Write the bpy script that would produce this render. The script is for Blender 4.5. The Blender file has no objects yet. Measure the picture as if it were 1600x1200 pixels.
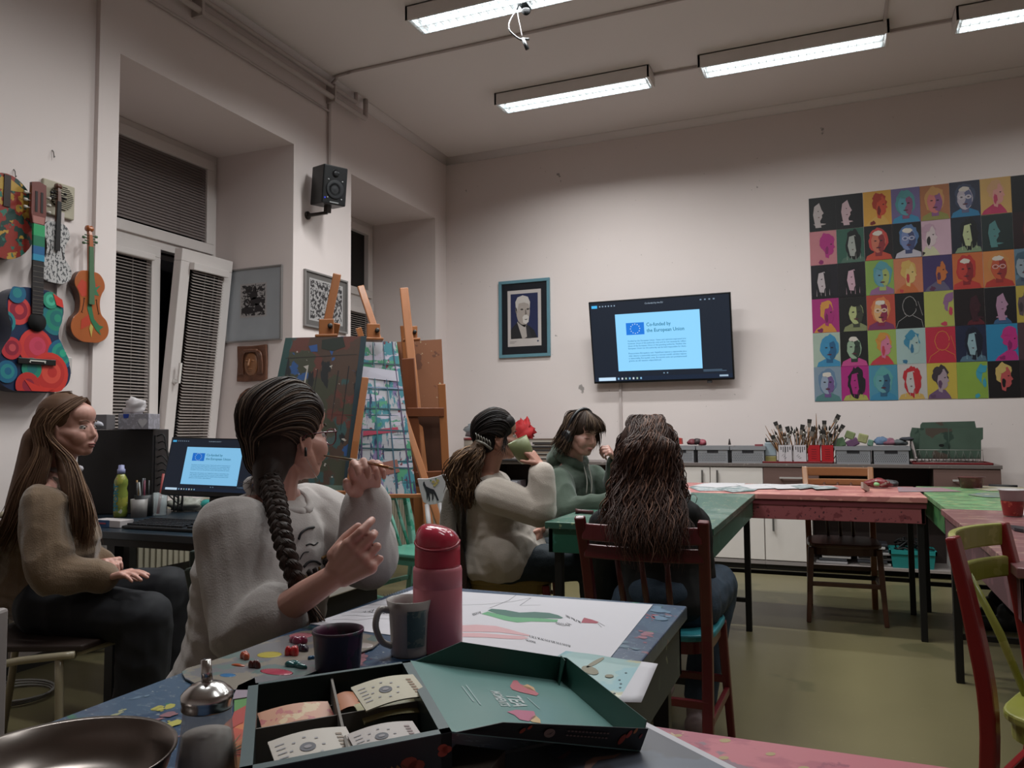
import bpy, math, random
import numpy as np
from mathutils import Vector, Matrix, noise
random.seed(7); np.random.seed(7)
SC = bpy.context.scene
COL = SC.collection

# ---------------------------------------------------------------- camera
FPX, YAW, PITCH, ROLL = 1213.0, 0.3937, 0.0583, -0.00802
CP = np.array([0.0, 0.0, 1.13])
_F = np.array([-math.sin(YAW)*math.cos(PITCH), math.cos(YAW)*math.cos(PITCH), math.sin(PITCH)])
_R0 = np.array([math.cos(YAW), math.sin(YAW), 0.0]); _U0 = np.cross(_R0, _F)
_R = math.cos(ROLL)*_R0 + math.sin(ROLL)*_U0
_U = -math.sin(ROLL)*_R0 + math.cos(ROLL)*_U0
cam = bpy.data.cameras.new('camera'); co = bpy.data.objects.new('camera', cam); COL.objects.link(co)
cam.sensor_width = 36.0; cam.lens = FPX/1600*36.0; cam.clip_start = 0.02; cam.clip_end = 60
co.matrix_world = Matrix(((_R[0], _U[0], -_F[0], CP[0]), (_R[1], _U[1], -_F[1], CP[1]), (_R[2], _U[2], -_F[2], CP[2]), (0, 0, 0, 1)))
SC.camera = co
# ---------------------------------------------------------------- world, exposure
w = bpy.data.worlds.new('world'); SC.world = w; w.use_nodes = True
w.node_tree.nodes['Background'].inputs[0].default_value = (0.02, 0.025, 0.04, 1)
w.node_tree.nodes['Background'].inputs[1].default_value = 0.25
SC.view_settings.view_transform = 'Standard'; SC.view_settings.look = 'None'
SC.view_settings.gamma = 1.0; SC.view_settings.use_curve_mapping = False
SC.view_settings.exposure = 0.44
LIGHT_W = 24.0         # watts of each ceiling tube fitting
LIGHT_COL = (0.965, 1.0, 0.99)
CEIL = 3.88
# ceiling fittings: x centre, y centre (1.28 m long, along x)
FIT = [(-1.86, 4.36, 1.6), (-1.86, 5.79, .9), (-0.22, 5.79, .33), (1.45, 5.79, .32),
       (-0.22, 4.36, .5), (1.45, 4.36, .5), (-1.86, 2.93, .75), (-0.22, 2.93, .42), (-1.86, 1.5, .62), (0.7, 1.5, 0.36)]
for i, (lx, ly, k) in enumerate(FIT):
    L = bpy.data.lights.new('fitting_light', 'AREA'); L.shape = 'RECTANGLE'; L.size = 1.16; L.size_y = 0.12
    L.energy = LIGHT_W*k; L.color = LIGHT_COL; L.spread = math.radians(148)
    lo = bpy.data.objects.new('fitting_light', L); COL.objects.link(lo); lo.location = (lx, ly, CEIL-0.108)

# ---------------------------------------------------------------- pixel -> point helpers (real planes / real depths)
def ray(x, y): return _R*(x-800)/FPX - _U*(y-600)/FPX + _F
def D(x, y, t): return CP + ray(x, y)*t
def onz(x, y, z): d = ray(x, y); return CP + d*(z-CP[2])/d[2]
def ony(x, y, v): d = ray(x, y); return CP + d*(v-CP[1])/d[1]
def onx(x, y, v): d = ray(x, y); return CP + d*(v-CP[0])/d[0]
def V(*a): return np.array(a if len(a) > 1 else a[0], dtype=float)
def nrm(v): v = np.asarray(v, float); return v/(np.linalg.norm(v)+1e-12)

# ---------------------------------------------------------------- materials
def lin(h):
    h = h.lstrip('#'); c = [int(h[i:i+2], 16)/255 for i in (0, 2, 4)]
    return tuple((v/12.92 if v <= .04045 else ((v+.055)/1.055)**2.4) for v in c) + (1,)
MATS = {}
def mat(name, hexc=None, rough=.6, metal=0, var=.05, scale=9, bump=0, bscale=40, trans=0, emis=0, coat=0, alpha=1, sheen=0, splat=None, grain=None, ior=1.45, sss=0, spec=.5):
    if name in MATS: return MATS[name]
    m = bpy.data.materials.new(name); m.use_nodes = True; MATS[name] = m
    nt = m.node_tree; N = nt.nodes; LK = nt.links; b = N['Principled BSDF']
    c = lin(hexc); b.inputs['Roughness'].default_value = rough; b.inputs['Metallic'].default_value = metal
    b.inputs['IOR'].default_value = ior; b.inputs['Specular IOR Level'].default_value = spec
    if trans: b.inputs['Transmission Weight'].default_value = trans
    if coat: b.inputs['Coat Weight'].default_value = coat; b.inputs['Coat Roughness'].default_value = .15
    if sheen: b.inputs['Sheen Weight'].default_value = sheen; b.inputs['Sheen Roughness'].default_value = .5
    if sss: b.inputs['Subsurface Weight'].default_value = sss; b.inputs['Subsurface Radius'].default_value = (.02, .008, .004); b.inputs['Subsurface Scale'].default_value = .3
    if alpha < 1: b.inputs['Alpha'].default_value = alpha
    tc = N.new('ShaderNodeTexCoord')
    def noi(sc, det=3, stretch=None, seed=0):
        mp = N.new('ShaderNodeMapping'); LK.new(tc.outputs['Object'], mp.inputs[0])
        mp.inputs['Location'].default_value = (seed*3.1, seed*1.7, seed*.9)
        if stretch: mp.inputs['Scale'].default_value = stretch
        n = N.new('ShaderNodeTexNoise'); n.inputs['Scale'].default_value = sc; n.inputs['Detail'].default_value = det
        LK.new(mp.outputs[0], n.inputs['Vector']); return n.outputs['Fac']
    def mix(fac, a, bb):
        x = N.new('ShaderNodeMix'); x.data_type = 'RGBA'
        if fac is not None:
            if hasattr(fac, 'is_linked'): LK.new(fac, x.inputs[0])
            else: x.inputs[0].default_value = fac
        for s, v in ((6, a), (7, bb)):
            if isinstance(v, tuple): x.inputs[s].default_value = v
            else: LK.new(v, x.inputs[s])
        return x.outputs[2]
    def ramp(src, p0, p1):
        r = N.new('ShaderNodeValToRGB'); r.color_ramp.elements[0].position = p0; r.color_ramp.elements[1].position = p1
        LK.new(src, r.inputs[0]); return r.outputs[0]
    cc = tuple(min(1, v*(1+var)) for v in c[:3])+(1,); cd = tuple(v*(1-2*var) for v in c[:3])+(1,)
    st = None
    if grain == 'wood': st = (1, 1, .12)
    if grain == 'woodx': st = (.1, 1, 1)
    if grain == 'woody': st = (1, .1, 1)
    colr = mix(noi(scale*(3 if st else 1), 4, st), cd, cc)
    if splat:
        for i, (hx, sc, th, stt) in enumerate(splat):
            th = .5+(th-.5)*.73; f = ramp(noi(sc, 5, stt, i+1), th, th+.015)
            colr = mix(f, colr, lin(hx))
    if emis:
        b.inputs['Emission Strength'].default_value = emis; b.inputs['Emission Color'].default_value = c
        b.inputs['Base Color'].default_value = (0.01, .01, .01, 1)
    else:
        LK.new(colr, b.inputs['Base Color'])
    if bump:
        bn = N.new('ShaderNodeBump'); bn.inputs['Strength'].default_value = bump; bn.inputs['Distance'].default_value = .004
        LK.new(noi(bscale, 4), bn.inputs['Height']); LK.new(bn.outputs[0], b.inputs['Normal'])
    return m
def C(h, rough=.6, **k):
    """quick paint colour"""
    return mat('paint_'+h+('' if not k and rough == .6 else '_%g_%s' % (rough, ''.join('%s%s' % (a, b) for a, b in sorted(k.items())))[:40]), h, rough, **k)

# ---------------------------------------------------------------- mesh builder
class MB:
    def __init__(s, m=None): s.v = []; s.f = []; s.mi = []; s.mats = []; s.cur = 0; s.sm = []; s.smooth = False; s.use(m) if m else None
    def use(s, m):
        if isinstance(m, str): m = C(m)
        if m not in s.mats: s.mats.append(m)
        s.cur = s.mats.index(m); return s
    def add(s, vs, fs, smooth=None):
        o = len(s.v); s.v += [tuple(map(float, p)) for p in vs]; s.f += [tuple(i+o for i in f) for f in fs]
        s.mi += [s.cur]*len(fs); s.sm += [s.smooth if smooth is None else smooth]*len(fs); return s
    def box(s, x0, x1, y0, y1, z0, z1):
        P = [(x, y, z) for z in (z0, z1) for y in (y0, y1) for x in (x0, x1)]
        return s.add(P, [(0, 2, 3, 1), (4, 5, 7, 6), (0, 1, 5, 4), (2, 6, 7, 3), (0, 4, 6, 2), (1, 3, 7, 5)], False)
    def fbox(s, c, X, Y, Z):
        """box from centre and three half-axis vectors"""
        c, X, Y, Z = map(V, (c, X, Y, Z))
        P = [c+a*X+b*Y+d*Z for d in (-1, 1) for b in (-1, 1) for a in (-1, 1)]
        F = [(0, 2, 3, 1), (4, 5, 7, 6), (0, 1, 5, 4), (2, 6, 7, 3), (0, 4, 6, 2), (1, 3, 7, 5)]
        if np.dot(np.cross(X, Y), Z) < 0: F = [f[::-1] for f in F]
        return s.add(P, F, False)
    def beam(s, a, b, w, h, up=(0, 0, 1), w2=None, h2=None):
        a, b = V(a), V(b); d = nrm(b-a); u = V(up); sd = nrm(np.cross(d, u)); u = np.cross(sd, d)
        w2 = w if w2 is None else w2; h2 = h if h2 is None else h2
        P = [a+sd*x*w/2+u*y*h/2 for x, y in ((-1, -1), (1, -1), (1, 1), (-1, 1))]+[b+sd*x*w2/2+u*y*h2/2 for x, y in ((-1, -1), (1, -1), (1, 1), (-1, 1))]
        return s.add(P, [(3, 2, 1, 0), (4, 5, 6, 7), (0, 1, 5, 4), (1, 2, 6, 5), (2, 3, 7, 6), (3, 0, 4, 7)], False)
    def path_beam(s, pts, w, h, up=(0, 0, 1), smooth=False):
        """rectangular section swept along points"""
        pts = [V(p) for p in pts]; P = []; n = len(pts)
        for i, p in enumerate(pts):
            d = nrm(pts[min(i+1, n-1)]-pts[max(i-1, 0)]); u = V(up); sd = nrm(np.cross(d, u)); u = np.cross(sd, d)
            ww = w[i] if hasattr(w, '__len__') else w; hh = h[i] if hasattr(h, '__len__') else h
            P += [p+sd*x*ww/2+u*y*hh/2 for x, y in ((-1, -1), (1, -1), (1, 1), (-1, 1))]
        F = [(3, 2, 1, 0)]
        for i in range(n-1):
            for k in range(4): F.append((i*4+k, i*4+(k+1) % 4, i*4+4+(k+1) % 4, i*4+4+k))
        F.append(tuple((n-1)*4+k for k in range(4))); return s.add(P, F, smooth)
    def tube(s, pts, r, n=10, caps=True):
        pts = [V(p) for p in pts]; m = len(pts); P = []; prev = None
        for i, p in enumerate(pts):
            d = nrm(pts[min(i+1, m-1)]-pts[max(i-1, 0)])
            if prev is None:
                a = V(0, 0, 1) if abs(d[2]) < .9 else V(1, 0, 0); prev = nrm(np.cross(d, a))
            prev = nrm(prev-d*np.dot(prev, d)); q = np.cross(d, prev)
            rr = r[i] if hasattr(r, '__len__') else r
            P += [p+rr*(math.cos(2*math.pi*k/n)*prev+math.sin(2*math.pi*k/n)*q) for k in range(n)]
        F = [(i*n+k, i*n+(k+1) % n, i*n+n+(k+1) % n, i*n+n+k) for i in range(m-1) for k in range(n)]
        if caps: F += [tuple(range(n))[::-1], tuple((m-1)*n+k for k in range(n))]
        return s.add(P, F, True)
    def lathe(s, prof, c=(0, 0, 0), n=28, axis=(0, 0, 1), cap=True):
        c = V(c); ax = nrm(axis); a = V(1, 0, 0) if abs(ax[0]) < .9 else V(0, 1, 0); e1 = nrm(a-ax*np.dot(a, ax)); e2 = np.cross(ax, e1); P = []
        for r, z in prof: P += [c+ax*z+r*(math.cos(2*math.pi*k/n)*e1+math.sin(2*math.pi*k/n)*e2) for k in range(n)]
        m = len(prof); F = [(i*n+k, i*n+(k+1) % n, i*n+n+(k+1) % n, i*n+n+k) for i in range(m-1) for k in range(n)]
        if cap: F += [tuple(range(n))[::-1], tuple((m-1)*n+k for k in range(n))]
        return s.add(P, F, True)
    def ell(s, c, r, R=None, nu=16, nv=10):
        c = V(c); r = V(r) if hasattr(r, '__len__') else V(r, r, r); P = []; R = np.eye(3) if R is None else np.array(R)
        P.append(c+R@(r*V(0, 0, -1)))
        for i in range(1, nv):
            t = math.pi*i/nv-math.pi/2
            for k in range(nu):
                a = 2*math.pi*k/nu; P.append(c+R@(r*V(math.cos(t)*math.cos(a), math.cos(t)*math.sin(a), math.sin(t))))
        P.append(c+R@(r*V(0, 0, 1))); e = len(P)-1; F = [(0, 1+(k+1) % nu, 1+k) for k in range(nu)]
        for i in range(nv-2):
            for k in range(nu): F.append((1+i*nu+k, 1+i*nu+(k+1) % nu, 1+i*nu+nu+(k+1) % nu, 1+i*nu+nu+k))
        F += [(e, 1+(nv-2)*nu+k, 1+(nv-2)*nu+(k+1) % nu) for k in range(nu)]
        if np.linalg.det(R) < 0: F = [f[::-1] for f in F]
        return s.add(P, F, True)
    def cap(s, a, b, ra, rb, n=14, h=4):
        """tapered capsule"""
        a, b = V(a), V(b); d = b-a; L = np.linalg.norm(d); d = d/(L+1e-9); pts = []; rs = []
        for i in range(h): t = math.pi/2*(1-(i+.35)/h); pts.append(a-d*ra*math.sin(t)); rs.append(ra*math.cos(t))
        pts += [a, b]; rs += [ra, rb]
        for i in range(h): t = math.pi/2*(i+.65)/h; pts.append(b+d*rb*math.sin(t)); rs.append(rb*math.cos(t))
        return s.tube(pts, rs, n)
    def grid(s, fn, nu, nv, mf=None, flip=False):
        P = [fn(i/nu, j/nv) for i in range(nu+1) for j in range(nv+1)]; o = len(s.v); s.v += [tuple(map(float, p)) for p in P]
        for i in range(nu):
            for j in range(nv):
                if mf: s.use(mf(i, j))
                a = o+i*(nv+1)+j; f = (a, a+nv+1, a+nv+2, a+1); s.f.append(f[::-1] if flip else f); s.mi.append(s.cur); s.sm.append(True)
        return s
    def poly(s, pts, flip=False):
        f = tuple(range(len(pts))); return s.add(pts, [f[::-1] if flip else f], False)
    def prism(s, pts2, o, ex, ey, ez, d):
        """outline pts2 in frame (o, ex, ey), thickness d along ez"""
        o, ex, ey, ez = map(V, (o, ex, ey, ez)); n = len(pts2); A = [o+ex*x+ey*y for x, y in pts2]; B = [p+ez*d for p in A]
        F = [tuple(range(n))[::-1], tuple(range(n, 2*n))]+[(i, (i+1) % n, n+(i+1) % n, n+i) for i in range(n)]
        area = sum(pts2[i][0]*pts2[(i+1) % n][1]-pts2[(i+1) % n][0]*pts2[i][1] for i in range(n))
        if area*np.dot(np.cross(ex, ey), ez)*d < 0: F = [f[::-1] for f in F]
        return s.add(A+B, F, False)
    def text(s, txt, o, ex, ey, size, align='LEFT', wid=None, bold=0):
        cu = bpy.data.curves.new('t', 'FONT'); cu.body = txt; cu.size = size; cu.align_x = align; cu.resolution_u = 2
        if bold: cu.offset = bold*size
        ob = bpy.data.objects.new('t', cu); COL.objects.link(ob); dg = bpy.context.evaluated_depsgraph_get()
        me = ob.evaluated_get(dg).to_mesh(); o, ex, ey = V(o), V(ex), V(ey)
        vs = [v.co for v in me.vertices]; k = 1
        if wid and vs:
            ww = max(v.x for v in vs)-min(v.x for v in vs); k = wid/ww if ww > 0 else 1
        s.add([o+ex*v.x*k+ey*v.y for v in vs], [tuple(p.vertices) for p in me.polygons], False)
        ob.to_mesh_clear() if False else None
        bpy.data.objects.remove(ob); bpy.data.curves.remove(cu); return s
    def build(s, name, parent=None, bevel=0, sub=0, seg=2, solid=0, wn=False):
        off = V(0, 0, 0); p = parent
        while p is not None:
            off = off+V(*p.location); p = p.parent
        me = bpy.data.meshes.new(name); me.from_pydata([tuple(V(p)-off) for p in s.v], [], s.f)
        for m in s.mats: me.materials.append(m)
        me.polygons.foreach_set('material_index', s.mi); me.polygons.foreach_set('use_smooth', s.sm); me.update()
        ob = bpy.data.objects.new(name, me); COL.objects.link(ob)
        if parent is not None: ob.parent = parent
        if bevel:
            md = ob.modifiers.new('bevel', 'BEVEL'); md.width = bevel; md.segments = seg; md.limit_method = 'ANGLE'; md.angle_limit = math.radians(40)
        if sub: md = ob.modifiers.new('sub', 'SUBSURF'); md.levels = sub; md.render_levels = sub
        if solid: md = ob.modifiers.new('solid', 'SOLIDIFY'); md.thickness = solid
        return ob

def tag(o, label, cat, group=None, kind=None):
    o['label'] = label; o['category'] = cat
    if group: o['group'] = group
    if kind: o['kind'] = kind
    return o
def thing(name, label, cat, loc=(0, 0, 0), group=None):
    o = bpy.data.objects.new(name, None); COL.objects.link(o); o.location = loc; o.empty_display_size = .05
    return tag(o, label, cat, group)
def struct(name, mb, **k):
    o = mb.build(name, **k); o['kind'] = 'structure'; return o
def dup(root, loc, rotz=0, label=None, group=None, scale=None):
    r = root.copy(); COL.objects.link(r); r.location = loc; r.rotation_euler = (0, 0, rotz)
    if label: r['label'] = label
    if group: r['group'] = group
    if scale: r.scale = scale
    for ch in list(root.children):
        c = ch.copy(); COL.objects.link(c); c.parent = r
        for g in ch.children:
            d = g.copy(); COL.objects.link(d); d.parent = c
    return r
X_, Y_, Z_ = V(1, 0, 0), V(0, 1, 0), V(0, 0, 1)
def smooth_path(pts, n=8):
    """Catmull-Rom"""
    P = [V(p) for p in pts]; P = [2*P[0]-P[1]]+P+[2*P[-1]-P[-2]]; out = []
    for i in range(1, len(P)-2):
        for k in range(n):
            t = k/n; a, b, c, d = P[i-1:i+3]
            out.append(.5*((2*b)+(c-a)*t+(2*a-5*b+4*c-d)*t*t+(3*b-3*c+d-a)*t**3))
    out.append(P[-2]); return out
# ================================================================ room shell
XL, YB, XR, YR = -3.59, 6.93, 4.2, -2.2
XW = -4.34       # window plane inside the niches
M_wall = mat('wall_paint', 'dbcfcc', .85, var=.03, scale=1.2, bump=.12, bscale=14)
M_wallb = mat('wall_paint_back', 'dbcfcc', .85, var=.03, scale=1.5, bump=.12, bscale=14, splat=[('968e8b', 5, .80, (1, 1, .8)), ('7a7270', 40, .83, (1, 1, 1))])
M_ceil = mat('ceiling_paint', 'e2d9d7', .9, var=.02, scale=1)
M_floor = mat('linoleum', '6a6246', .36, var=.07, scale=2.5, spec=.5, splat=[('5b563c', 1.3, .56, None), ('6e684c', 40, .74, None)])
mb = MB(M_floor).box(XL-1, XR, YR, YB+.1, -.1, 0); struct('floor', mb)
mb = MB(M_ceil).box(XL-1, XR, YR, YB+.1, CEIL, CEIL+.1)
# cove along back and left walls
def cove(mb, a, b, inward, r=.06):
    a, b, inward = V(a), V(b), V(inward); n = 6; P = []
    for e in (a, b):
        P.append(e+V(0, 0, 0))
        for k in range(n+1):
            t = math.pi/2*k/n; P.append(e+inward*r*(1-math.cos(t))+V(0, 0, -r*(1-math.sin(t))))
    m = n+2; F = [(i, i+1, m+i+1, m+i) for i in range(m-1)]+[(m-1, 0, m, 2*m-1)]+[tuple(range(m))[::-1], tuple(range(m, 2*m))]
    mb.add(P, F, True)
cove(mb, (XL, YB, CEIL), (XR, YB, CEIL), (0, -1, 0)); cove(mb, (XL, YR, CEIL), (XL, YB, CEIL), (1, 0, 0))
struct('ceiling', mb)
struct('wall_back', MB(M_wallb).box(XL-1, XR+.1, YB, YB+.15, 0, CEIL))
struct('wall_right', MB(M_wall).box(XR, XR+.1, YR, YB, 0, CEIL))
struct('wall_rear', MB(M_wall).box(XL-1, XR, YR-.1, YR, 0, CEIL))
# left wall with two deep window niches
N1, N2, ZT, ZS = (3.035, 4.527), (5.255, 6.702), 3.222, .80
mb = MB(M_wall); xo = XL-.9
def lw(y0, y1, z0, z1, x1=XL): mb.box(xo, x1, y0, y1, z0, z1)
lw(YR, 2.905, 0, CEIL, XL-.03); lw(2.905, N1[0], 0, CEIL); lw(N1[0], N1[1], 0, ZS); lw(N1[0], N1[1], ZT, CEIL)
lw(N1[1], N2[0], 0, CEIL); lw(N2[0], N2[1], 0, ZS); lw(N2[0], N2[1], ZT, CEIL); lw(N2[1], YB, 0, CEIL)
struct('wall_left', mb)
M_pvc = mat('window_pvc', 'd3cbc8', .35, var=.02)
M_dark = mat('night_glass', '08090c', .06, spec=.6)
M_slat = mat('blind_slat', 'a89d98', .5, var=.03)
M_grey = mat('blind_slat_grey', '7a6f6d', .55, var=.03)
def frame_rect(mb, x0, x1, y0, y1, z0, z1, w):
    mb.box(x0, x1, y0, y1, z0, z0+w); mb.box(x0, x1, y0, y1, z1-w, z1); mb.box(x0, x1, y0, y0+w, z0+w, z1-w); mb.box(x0, x1, y1-w, y1, z0+w, z1-w)
def blind(parent, y0, y1, z0, z1, x, m, ang=.55, pitch=.021, X=None, O=None):
    mb = MB(m); z = z1; hw = .0125
    while z > z0:
        c = V(x, (y0+y1)/2, z); mb.fbox(c, (math.cos(ang)*hw, 0, -math.sin(ang)*hw), (0, (y1-y0)/2, 0), (.0004*math.sin(ang), 0, .0004)); z -= pitch
    for yy in (y0+.25*(y1-y0), y1-.2*(y1-y0)): mb.tube([(x+.012, yy, z0), (x+.012, yy, z1)], .0012, 4)
    return mb.build('blind', parent)
def window(n, y0, y1, openr):
    W = MB(M_pvc); frame_rect(W, XW-.05, XW+.03, y0, y1, ZS, ZT, .06); W.box(XW-.05, XW+.03, y0+.06, y1-.06, 2.40, 2.47)
    wo = struct('window_%d' % n, W, bevel=.004)
    # top light
    f = MB(M_pvc); frame_rect(f, XW-.02, XW+.05, y0+.05, y1-.04, 2.46, ZT-.05, .075); f.build('transom_frame', wo, bevel=.004)
    MB(M_dark).box(XW-.01, XW, y0+.12, y1-.11, 2.53, ZT-.12).build('pane', wo)
    if n == 1: blind(wo, y0+.125, y1-.115, 2.545, ZT-.135, XW+.03, M_grey, 1.15)
    # left casement
    ym = 3.99 if n == 1 else y0+.75
    f = MB(M_pvc); frame_rect(f, XW-.02, XW+.05, y0+.05, ym, ZS+.06, 2.41, .075); f.build('casement', wo, bevel=.004)
    MB(M_dark).box(XW-.01, XW, y0+.12, ym-.07, ZS+.13, 2.34).build('pane', wo)
    blind(wo, y0+.13, ym-.09, ZS+.14, 2.30, XW+.045, M_slat, .5)
    MB(M_pvc).box(XW+.03, XW+.085, y0+.12, ym-.075, 2.30, 2.345).build('blind_cassette', wo, bevel=.008)
    MB(M_dark).box(XW-.04, XW-.03, ym, y1-.06, ZS+.06, 2.40).build('opening', wo)
    # right casement, tipped into the room at its top
    cy0, cy1, cz0, cz1 = ym+.02, y1-.03, ZS+.06, 2.41
    t = math.radians(6.2) if openr else 0
    f = MB(M_pvc); frame_rect(f, -.02, .05, cy0, cy1, 0, cz1-cz0, .085)
    s = [f]; g = MB(M_dark).box(-.005, .003, cy0+.08, cy1-.08, .08, cz1-cz0-.08)
    k = MB(M_pvc).box(.05, .095, cy0+.075, cy1-.075, cz1-cz0-.135, cz1-cz0-.085)
    hd = MB(mat('handle_white', 'd8d2ce', .3)).lathe([(.018, 0), (.018, .012), (.009, .016), (.009, .045)], (.05, cy0+.04, .63), axis=(1, 0, 0)); hd.box(.085, .1, cy0+.032, cy0+.05, .62, .76)
    bl = MB(M_slat); z = cz1-cz0-.145; hw = .0125; an = .5
    while z > .1:
        bl.fbox(V(.065, (cy0+cy1)/2, z), (math.cos(an)*hw, 0, -math.sin(an)*hw), (0, (cy1-cy0)/2-.095, 0), (.0002, 0, .0004)); z -= .0205
    for yy in (cy0+.2, cy1-.2): bl.tube([(.08, yy, .1), (.08, yy, cz1-cz0-.14)], .0012, 4)
    for q, nm in ((f, 'casement'), (g, 'pane'), (k, 'blind_cassette'), (hd, 'window_handle'), (bl, 'blind')):
        q.v = [(XW+.01+x*math.cos(t)+z*math.sin(t), y, cz0+z*math.cos(t)-x*math.sin(t)) for x, y, z in q.v]
        q.build(nm, wo, bevel=.004 if nm in ('casement', 'blind_cassette') else 0)
    MB(M_pvc).box(XW+.03, XL+.03, y0, y1, ZS, ZS+.03).build('sill', wo, bevel=.008)
window(1, N1[0], N1[1], True); window(2, N2[0], N2[1], False)
# pipes, conduits
M_pipe = mat('pipe_paint', 'b9adaa', .5, var=.03)
mb = MB(M_pipe); 
for dz, r, ye in ((0, .017, 5.22), (-.085, .021, 5.36)):
    mb.tube([(XL+.06, YR, 3.80+dz), (XL+.06, ye-.03, 3.80+dz), (XL+.06, ye, 3.80+dz), (XL+.06, ye+.01, 3.82+dz), (XL+.06, ye+.01, 3.85+.03)], r, 10)
mb.tube([(XL+.015, YR, 3.62), (XL+.015, 4.93, 3.62)], .009, 8)
for yy in (3.55, 4.92):
    mb.box(XL, XL+.085, yy-.01, yy+.01, 3.68, 3.82)
struct('trim_1', mb)
mb = MB(M_pipe); mb.box(XL, XL+.02, 4.925, 4.95, 3.13, 3.84)
mb.tube(smooth_path([(XL+.02, 4.94, 3.83), (XL+.08, 4.93, 3.865), (XL+.2, 4.89, CEIL-.009), (-2.5, 4.88, CEIL-.009), (XR, 4.86, CEIL-.009)], 5), .011, 8); struct('trim_2', mb)
mb = MB(M_pipe); mb.box(-1.22, -.86, 5.85, 5.87, CEIL-.02, CEIL); mb.box(.42, .81, 5.85, 5.87, CEIL-.02, CEIL); mb.box(.38, .40, 4.9, 5.75, CEIL-.015, CEIL); struct('trim_3', mb)
mb = MB(M_pipe); mb.box(XL-.03, XL-.008, 2.70, 2.73, .2, 2.25); mb.box(XL-.03, XL-.005, 2.60, 2.615, 1.9, 2.25); struct('trim_4', mb)
mb = MB(M_pipe).box(-1.815, -1.79, YB-.02, YB, .9, 1.7); struct('trim_5', mb)
mb = MB(mat('baseboard_dark', '3c3936', .6)).box(1.1, XR, YB-.015, YB, 0, .06).box(XL, -3.0, YB-.015, YB, 0, .06); struct('baseboard_back', mb)
mb = MB(mat('baseboard_dark')).box(XL-.03, XL-.015, YR, 2.9, 0, .06).box(XL, XL+.015, 2.905, YB, 0, .06); struct('baseboard_left', mb)
# ================================================================ ceiling fittings
M_lamp = mat('fitting_body', 'e0d9d6', .45)
M_tube = mat('tube_glow', 'e6f2f6', .4, emis=5)
M_refl = mat('fitting_reflector', 'd9dcdc', .25, metal=.7)
def fitting(x, y, label, lit=True):
    r = thing('ceiling_light', label, 'ceiling light', (x, y, CEIL-.11), 'louvred fluorescent ceiling lights')
    L, Wd = .64, .105
    mb = MB(M_lamp); z0, z1 = CEIL-.10, CEIL-.001
    mb.box(x-L, x+L, y-Wd, y+Wd, z1-.012, z1)
    mb.box(x-L, x+L, y-Wd, y-Wd+.006, z0, z1); mb.box(x-L, x+L, y+Wd-.006, y+Wd, z0, z1)
    mb.box(x-L, x-L+.02, y-Wd, y+Wd, z0, z1); mb.box(x+L-.02, x+L, y-Wd, y+Wd, z0, z1); mb.build('housing', r, bevel=.003)
    for s in (-1, 1): MB(M_tube).tube([(x-L+.05, y+s*.045, z0+.045), (x+L-.05, y+s*.045, z0+.045)], .013, 12).build('fluorescent_tube', r)
    mb = MB(M_refl)
    for s in (-1, 0, 1): mb.box(x-L+.03, x+L-.03, y+s*.094-.002, y+s*.094+.002, z0, z0+.035)
    n = 22
    for i in range(n+1): xx = x-L+.04+(2*L-.08)*i/n; mb.box(xx-.0012, xx+.0012, y-Wd+.01, y+Wd-.01, z0+.002, z0+.03)
    mb.box(x-L+.02, x+L-.02, y-Wd+.008, y+Wd-.008, z1-.03, z1-.026); mb.build('louvre', r)
    return r
fitting(-1.86, 4.36, 'brightest fluorescent light at top of the picture, nearest above the hanging microphone')
fitting(-1.86, 5.79, 'fluorescent ceiling light nearest the left windows, above the framed portrait')
fitting(-.22, 5.79, 'middle fluorescent ceiling light of the row along the back wall')
fitting(1.45, 5.79, 'fluorescent ceiling light cut off by the top right corner of the picture')
for x, y in ((-.22, 4.36), (1.45, 4.36), (-1.86, 2.93), (-.22, 2.93), (-1.86, 1.5), (.7, 1.5)): fitting(x, y, 'fluorescent ceiling light outside the picture', False)
# hanging microphone bundle
p = onz(823, 0, CEIL-.12); c0 = V(-1.63, 4.16, CEIL)
r = thing('hanging_microphone', 'small black microphone and looped cable hanging below the ceiling light', 'microphone', c0)
def PD(px, py): return D(px, py, 5.0)
MB(mat('black_foam', '151517', .95, bump=.6, bscale=300)).cap(D(822, 4, 4.9), D(822, 16, 4.9), .028, .03).build('foam_windshield', r)
mb = MB(C('4a4648', .5)); mb.tube(smooth_path([c0, D(812, -20, 4.9), D(812, 5, 4.9), D(797, 32, 4.9), D(795, 44, 4.9)], 5), .004, 6); mb.tube(smooth_path([c0, D(812, -20, 4.9), D(809, 18, 4.9), D(813, 42, 4.9), D(816, 58, 4.9)], 5), .003, 6); mb.build('cable', r)
mb = MB(C('101012', .5)); mb.tube(smooth_path([D(795, 44, 4.9), D(798, 50, 4.9), D(810, 60, 4.9), D(820, 63, 4.9)], 5), .006, 8); mb.tube([D(817, 60, 4.9), D(824, 77, 4.9)], [.012, .013], 10); mb.tube([D(815, 61, 4.9), D(827, 61, 4.9)], .008, 8); mb.build('clip', r)

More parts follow.
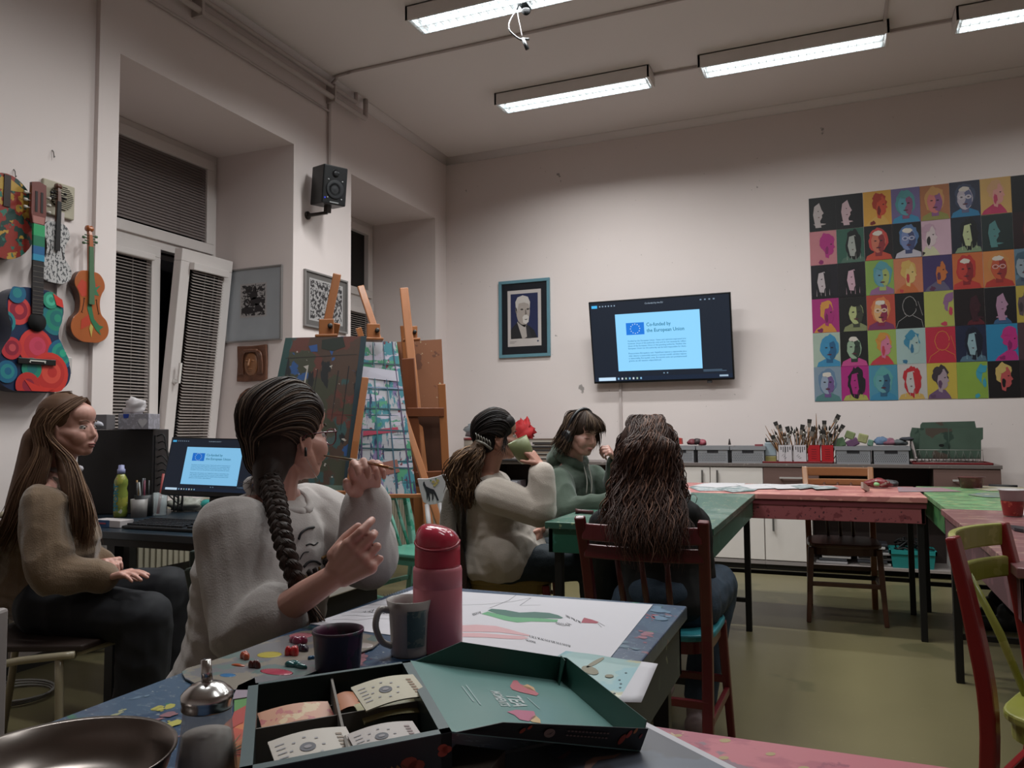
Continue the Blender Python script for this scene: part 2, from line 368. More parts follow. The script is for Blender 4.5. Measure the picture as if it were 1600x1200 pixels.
# ================================================================ TV
M_black = mat('black_plastic', '0c0d0f', .35)
def em(h, s): return mat('screen_%s_%g' % (h, s), h, .5, emis=s)
def screen_picture(parent, o, ex, ey, W, H, bright, name='screen'):
    """computer desktop showing the slide; o = lower-left corner of the visible panel, ex ey unit axes"""
    n = np.cross(ex, ey); mb = MB()
    def P(u, v, k=0): return V(o)+V(ex)*u*W+V(ey)*v*H+n*(.0005*k)
    def R(u0, v0, u1, v1, m, k): mb.use(m); mb.poly([P(u0, v0, k), P(u1, v0, k), P(u1, v1, k), P(u0, v1, k)])
    bg = em('0a1626', bright); R(0, 0, 1, 1, bg, 0)
    sl = em('86c8f2', bright); R(.185, .125, .795, .84, sl, 1)
    R(0, 0, 1, .055, em('081a30', bright), 1); R(.03, .008, .16, .05, em('b9d4ea', bright), 2)
    for i in range(7): R(.175+.028*i, .018, .187+.028*i, .042, em(['7aa8c8', 'c8d0d8', '9ab0a0'][i % 3], bright), 2)
    R(.012, .93, .055, .965, em('3fa9e0', bright), 2)
    for i in range(6): R(.07+.022*i, .942, .08+.022*i, .958, em('7f93a6', bright), 2)
    for i in range(4): R(.80+.03*i, .945, .812+.03*i, .96, em('6f8396', bright), 2)
    mb.use(em('9fb0c0', bright)); mb.text('Co-funded by the EU', P(.41, .945, 2), ex, ey, H*.028, wid=W*.13)
    for i in range(2): R(.515+.025*i, .078, .525+.025*i, .093, em('6f8aa0', bright), 2)
    R(.80, .10, .93, .108, em('4c6276', bright), 2); R(.80, .085, .96, .092, em('4c6276', bright), 2); R(.91, .018, .97, .04, em('8fa4b6', bright), 2)
    # flag with its twelve stars
    fu0, fu1, fv0, fv1 = .262, .395, .575, .725; R(fu0, fv0, fu1, fv1, em('0f6fd0', bright), 2)
    cx, cy = (fu0+fu1)/2*W, (fv0+fv1)/2*H; rr = .034*W; mb.use(em('c8dce8', bright))
    for k in range(12):
        a = 2*math.pi*k/12; sx, sy = cx+rr*math.sin(a), cy+rr*math.cos(a); pts = []
        for j in range(10):
            q = math.pi*j/5; ra = W*.0052*(1 if j % 2 == 0 else .45); pts.append(P((sx+ra*math.sin(q))/W, (sy+ra*math.cos(q))/H, 3))
        mb.poly(pts[::-1])
    mb.use(em('0f6a86', bright)); mb.text('Co-funded by', P(.412, .672, 2), ex, ey, H*.062, wid=W*.175, bold=.012)
    mb.text('the European Union', P(.412, .60, 2), ex, ey, H*.062, wid=W*.27, bold=.012)
    mb.use(em('2b6f95', bright)); T = ['Funded by the European Union. Views and opinions expressed are', 'however those of the author(s) only and do not necessarily reflect', 'those of the European Union or the granting authority. Neither the', 'European Union nor the authority can be held responsible for them.',
         '', 'Financov\u00e1no Evropskou uni\u00ed. Vyj\u00e1d\u0159en\u00e9 n\u00e1zory a stanoviska jsou', 'v\u0161ak n\u00e1zory a stanovisky autora a nemus\u00ed nutn\u011b odr\u00e1\u017eet n\u00e1zory', 'a stanoviska Evropsk\u00e9 unie. Evropsk\u00e1 unie ani poskytovatel', 'grantu za n\u011b nenese odpov\u011bdnost.']
    for i, t in enumerate(T):
        if t: mb.text(t, P(.268, .49-.031*i, 2), ex, ey, H*.026, wid=W*(.42 if i != 8 else .24), bold=.01)
    return mb.build(name, parent)
tl, bl_ = ony(917.5, 472.5, YB-.235), ony(925, 600, YB-.075)
r = thing('television', 'large flat black television on the back wall showing a pale blue slide', 'television', (-1.44, YB-.1, 1.9))
tx0, tx1 = tl[0]+.01, ony(1141, 457, YB-.235)[0]; zt_, zb_ = tl[2], bl_[2]
yt, yb = YB-.235, YB-.085; Wt = tx1-tx0; ey = nrm(V(0, yt-yb, zt_-zb_)); Ht = np.linalg.norm(V(0, yt-yb, zt_-zb_)); nn = np.cross(X_, ey)
print('TV', tx0, tx1, zt_, zb_)
MB(M_black).fbox(V((tx0+tx1)/2, (yt+yb)/2, (zt_+zb_)/2)-nn*.022, X_*Wt/2, ey*Ht/2, nn*.02).build('housing', r, bevel=.004)
screen_picture(r, V(tx0+.012, yb, zb_)+ey*.018-nn*.0005, X_, ey, Wt-.024, Ht-.03, .85)
mb = MB(M_black); mb.box(-1.6, -1.28, YB-.03, YB-.006, 1.75, 2.1); mb.beam((-1.44, YB-.02, 1.95), V(-1.44, (yt+yb)/2, 1.92)-nn*.04, .1, .05); mb.build('wall_bracket', r)
mb = MB(C('4a4a4e', .4)); mb.fbox(V(-.995, yb, zb_)-ey*.012-nn*.02, X_*.02, ey*.012, nn*.01); mb.build('sensor', r)

# ================================================================ framed portrait on the back wall
def frame_pic(name, label, cat, o, ex, ez, W, H, wfr, d, fm, content, group=None):
    """o lower-left corner on wall; ex, ez axes; front = cross(ex, ez)"""
    ex, ez = V(ex), V(ez); n = np.cross(ex, ez); n = n; r = thing(name, label, cat, o, group); o = V(o)
    mb = MB(fm)
    for a0, a1, b0, b1 in ((0, W, 0, wfr), (0, W, H-wfr, H), (0, wfr, wfr, H-wfr), (W-wfr, W, wfr, H-wfr)):
        mb.fbox(o+ex*(a0+a1)/2+ez*(b0+b1)/2+n*d/2, ex*(a1-a0)/2, ez*(b1-b0)/2, n*d/2)
    mb.build('frame', r, bevel=.002)
    content(r, o+ex*wfr+ez*wfr+n*(d*.45), ex, ez, n, W-2*wfr, H-2*wfr); return r
def flat(o, ex, ez, n):
    def P(u, v, k=0): return o+ex*u+ez*v+n*(.0006*k)
    return P
def blobpts(cx, cy, rx, ry, n=18, jit=.0, seed=0, a0=0, a1=2*math.pi):
    rnd = random.Random(seed); return [(cx+rx*(1+jit*(rnd.random()-.5))*math.cos(a0+(a1-a0)*i/n), cy+ry*(1+jit*(rnd.random()-.5))*math.sin(a0+(a1-a0)*i/n)) for i in range(n)]
def portrait(r, o, ex, ez, n, W, H):
    P = flat(o, ex, ez, n); mb = MB()
    def R(a, b, c, d, m, k): mb.use(m); mb.poly([P(a, b, k), P(c, b, k), P(c, d, k), P(a, d, k)])
    def B(pts, m, k): mb.use(m); mb.poly([P(x, y, k) for x, y in pts])
    R(0, 0, W, H, C('14181f', .4), 0); x0, x1, y0, y1 = .13*W, .87*W, .11*H, .9*H; R(x0, y0, x1, y1, C('b9b0ad', .6), 1)
    a0, a1, b0, b1 = .20*W, .80*W, .22*H, .85*H; R(a0, b0, a1, b1, C('20264a', .5), 2); w_, h_ = a1-a0, b1-b0
    def Q(pts): return [(a0+x*w_, b0+y*h_) for x, y in pts]
    B(Q([(0, 0), (.97, 0), (.86, .17), (.68, .27), (.3, .40), (.1, .28), (0, .2)]), C('1d1c20'), 3)
    B(Q([(.24, .36), (.3, .42), (.62, .24), (.66, .05), (.5, .0), (.42, 0)]), C('a79e99'), 4)
    B(Q([(.56, .27), (.66, .27), (.78, .0), (.6, 0)]), C('2c2b30'), 5)
    B(Q([(.27, .36), (.25, .62), (.62, .6), (.6, .28), (.5, .25), (.38, .3)]), C('5d5450'), 4)
    B(Q(blobpts(.46, .60, .25, .30)), C('a0958e'), 5)
    B(Q([(.2, .62), (.18, .82), (.26, .92), (.45, .96), (.64, .92), (.72, .8), (.71, .66), (.66, .76), (.5, .8), (.3, .78), (.25, .62)]), C('bdb5b0'), 6)
    B(Q([(.2, .56), (.17, .66), (.22, .7), (.25, .58)]), C('7b706b'), 6)
    B(Q([(.44, .47), (.5, .515), (.6, .52), (.68, .47), (.66, .36), (.56, .31), (.46, .35)]), C('c4bdb8'), 6)
    B(Q([(.5, .42), (.64, .43), (.57, .4)]), C('4a4340'), 7)
    B(Q([(.54, .64), (.57, .63), (.6, .53), (.53, .525)]), C('675d58'), 6)
    for cx in (.42, .64): B(Q([(cx-.07, .645), (cx, .665), (cx+.06, .645), (cx, .625)]), C('2d2927'), 6); B(Q([(cx-.08, .685), (cx, .71), (cx+.08, .69), (cx, .695)]), C('a8a09b'), 6)
    mb.use(C('6b6461')); 
    for i, s in enumerate((.3, .22)): R(x0+.02, y0+.045-i*.013, x0+.02+s*W*.5, y0+.05-i*.013, C('8a8380'), 2)
    B(blobpts(x1-.035, y0+.045, .009, .009, 8), C('3a3f5a'), 2)
    mb.build('print', r)
frame_pic('framed_portrait', 'framed portrait of a grey-haired bearded man in a suit, pale blue frame', 'framed picture', (-3.005, YB-.001, 1.822), (1, 0, 0), (0, 0, 1), .53, .752, .03, .022, mat('blue_frame', '5f8794', .4), portrait)

# ================================================================ pop art prints (A4 sheets)
FACES = {  # bg, hair, face, shade, shirt, dx, type
}
T = [
 ['151318 0 b9aaa8 151318 151318 .35 halfface|two-tone white half face turned left on black', '17141a 17141a c4a3a9 17141a 17141a .4 halfface|pale half face with long neck on black', 'd99b35 b3331f d1472a 7a1c18 d8a548 .62 side|red face in profile on orange', '6d5f92 4a8f93 4f9aa8 8a4a70 2f86b0 .5 front|teal child face with blue shirt on purple', 'b0693f c98f4e d3706a 8c4f86 8f8a3f .5 front|red and ochre child face turned sideways on orange', '2b2f45 3a4560 b5a8b3 5b5f86 2478a8 .5 specs|pale face with glasses and blue shirt on navy', 'd0a055 d09a6a d98f86 c4305a c02858 .55 side|pink smiling child face on yellow', '141216 141216 30282c 141216 141216 .6 halfface|almost black sheet at the right end'],
 ['c4747c b21f78 b21f78 8a1560 c4747c .7 side|magenta head leaning on pink', '2e5c4b 16181a 9fa39b 16181a 4a6a5a .62 long|grey long-haired head on dark green', '1d181b c93a35 c8684f 8f2a2f c8452f .5 front|red and orange face with curly hair on black', '18181c 4b6fa3 6f7fb0 3a4470 b4adb8 .55 specs|blue face with white glasses on black', 'c79fb0 b98fa3 cbb5b8 2a2224 c2bf97 .3 side|pale pink and cream abstract sheet', '1c2030 17181c b7c089 17181c 7a8f6a .6 long|yellow-green face with dark waved hair on navy', '1e2c2c 1e2c2c 4b8484 1e2c2c 1e2c2c .4 halfface|teal half face on dark green', '2a1418 2a1418 5a2028 2a1418 2a1418 .5 halfface|dark maroon sheet'],
 ['1a1520 120f16 b9a9ad 120f16 120f16 .45 long|white curly-haired head on black', '18131a 120f14 c49aa8 120f14 120f14 .55 long|pink face with long dark hair on black', '7fa045 4a8f9a 5a93a5 9aa85a 8c5a86 .6 front|blue face on lime green with white beard shape', 'c4704a c9a04a cfae62 c0303a c4622f .55 side|yellow and red bearded head on salmon', '3b2c62 3b2c62 c4652a 5a2a4a 5a5470 .6 side|orange profile with purple hair', 'c8622c c02a28 c4342c 8a1a22 c0302c .45 front|red bearded face on orange', 'cc7a3a c9823f c8502f 9a2a2a b83028 .5 specs|orange face with glasses and bald white brow', '5a7a8f 3a5a70 8a98a4 3a4a60 50606f .3 front|grey-blue speckled sheet'],
 ['a81f70 d08a35 a81f70 7a1450 cf8430 .6 side|magenta profile with orange hair', '1b1a1a 1b1a1a a9b070 3a3c30 7f8658 .62 front|lime face in glasses on black', 'b8402f d0703a d6a066 8a2040 7a2a5a .5 specs|orange and cream face with glasses on red', '0f0d10 0f0d10 0f0d10 8f8a88 0f0d10 .5 outline|thin white outline of a head on black', 'a9ac4a 8a5a86 a9ac4a c0304a a9ac4a .95 side|plain lime green sheet with purple edge figure', '1c1216 1c1216 3a1420 1c1216 5a1420 .7 halfface|near black sheet with faint red head', '16131a 16131a a87a98 16131a 2f5a86 .55 halfface|mauve half face in a hood on black', 'b8a03a b8a03a 5a4a50 3a3035 b8a03a .2 side|yellow sheet with grey shape'],
 ['9fb0a0 2f86b4 2f86b4 1f5a86 2f86b4 .6 front|light blue head and shoulders on pale sage', '181a18 181a18 8fa88a 2a3a30 c03a80 .5 front|small green mask-like face on black', '8fa84a c8852f c86a8a c23048 c4303a .6 side|pink face with orange curls on lime', '97b0ac 2f7fa0 97b0ac 2a6a90 97b0ac .6 side|thin blue shape on pale teal', 'c01f38 c01f38 c01f38 d87a30 c0207a .55 outline|crimson sheet with orange line of a head', '1a2240 12182c 86a8b0 12182c 4a6a80 .6 long|pale blue face with dark waved hair on navy', '1f80b0 c0207a c0207a 8a1560 c0207a .8 side|blue sheet with magenta shoulder shape', '4a3038 4a3038 c0305a 4a3038 4a3038 .4 side|dark sheet with red shape'],
 ['7a8fa0 5a7a9a 8a9ab0 6a4a86 4a7a7a .5 front|blue and purple swirled face', 'b01a78 1c1a20 b01a78 b8b84a a8a84a .55 long|dark profile with yellow jacket on magenta', '3f88a4 4f9a98 5a9aa0 2a5a7a 2f80a8 .5 front|teal bald head on lighter teal', 'bab2ae c01f2a bab2ae c01f2a c9a04a .5 long|big red hair blob on white', 'c4a838 3a3038 a08a94 5a3a5a 6a4a70 .5 side|grey face with purple jacket on yellow', '86a838 2f98b4 86a838 2f98b4 86a838 .95 side|green sheet with turquoise edge figure', '171416 c9a85a c04a4a 171416 171416 .55 side|small red face with blonde hair on black', '2a2024 2a2024 6a3a40 2a2024 2a2024 .4 side|dark sheet in the bottom row'],
]
def dull(h):
    c = [int(h[i:i+2], 16) for i in (0, 2, 4)]; g = sum(c)/3
    return '%02x%02x%02x' % tuple(int(min(255, (g+(v-g)*.84)*.93)) for v in c)
RN = ['top row', 'second row', 'third row', 'fourth row', 'fifth row', 'bottom row']
PW, PH, PX0, PZ1 = .2085, .2855, -.152, 3.052
M_paperback = C('8d8784', .7)
for ri, row in enumerate(T):
    for ci, spec in enumerate(row):
        s, desc = spec.split('|'); bg, hair, face, shade, shirt, dx, typ = s.split(); dx = float(dx)
        rnd = random.Random(ri*31+ci)
        x0 = PX0+ci*PW+rnd.uniform(-.001, .001); z1 = PZ1-ri*PH+rnd.uniform(-.002, .002)
        o = V(x0, YB-.0035, z1-PH); P = flat(o, X_, Z_, V(0, -1, 0)); w_, h_ = PW-.0015, PH-.001
        mb = MB(C(dull(bg), .45)); mb.box(x0, x0+w_, YB-.0035, YB-.001, z1-h_, z1)
        def B(pts, hx, k):
            mb.use(C(dull(hx), .45)); q = [(min(max(x, 0.01), .99), min(max(y, .01), .99)) for x, y in pts]
            mb.poly([P(x*w_, y*h_, k) for x, y in q])
        if hair == '0': hair = bg
        sd = ri*17+ci; cx = dx; J = .16
        if typ in ('front', 'specs'):
            B([(cx-.48, .0), (cx-.42, .14), (cx-.15, .24), (cx+.15, .24), (cx+.42, .14), (cx+.48, 0)], shirt, 1)
            B(blobpts(cx, .58, .34, .37, 26, J*1.3, sd), hair, 2)
            B([(cx-.12, .12), (cx-.12, .4), (cx+.12, .4), (cx+.12, .12)], shade, 3)
            B(blobpts(cx, .52, .26, .31, 24, J*.6, sd+1), face, 4)
            B(blobpts(cx+.1, .5, .14, .27, 20, J*2, sd+2), shade, 5)
            B(blobpts(cx-.07, .55, .1, .16, 16, J*2.4, sd+3), face, 6)
            B(blobpts(cx-.02, .78, .17, .07, 14, J*2, sd+6), hair if rnd.random() < .5 else 'cfc4b8', 6)
            for e in (-.11, .1): B(blobpts(cx+e, .56, .05, .018, 10, .2, sd+4), '2a2228', 7)
            B(blobpts(cx, .36, .09, .02, 10, .3, sd+5), '5a2430', 7)
            if typ == 'specs':
                for e in (-.115, .115):
                    B(blobpts(cx+e, .555, .1, .06, 14), 'cfc6cc', 8); B(blobpts(cx+e, .555, .08, .046, 14), face, 9); B(blobpts(cx+e, .555, .04, .016, 10), '2a2830', 10)
                B([(cx-.03, .56), (cx+.03, .56), (cx+.03, .57), (cx-.03, .57)], 'cfc6cc', 9)
        elif typ == 'halfface':
            B([(cx-.3, .0), (cx-.25, .1), (cx+.0, .22), (cx+.1, .2), (cx+.25, .08), (cx+.3, 0)], shirt, 1)
            B([(cx-.12, .1), (cx-.16, .3), (cx-.2, .5), (cx-.15, .74), (cx+.04, .84), (cx+.12, .64), (cx+.2, .52), (cx+.13, .47), (cx+.14, .4), (cx+.06, .3), (cx+.1, .1)], face, 3)
            B([(cx-.04, .6), (cx+.02, .6), (cx+.01, .57)], '15131a', 4); B([(cx-.04, .41), (cx+.04, .42), (cx+.03, .39)], '5a2a30', 4)
            B(blobpts(cx+.02, .2, .2, .03, 12, .8, sd), face, 2)
        elif typ == 'side':
            B([(cx-.55, 0), (cx-.45, .12), (cx-.15, .28), (cx+.1, .26), (cx+.25, .1), (cx+.3, 0)], shirt, 1)
            B(blobpts(cx-.05, .66, .26, .28, 22, J*2, sd), hair, 2)
            B([(cx-.12, .22), (cx-.16, .5), (cx-.1, .76), (cx+.08, .84), (cx+.17, .7), (cx+.17, .6), (cx+.25, .5), (cx+.18, .46), (cx+.19, .38), (cx+.12, .3), (cx+.02, .28), (cx+.0, .18)], face, 3)
            B(blobpts(cx-.06, .42, .06, .13, 16, J*3, sd+4), shade, 4); B([(cx+.06, .6), (cx+.14, .61), (cx+.1, .57)], '241c24', 5)
            B(blobpts(cx-.12, .78, .16, .1, 14, J*3, sd+7), hair, 5); B(blobpts(cx-.3, .08, .1, .06, 10, .8, sd+8), shade, 2)
        elif typ == 'long':
            B([(cx-.5, 0), (cx-.4, .14), (cx, .24), (cx+.35, .14), (cx+.42, 0)], shirt, 1)
            B(blobpts(cx, .52, .3, .44, 30, J*1.8, sd), hair, 2)
            B([(cx-.14, .2), (cx-.22, .5), (cx-.16, .76), (cx+.06, .8), (cx+.16, .55), (cx+.13, .38), (cx+.04, .28), (cx+.02, .18)], face, 3)
            B([(cx+.02, .78), (cx+.16, .72), (cx+.2, .3), (cx+.1, .2), (cx+.06, .5)], hair, 4)
            B([(cx-.1, .58), (cx-.02, .6), (cx-.05, .56)], '1c181c', 5); B([(cx-.09, .38), (cx+.0, .39), (cx-.03, .355)], '5a2a38', 5)
            for k in range(4): B([(cx-.26+k*.16, .08+.05*(k % 2)), (cx-.25+k*.16, .3), (cx-.24+k*.16, .08)], face, 3)
        else:
            pts = blobpts(cx, .62, .24, .27, 26, .12, sd)
            for i in range(len(pts)-1):
                a, b = V(*pts[i]), V(*pts[i+1]); d = b-a; q = V(-d[1], d[0])*.16; B([a-q, b-q, b+q, a+q], shade, 2)
            for a, b in (((cx-.1, .36), (cx-.4, .2)), ((cx-.4, .2), (cx-.48, .02)), ((cx+.1, .36), (cx+.4, .22)), ((cx+.4, .22), (cx+.45, .02)), ((cx+.3, .75), (cx+.44, .35))):
                a, b = V(*a), V(*b); d = b-a; q = nrm(V(-d[1], d[0]))*.008; B([a-q, b-q, b+q, a+q], shade, 2)
        ob = mb.build('pop_art_print'); col = ['first', 'second', 'third', 'fourth', 'fifth', 'sixth', 'seventh', 'eighth'][ci]
        tag(ob, '%s, %s in the %s' % (desc, col, RN[ri]), 'poster', 'pop art portrait prints on the back wall')

# ================================================================ left wall: instruments
def outline(half, n=5):
    """closed outline from right-half control points (x, z) top to bottom"""
    h = smooth_path([(x, z, 0) for x, z in half], n); R = [(p[0], p[1]) for p in h]; L = [(-x, z) for x, z in R[::-1] if abs(x) > 1e-4]
    return (R+L)[::-1]
def wallframe(y, z, tilt, off):
    ex = V(0, math.cos(tilt), math.sin(tilt)); ez = V(0, -math.sin(tilt), math.cos(tilt)); return V(XL-.03+off, y, z), ex, ez, X_
VH = [(0, .178), (.05, .17), (.078, .135), (.082, .1), (.066, .07), (.056, .04), (.055, 0), (.064, -.035), (.092, -.065), (.104, -.11), (.088, -.15), (.045, -.175), (0, -.178)]
def violin(y, z, tilt, body, label, top, rib, neckm, deco, s=1.0, upside=False):
    o, ex, ez, n = wallframe(y, z, tilt, .02); r = thing('violin', label, 'violin', o, None)
    pts = [(x*s, q*s) for x, q in outline(VH)]
    mb = MB(rib).prism(pts, o, ex, ez, n, .034*s)
    mb.build('ribs', r)
    t2 = [(x*1.03, q*1.015) for x, q in pts]
    mb = MB(top).prism(t2, o+n*.034*s, ex, ez, n, .005)
    def P(u, v, k=0): return o+ex*u*s+ez*v*s+n*(.034*s+.0055+.0006*k)
    deco(mb, P); mb.build('top', r, bevel=.002)
    for sg in (-1, 1):
        f = MB(C('191012')); f.tube([P(sg*x, q, 1) for x, q in ((.03, .035), (.036, .04), (.036, .02), (.044, -.02), (.05, -.032), (.043, -.034))], .0016, 5); f.build('sound_hole', r)
    mb = MB(neckm); mb.beam(P(0, .01, 14), P(0, .30, 12), .03*s, .008, n, w2=.022*s); mb.build('fingerboard', r)
    mb = MB(body); mb.path_beam([P(0, .165, 0), P(0, .30, 2), P(0, .36, -4), P(0, .385, -14)], [.02*s, .022*s, .018*s, .014*s], [.018]*4, n)
    mb.lathe([(.014*s, -.016*s), (.017*s, -.008*s), (.012*s, 0), (.017*s, .008*s), (.014*s, .016*s)], P(0, .392, -10), 14, ex); mb.build('scroll', r)
    for k in range(4): MB(neckm).lathe([(.003, -.03), (.003, .03), (.007, .031), (.007, .042)], P(0, .315+.014*k, -2), 8, ex*(1 if k % 2 else -1)).build('peg', r)
    return r
M_doodle = mat('doodled_white', 'b3afae', .5, splat=[('4a4a4c', 75, .55, (1, 1.3, .8))])
M_oran = mat('orange_varnish', 'a4582b', .35, coat=.4, grain='wood', var=.08)
M_vbrown = mat('violin_brown', '5a3423', .4, coat=.3)
def deco_o(mb, P):
    def B(pts, m, k=1): mb.use(C(m, .4)); mb.poly([P(x, y, k) for x, y in pts])
    B([(-.075, .09), (-.05, .13), (-.02, .12), (-.02, .05), (-.05, .045)], 'b8402c'); B([(-.05, -.07), (-.01, -.04), (.0, -.09), (-.055, -.12)], 'b23d28'); B([(.02, .04), (.05, .1), (.03, .12)], 'b23d28')
    B([(-.012, .04), (.0, .03), (.02, -.06), (.05, -.09), (.075, -.095), (.05, -.115), (.06, -.14), (.03, -.115), (.0, -.07), (-.018, -.01)], '2f6e4a', 2)
    B([(-.002, .17), (.02, .17), (.03, .1), (.06, .115), (.035, .085), (.05, .06), (.02, .06), (.006, .05)], '3a7050', 2); B([(.0, -.085), (.014, -.1), (.004, -.155), (-.008, -.11)], 'b8a455', 3)
    B(blobpts(.012, .055, .012, .014, 12), 'b04038', 3)
violin(2.86, 1.785, .03, M_oran, 'orange-brown violin painted with red and green leaves, nearest the window', M_oran, M_vbrown, mat('fb_green', '4a6a4c', .4, splat=[('8a3a2e', 9, .5, (1, 1, .4))]), deco_o, 1.04)
violin(2.665, 2.03, -.02, M_vbrown, 'white violin covered in black doodles, hanging over the ventilator', M_doodle, mat('rib_dark', '3b2420', .4), mat('ebony', '1c191a', .35), lambda mb, P: None, .86)
# classical guitar
GH = [(0, .235), (.07, .232), (.125, .2), (.142, .14), (.125, .08), (.117, .03), (.13, -.03), (.17, -.1), (.185, -.16), (.165, -.22), (.1, -.255), (0, -.262)]
o, ex, ez, n = wallframe(2.535, 1.585, .012, .015); r = thing('guitar', 'classical guitar painted with red and teal swirls on dark blue', 'guitar', o)
pts = outline(GH); MB(mat('guitar_side', '14203a', .4, coat=.3)).prism(pts, o, ex, ez, n, .085).build('body', r, bevel=.003)
def GP(u, v, k=0): return o+ex*u+ez*v+n*(.0895+.0007*k)
mb = MB(mat('guitar_navy', '16294a', .4, coat=.3)).prism([(x*1.01, q*1.005) for x, q in pts], o+n*.085, ex, ez, n, .004)
def clipg(pts2):
    out = []
    for x, y in pts2:
        import bisect
        best = max(abs(q[0]) for q in pts if abs(q[1]-y) < .03) if any(abs(q[1]-y) < .03 for q in pts) else .0
        y = min(max(y, -.256), .23); x = min(max(x, -best*.97), best*.97); out.append((x, y))
    return out
SWK = [0]
def GPs(u, v, k): return o+ex*u+ez*v+n*(.0896+.00012*k)
def sw(cx, cy, rr, cols, k0=1):
    SWK[0] += 4; k0 = SWK[0]
    for i, c in enumerate(cols):
        q = rr*(1-i/len(cols)); mb.use(C(c, .4, coat=.3)); mb.poly([GPs(x, y, k0+i) for x, y in clipg(blobpts(cx+i*rr*.05, cy+i*rr*.03, q, q*1.05, 22))])
for a in (((.1, .1, .075), ('1f6f78', '23806a', '1f6a6a', '2a8a70')), ((-.05, .03, .0), ()), ((-.09, .12, .065), ('c8403f', '8c2236', 'c8403f')),
          ((-.15, .06, .05), ('2a7f84', '16294a', '2f8a80')), ((.0, -.045, .085), ('c93a36', 'b8323a', 'c4405a', 'b83a52')), ((.13, -.07, .07), ('1f5f80', '2a8f7c', '1f7a74', '2fa080')),
          ((-.12, -.06, .05), ('b8323a', '8c2236', 'c04a50')), ((.07, -.17, .1), ('c8382f', 'b8302c', 'cf4a3c', 'b8302c')), ((-.02, -.15, .05), ('23806a', '1f6a6a')), ((.07, .19, .04), ('2a8a70', '4ab090', '2a8a70')),
          ((-.14, -.17, .05), ('1f5f80', '2a7f84', '1f5f80')), ((-.1, .2, .045), ('1f5f80', '2a7f84')), ((-.04, -.23, .06), ('b8302c', '8c2236'))):
    if a[1]: sw(*a[0], a[1])
mb.use(C('c8382f', .4)); mb.poly([GPs(x, y, 60) for x, y in clipg([(.08, .225), (.13, .2), (.14, .16), (.1, .17)])]); mb.poly([GPs(x, y, 61) for x, y in clipg([(-.06, -.2), (.02, -.235), (.1, -.24), (.06, -.258), (-.02, -.255)])])
mb.build('soundboard', r)
mb = MB(C('0c0a0b', .9)); mb.lathe([(.046, 0), (.046, .002)], GP(0, .075, 11), 24, n); mb.build('sound_hole', r)
mb = MB(C('1a1716', .4)); mb.fbox(GP(0, -.115, 16), ex*.095, ez*.014, n*.005); mb.build('bridge', r, bevel=.002)
mb = MB(C('c8c4bc', .4)); mb.fbox(GP(0, -.112, 24), ex*.04, ez*.003, n*.003)
for q in (-.04, .035): mb.ell(GP(q, -.12, 26), .004)
mb.build('saddle', r)
mb = MB(mat('fretboard', '241f20', .45)); mb.fbox(GP(0, .33, 9), ex*.028, ez*.215, n*.005)
for z0, z1, c in ((.40, .44, '235c8c'), (.37, .40, '2f86a8'), (.44, .49, '1f6f50'), (.49, .545, '2f9a62')): mb.use(C(c, .4)); mb.fbox(GP(0, (z0+z1)/2, 10), ex*.0285, ez*(z1-z0)/2, n*.006)
mb.use(C('a8a49c', .3, metal=1))
for k in range(17): zz = .12+.43*(1-.944**(17-k)) /(1-.944**17)*1.0; mb.fbox(GP(0, .545-(zz-.12), 16), ex*.027, ez*.0009, n*.0012)
mb.build('fingerboard', r)
mb = MB(C('4a2c24', .4)); mb.fbox(GP(0, .38, 0), ex*.024, ez*.17, n*.008); mb.build('neck', r, bevel=.004)
mb = MB(mat('head_brown', '6e3a34', .35, coat=.4)); hs = [(-.03, .55), (.03, .55), (.038, .6), (.036, .745), (.0, .755), (-.036, .745), (-.038, .6)]
mb.prism(hs, GP(0, 0, 0)-n*.01, ex, ez, n, .018)
mb.use(C('a06a62', .4)); mb.poly([GP(x, y, 12) for x, y in [(-.026, .55), (.026, .55), (.03, .585), (-.03, .585)]]); mb.build('headstock', r)
mb = MB(C('1b1413', .6))
for q in (-.014, .014): mb.fbox(GP(q, .655, 12), ex*.006, ez*.05, n*.0015)
mb.build('peg_slots', r)
for k in range(3):
    for sg in (-1, 1): MB(C('b8b2a8', .3)).lathe([(.003, 0), (.003, .016), (.008, .017), (.008, .03), (.003, .033)], GP(sg*.036, .62+.035*k, -4), 8, ex*sg).build('tuning_peg', r)
# painted round-backed instrument behind
o, ex, ez, n = wallframe(2.40, 2.145, .0, .012); r = thing('mandolin', 'round-bodied instrument painted yellow, green and red behind the guitar headstock', 'instrument', o)
MB(C('4a1d1c', .4)).prism(blobpts(0, 0, .15, .2, 36), o, ex, ez, n, .05).build('body', r)
mb = MB(mat('mando_top', '8a2c22', .4, splat=[('1c3a34', 14, .52, None), ('b0883a', 13, .6, None), ('2f6a5a', 20, .62, None)]))
mb.prism(blobpts(0, 0, .152, .202, 36), o+n*.05, ex, ez, n, .004)
mb.use(C('b08c3c', .4)); mb.poly([o+ex*x+ez*y+n*.0548 for x, y in [(-.1, .14), (0, .19), (.1, .14), (.05, .13), (-.05, .12)]]); mb.build('soundboard', r)
MB(C('2b1c18', .4)).fbox(o+ez*.12+n*.056, ex*.016, ez*.075, n*.003).build('fingerboard', r)
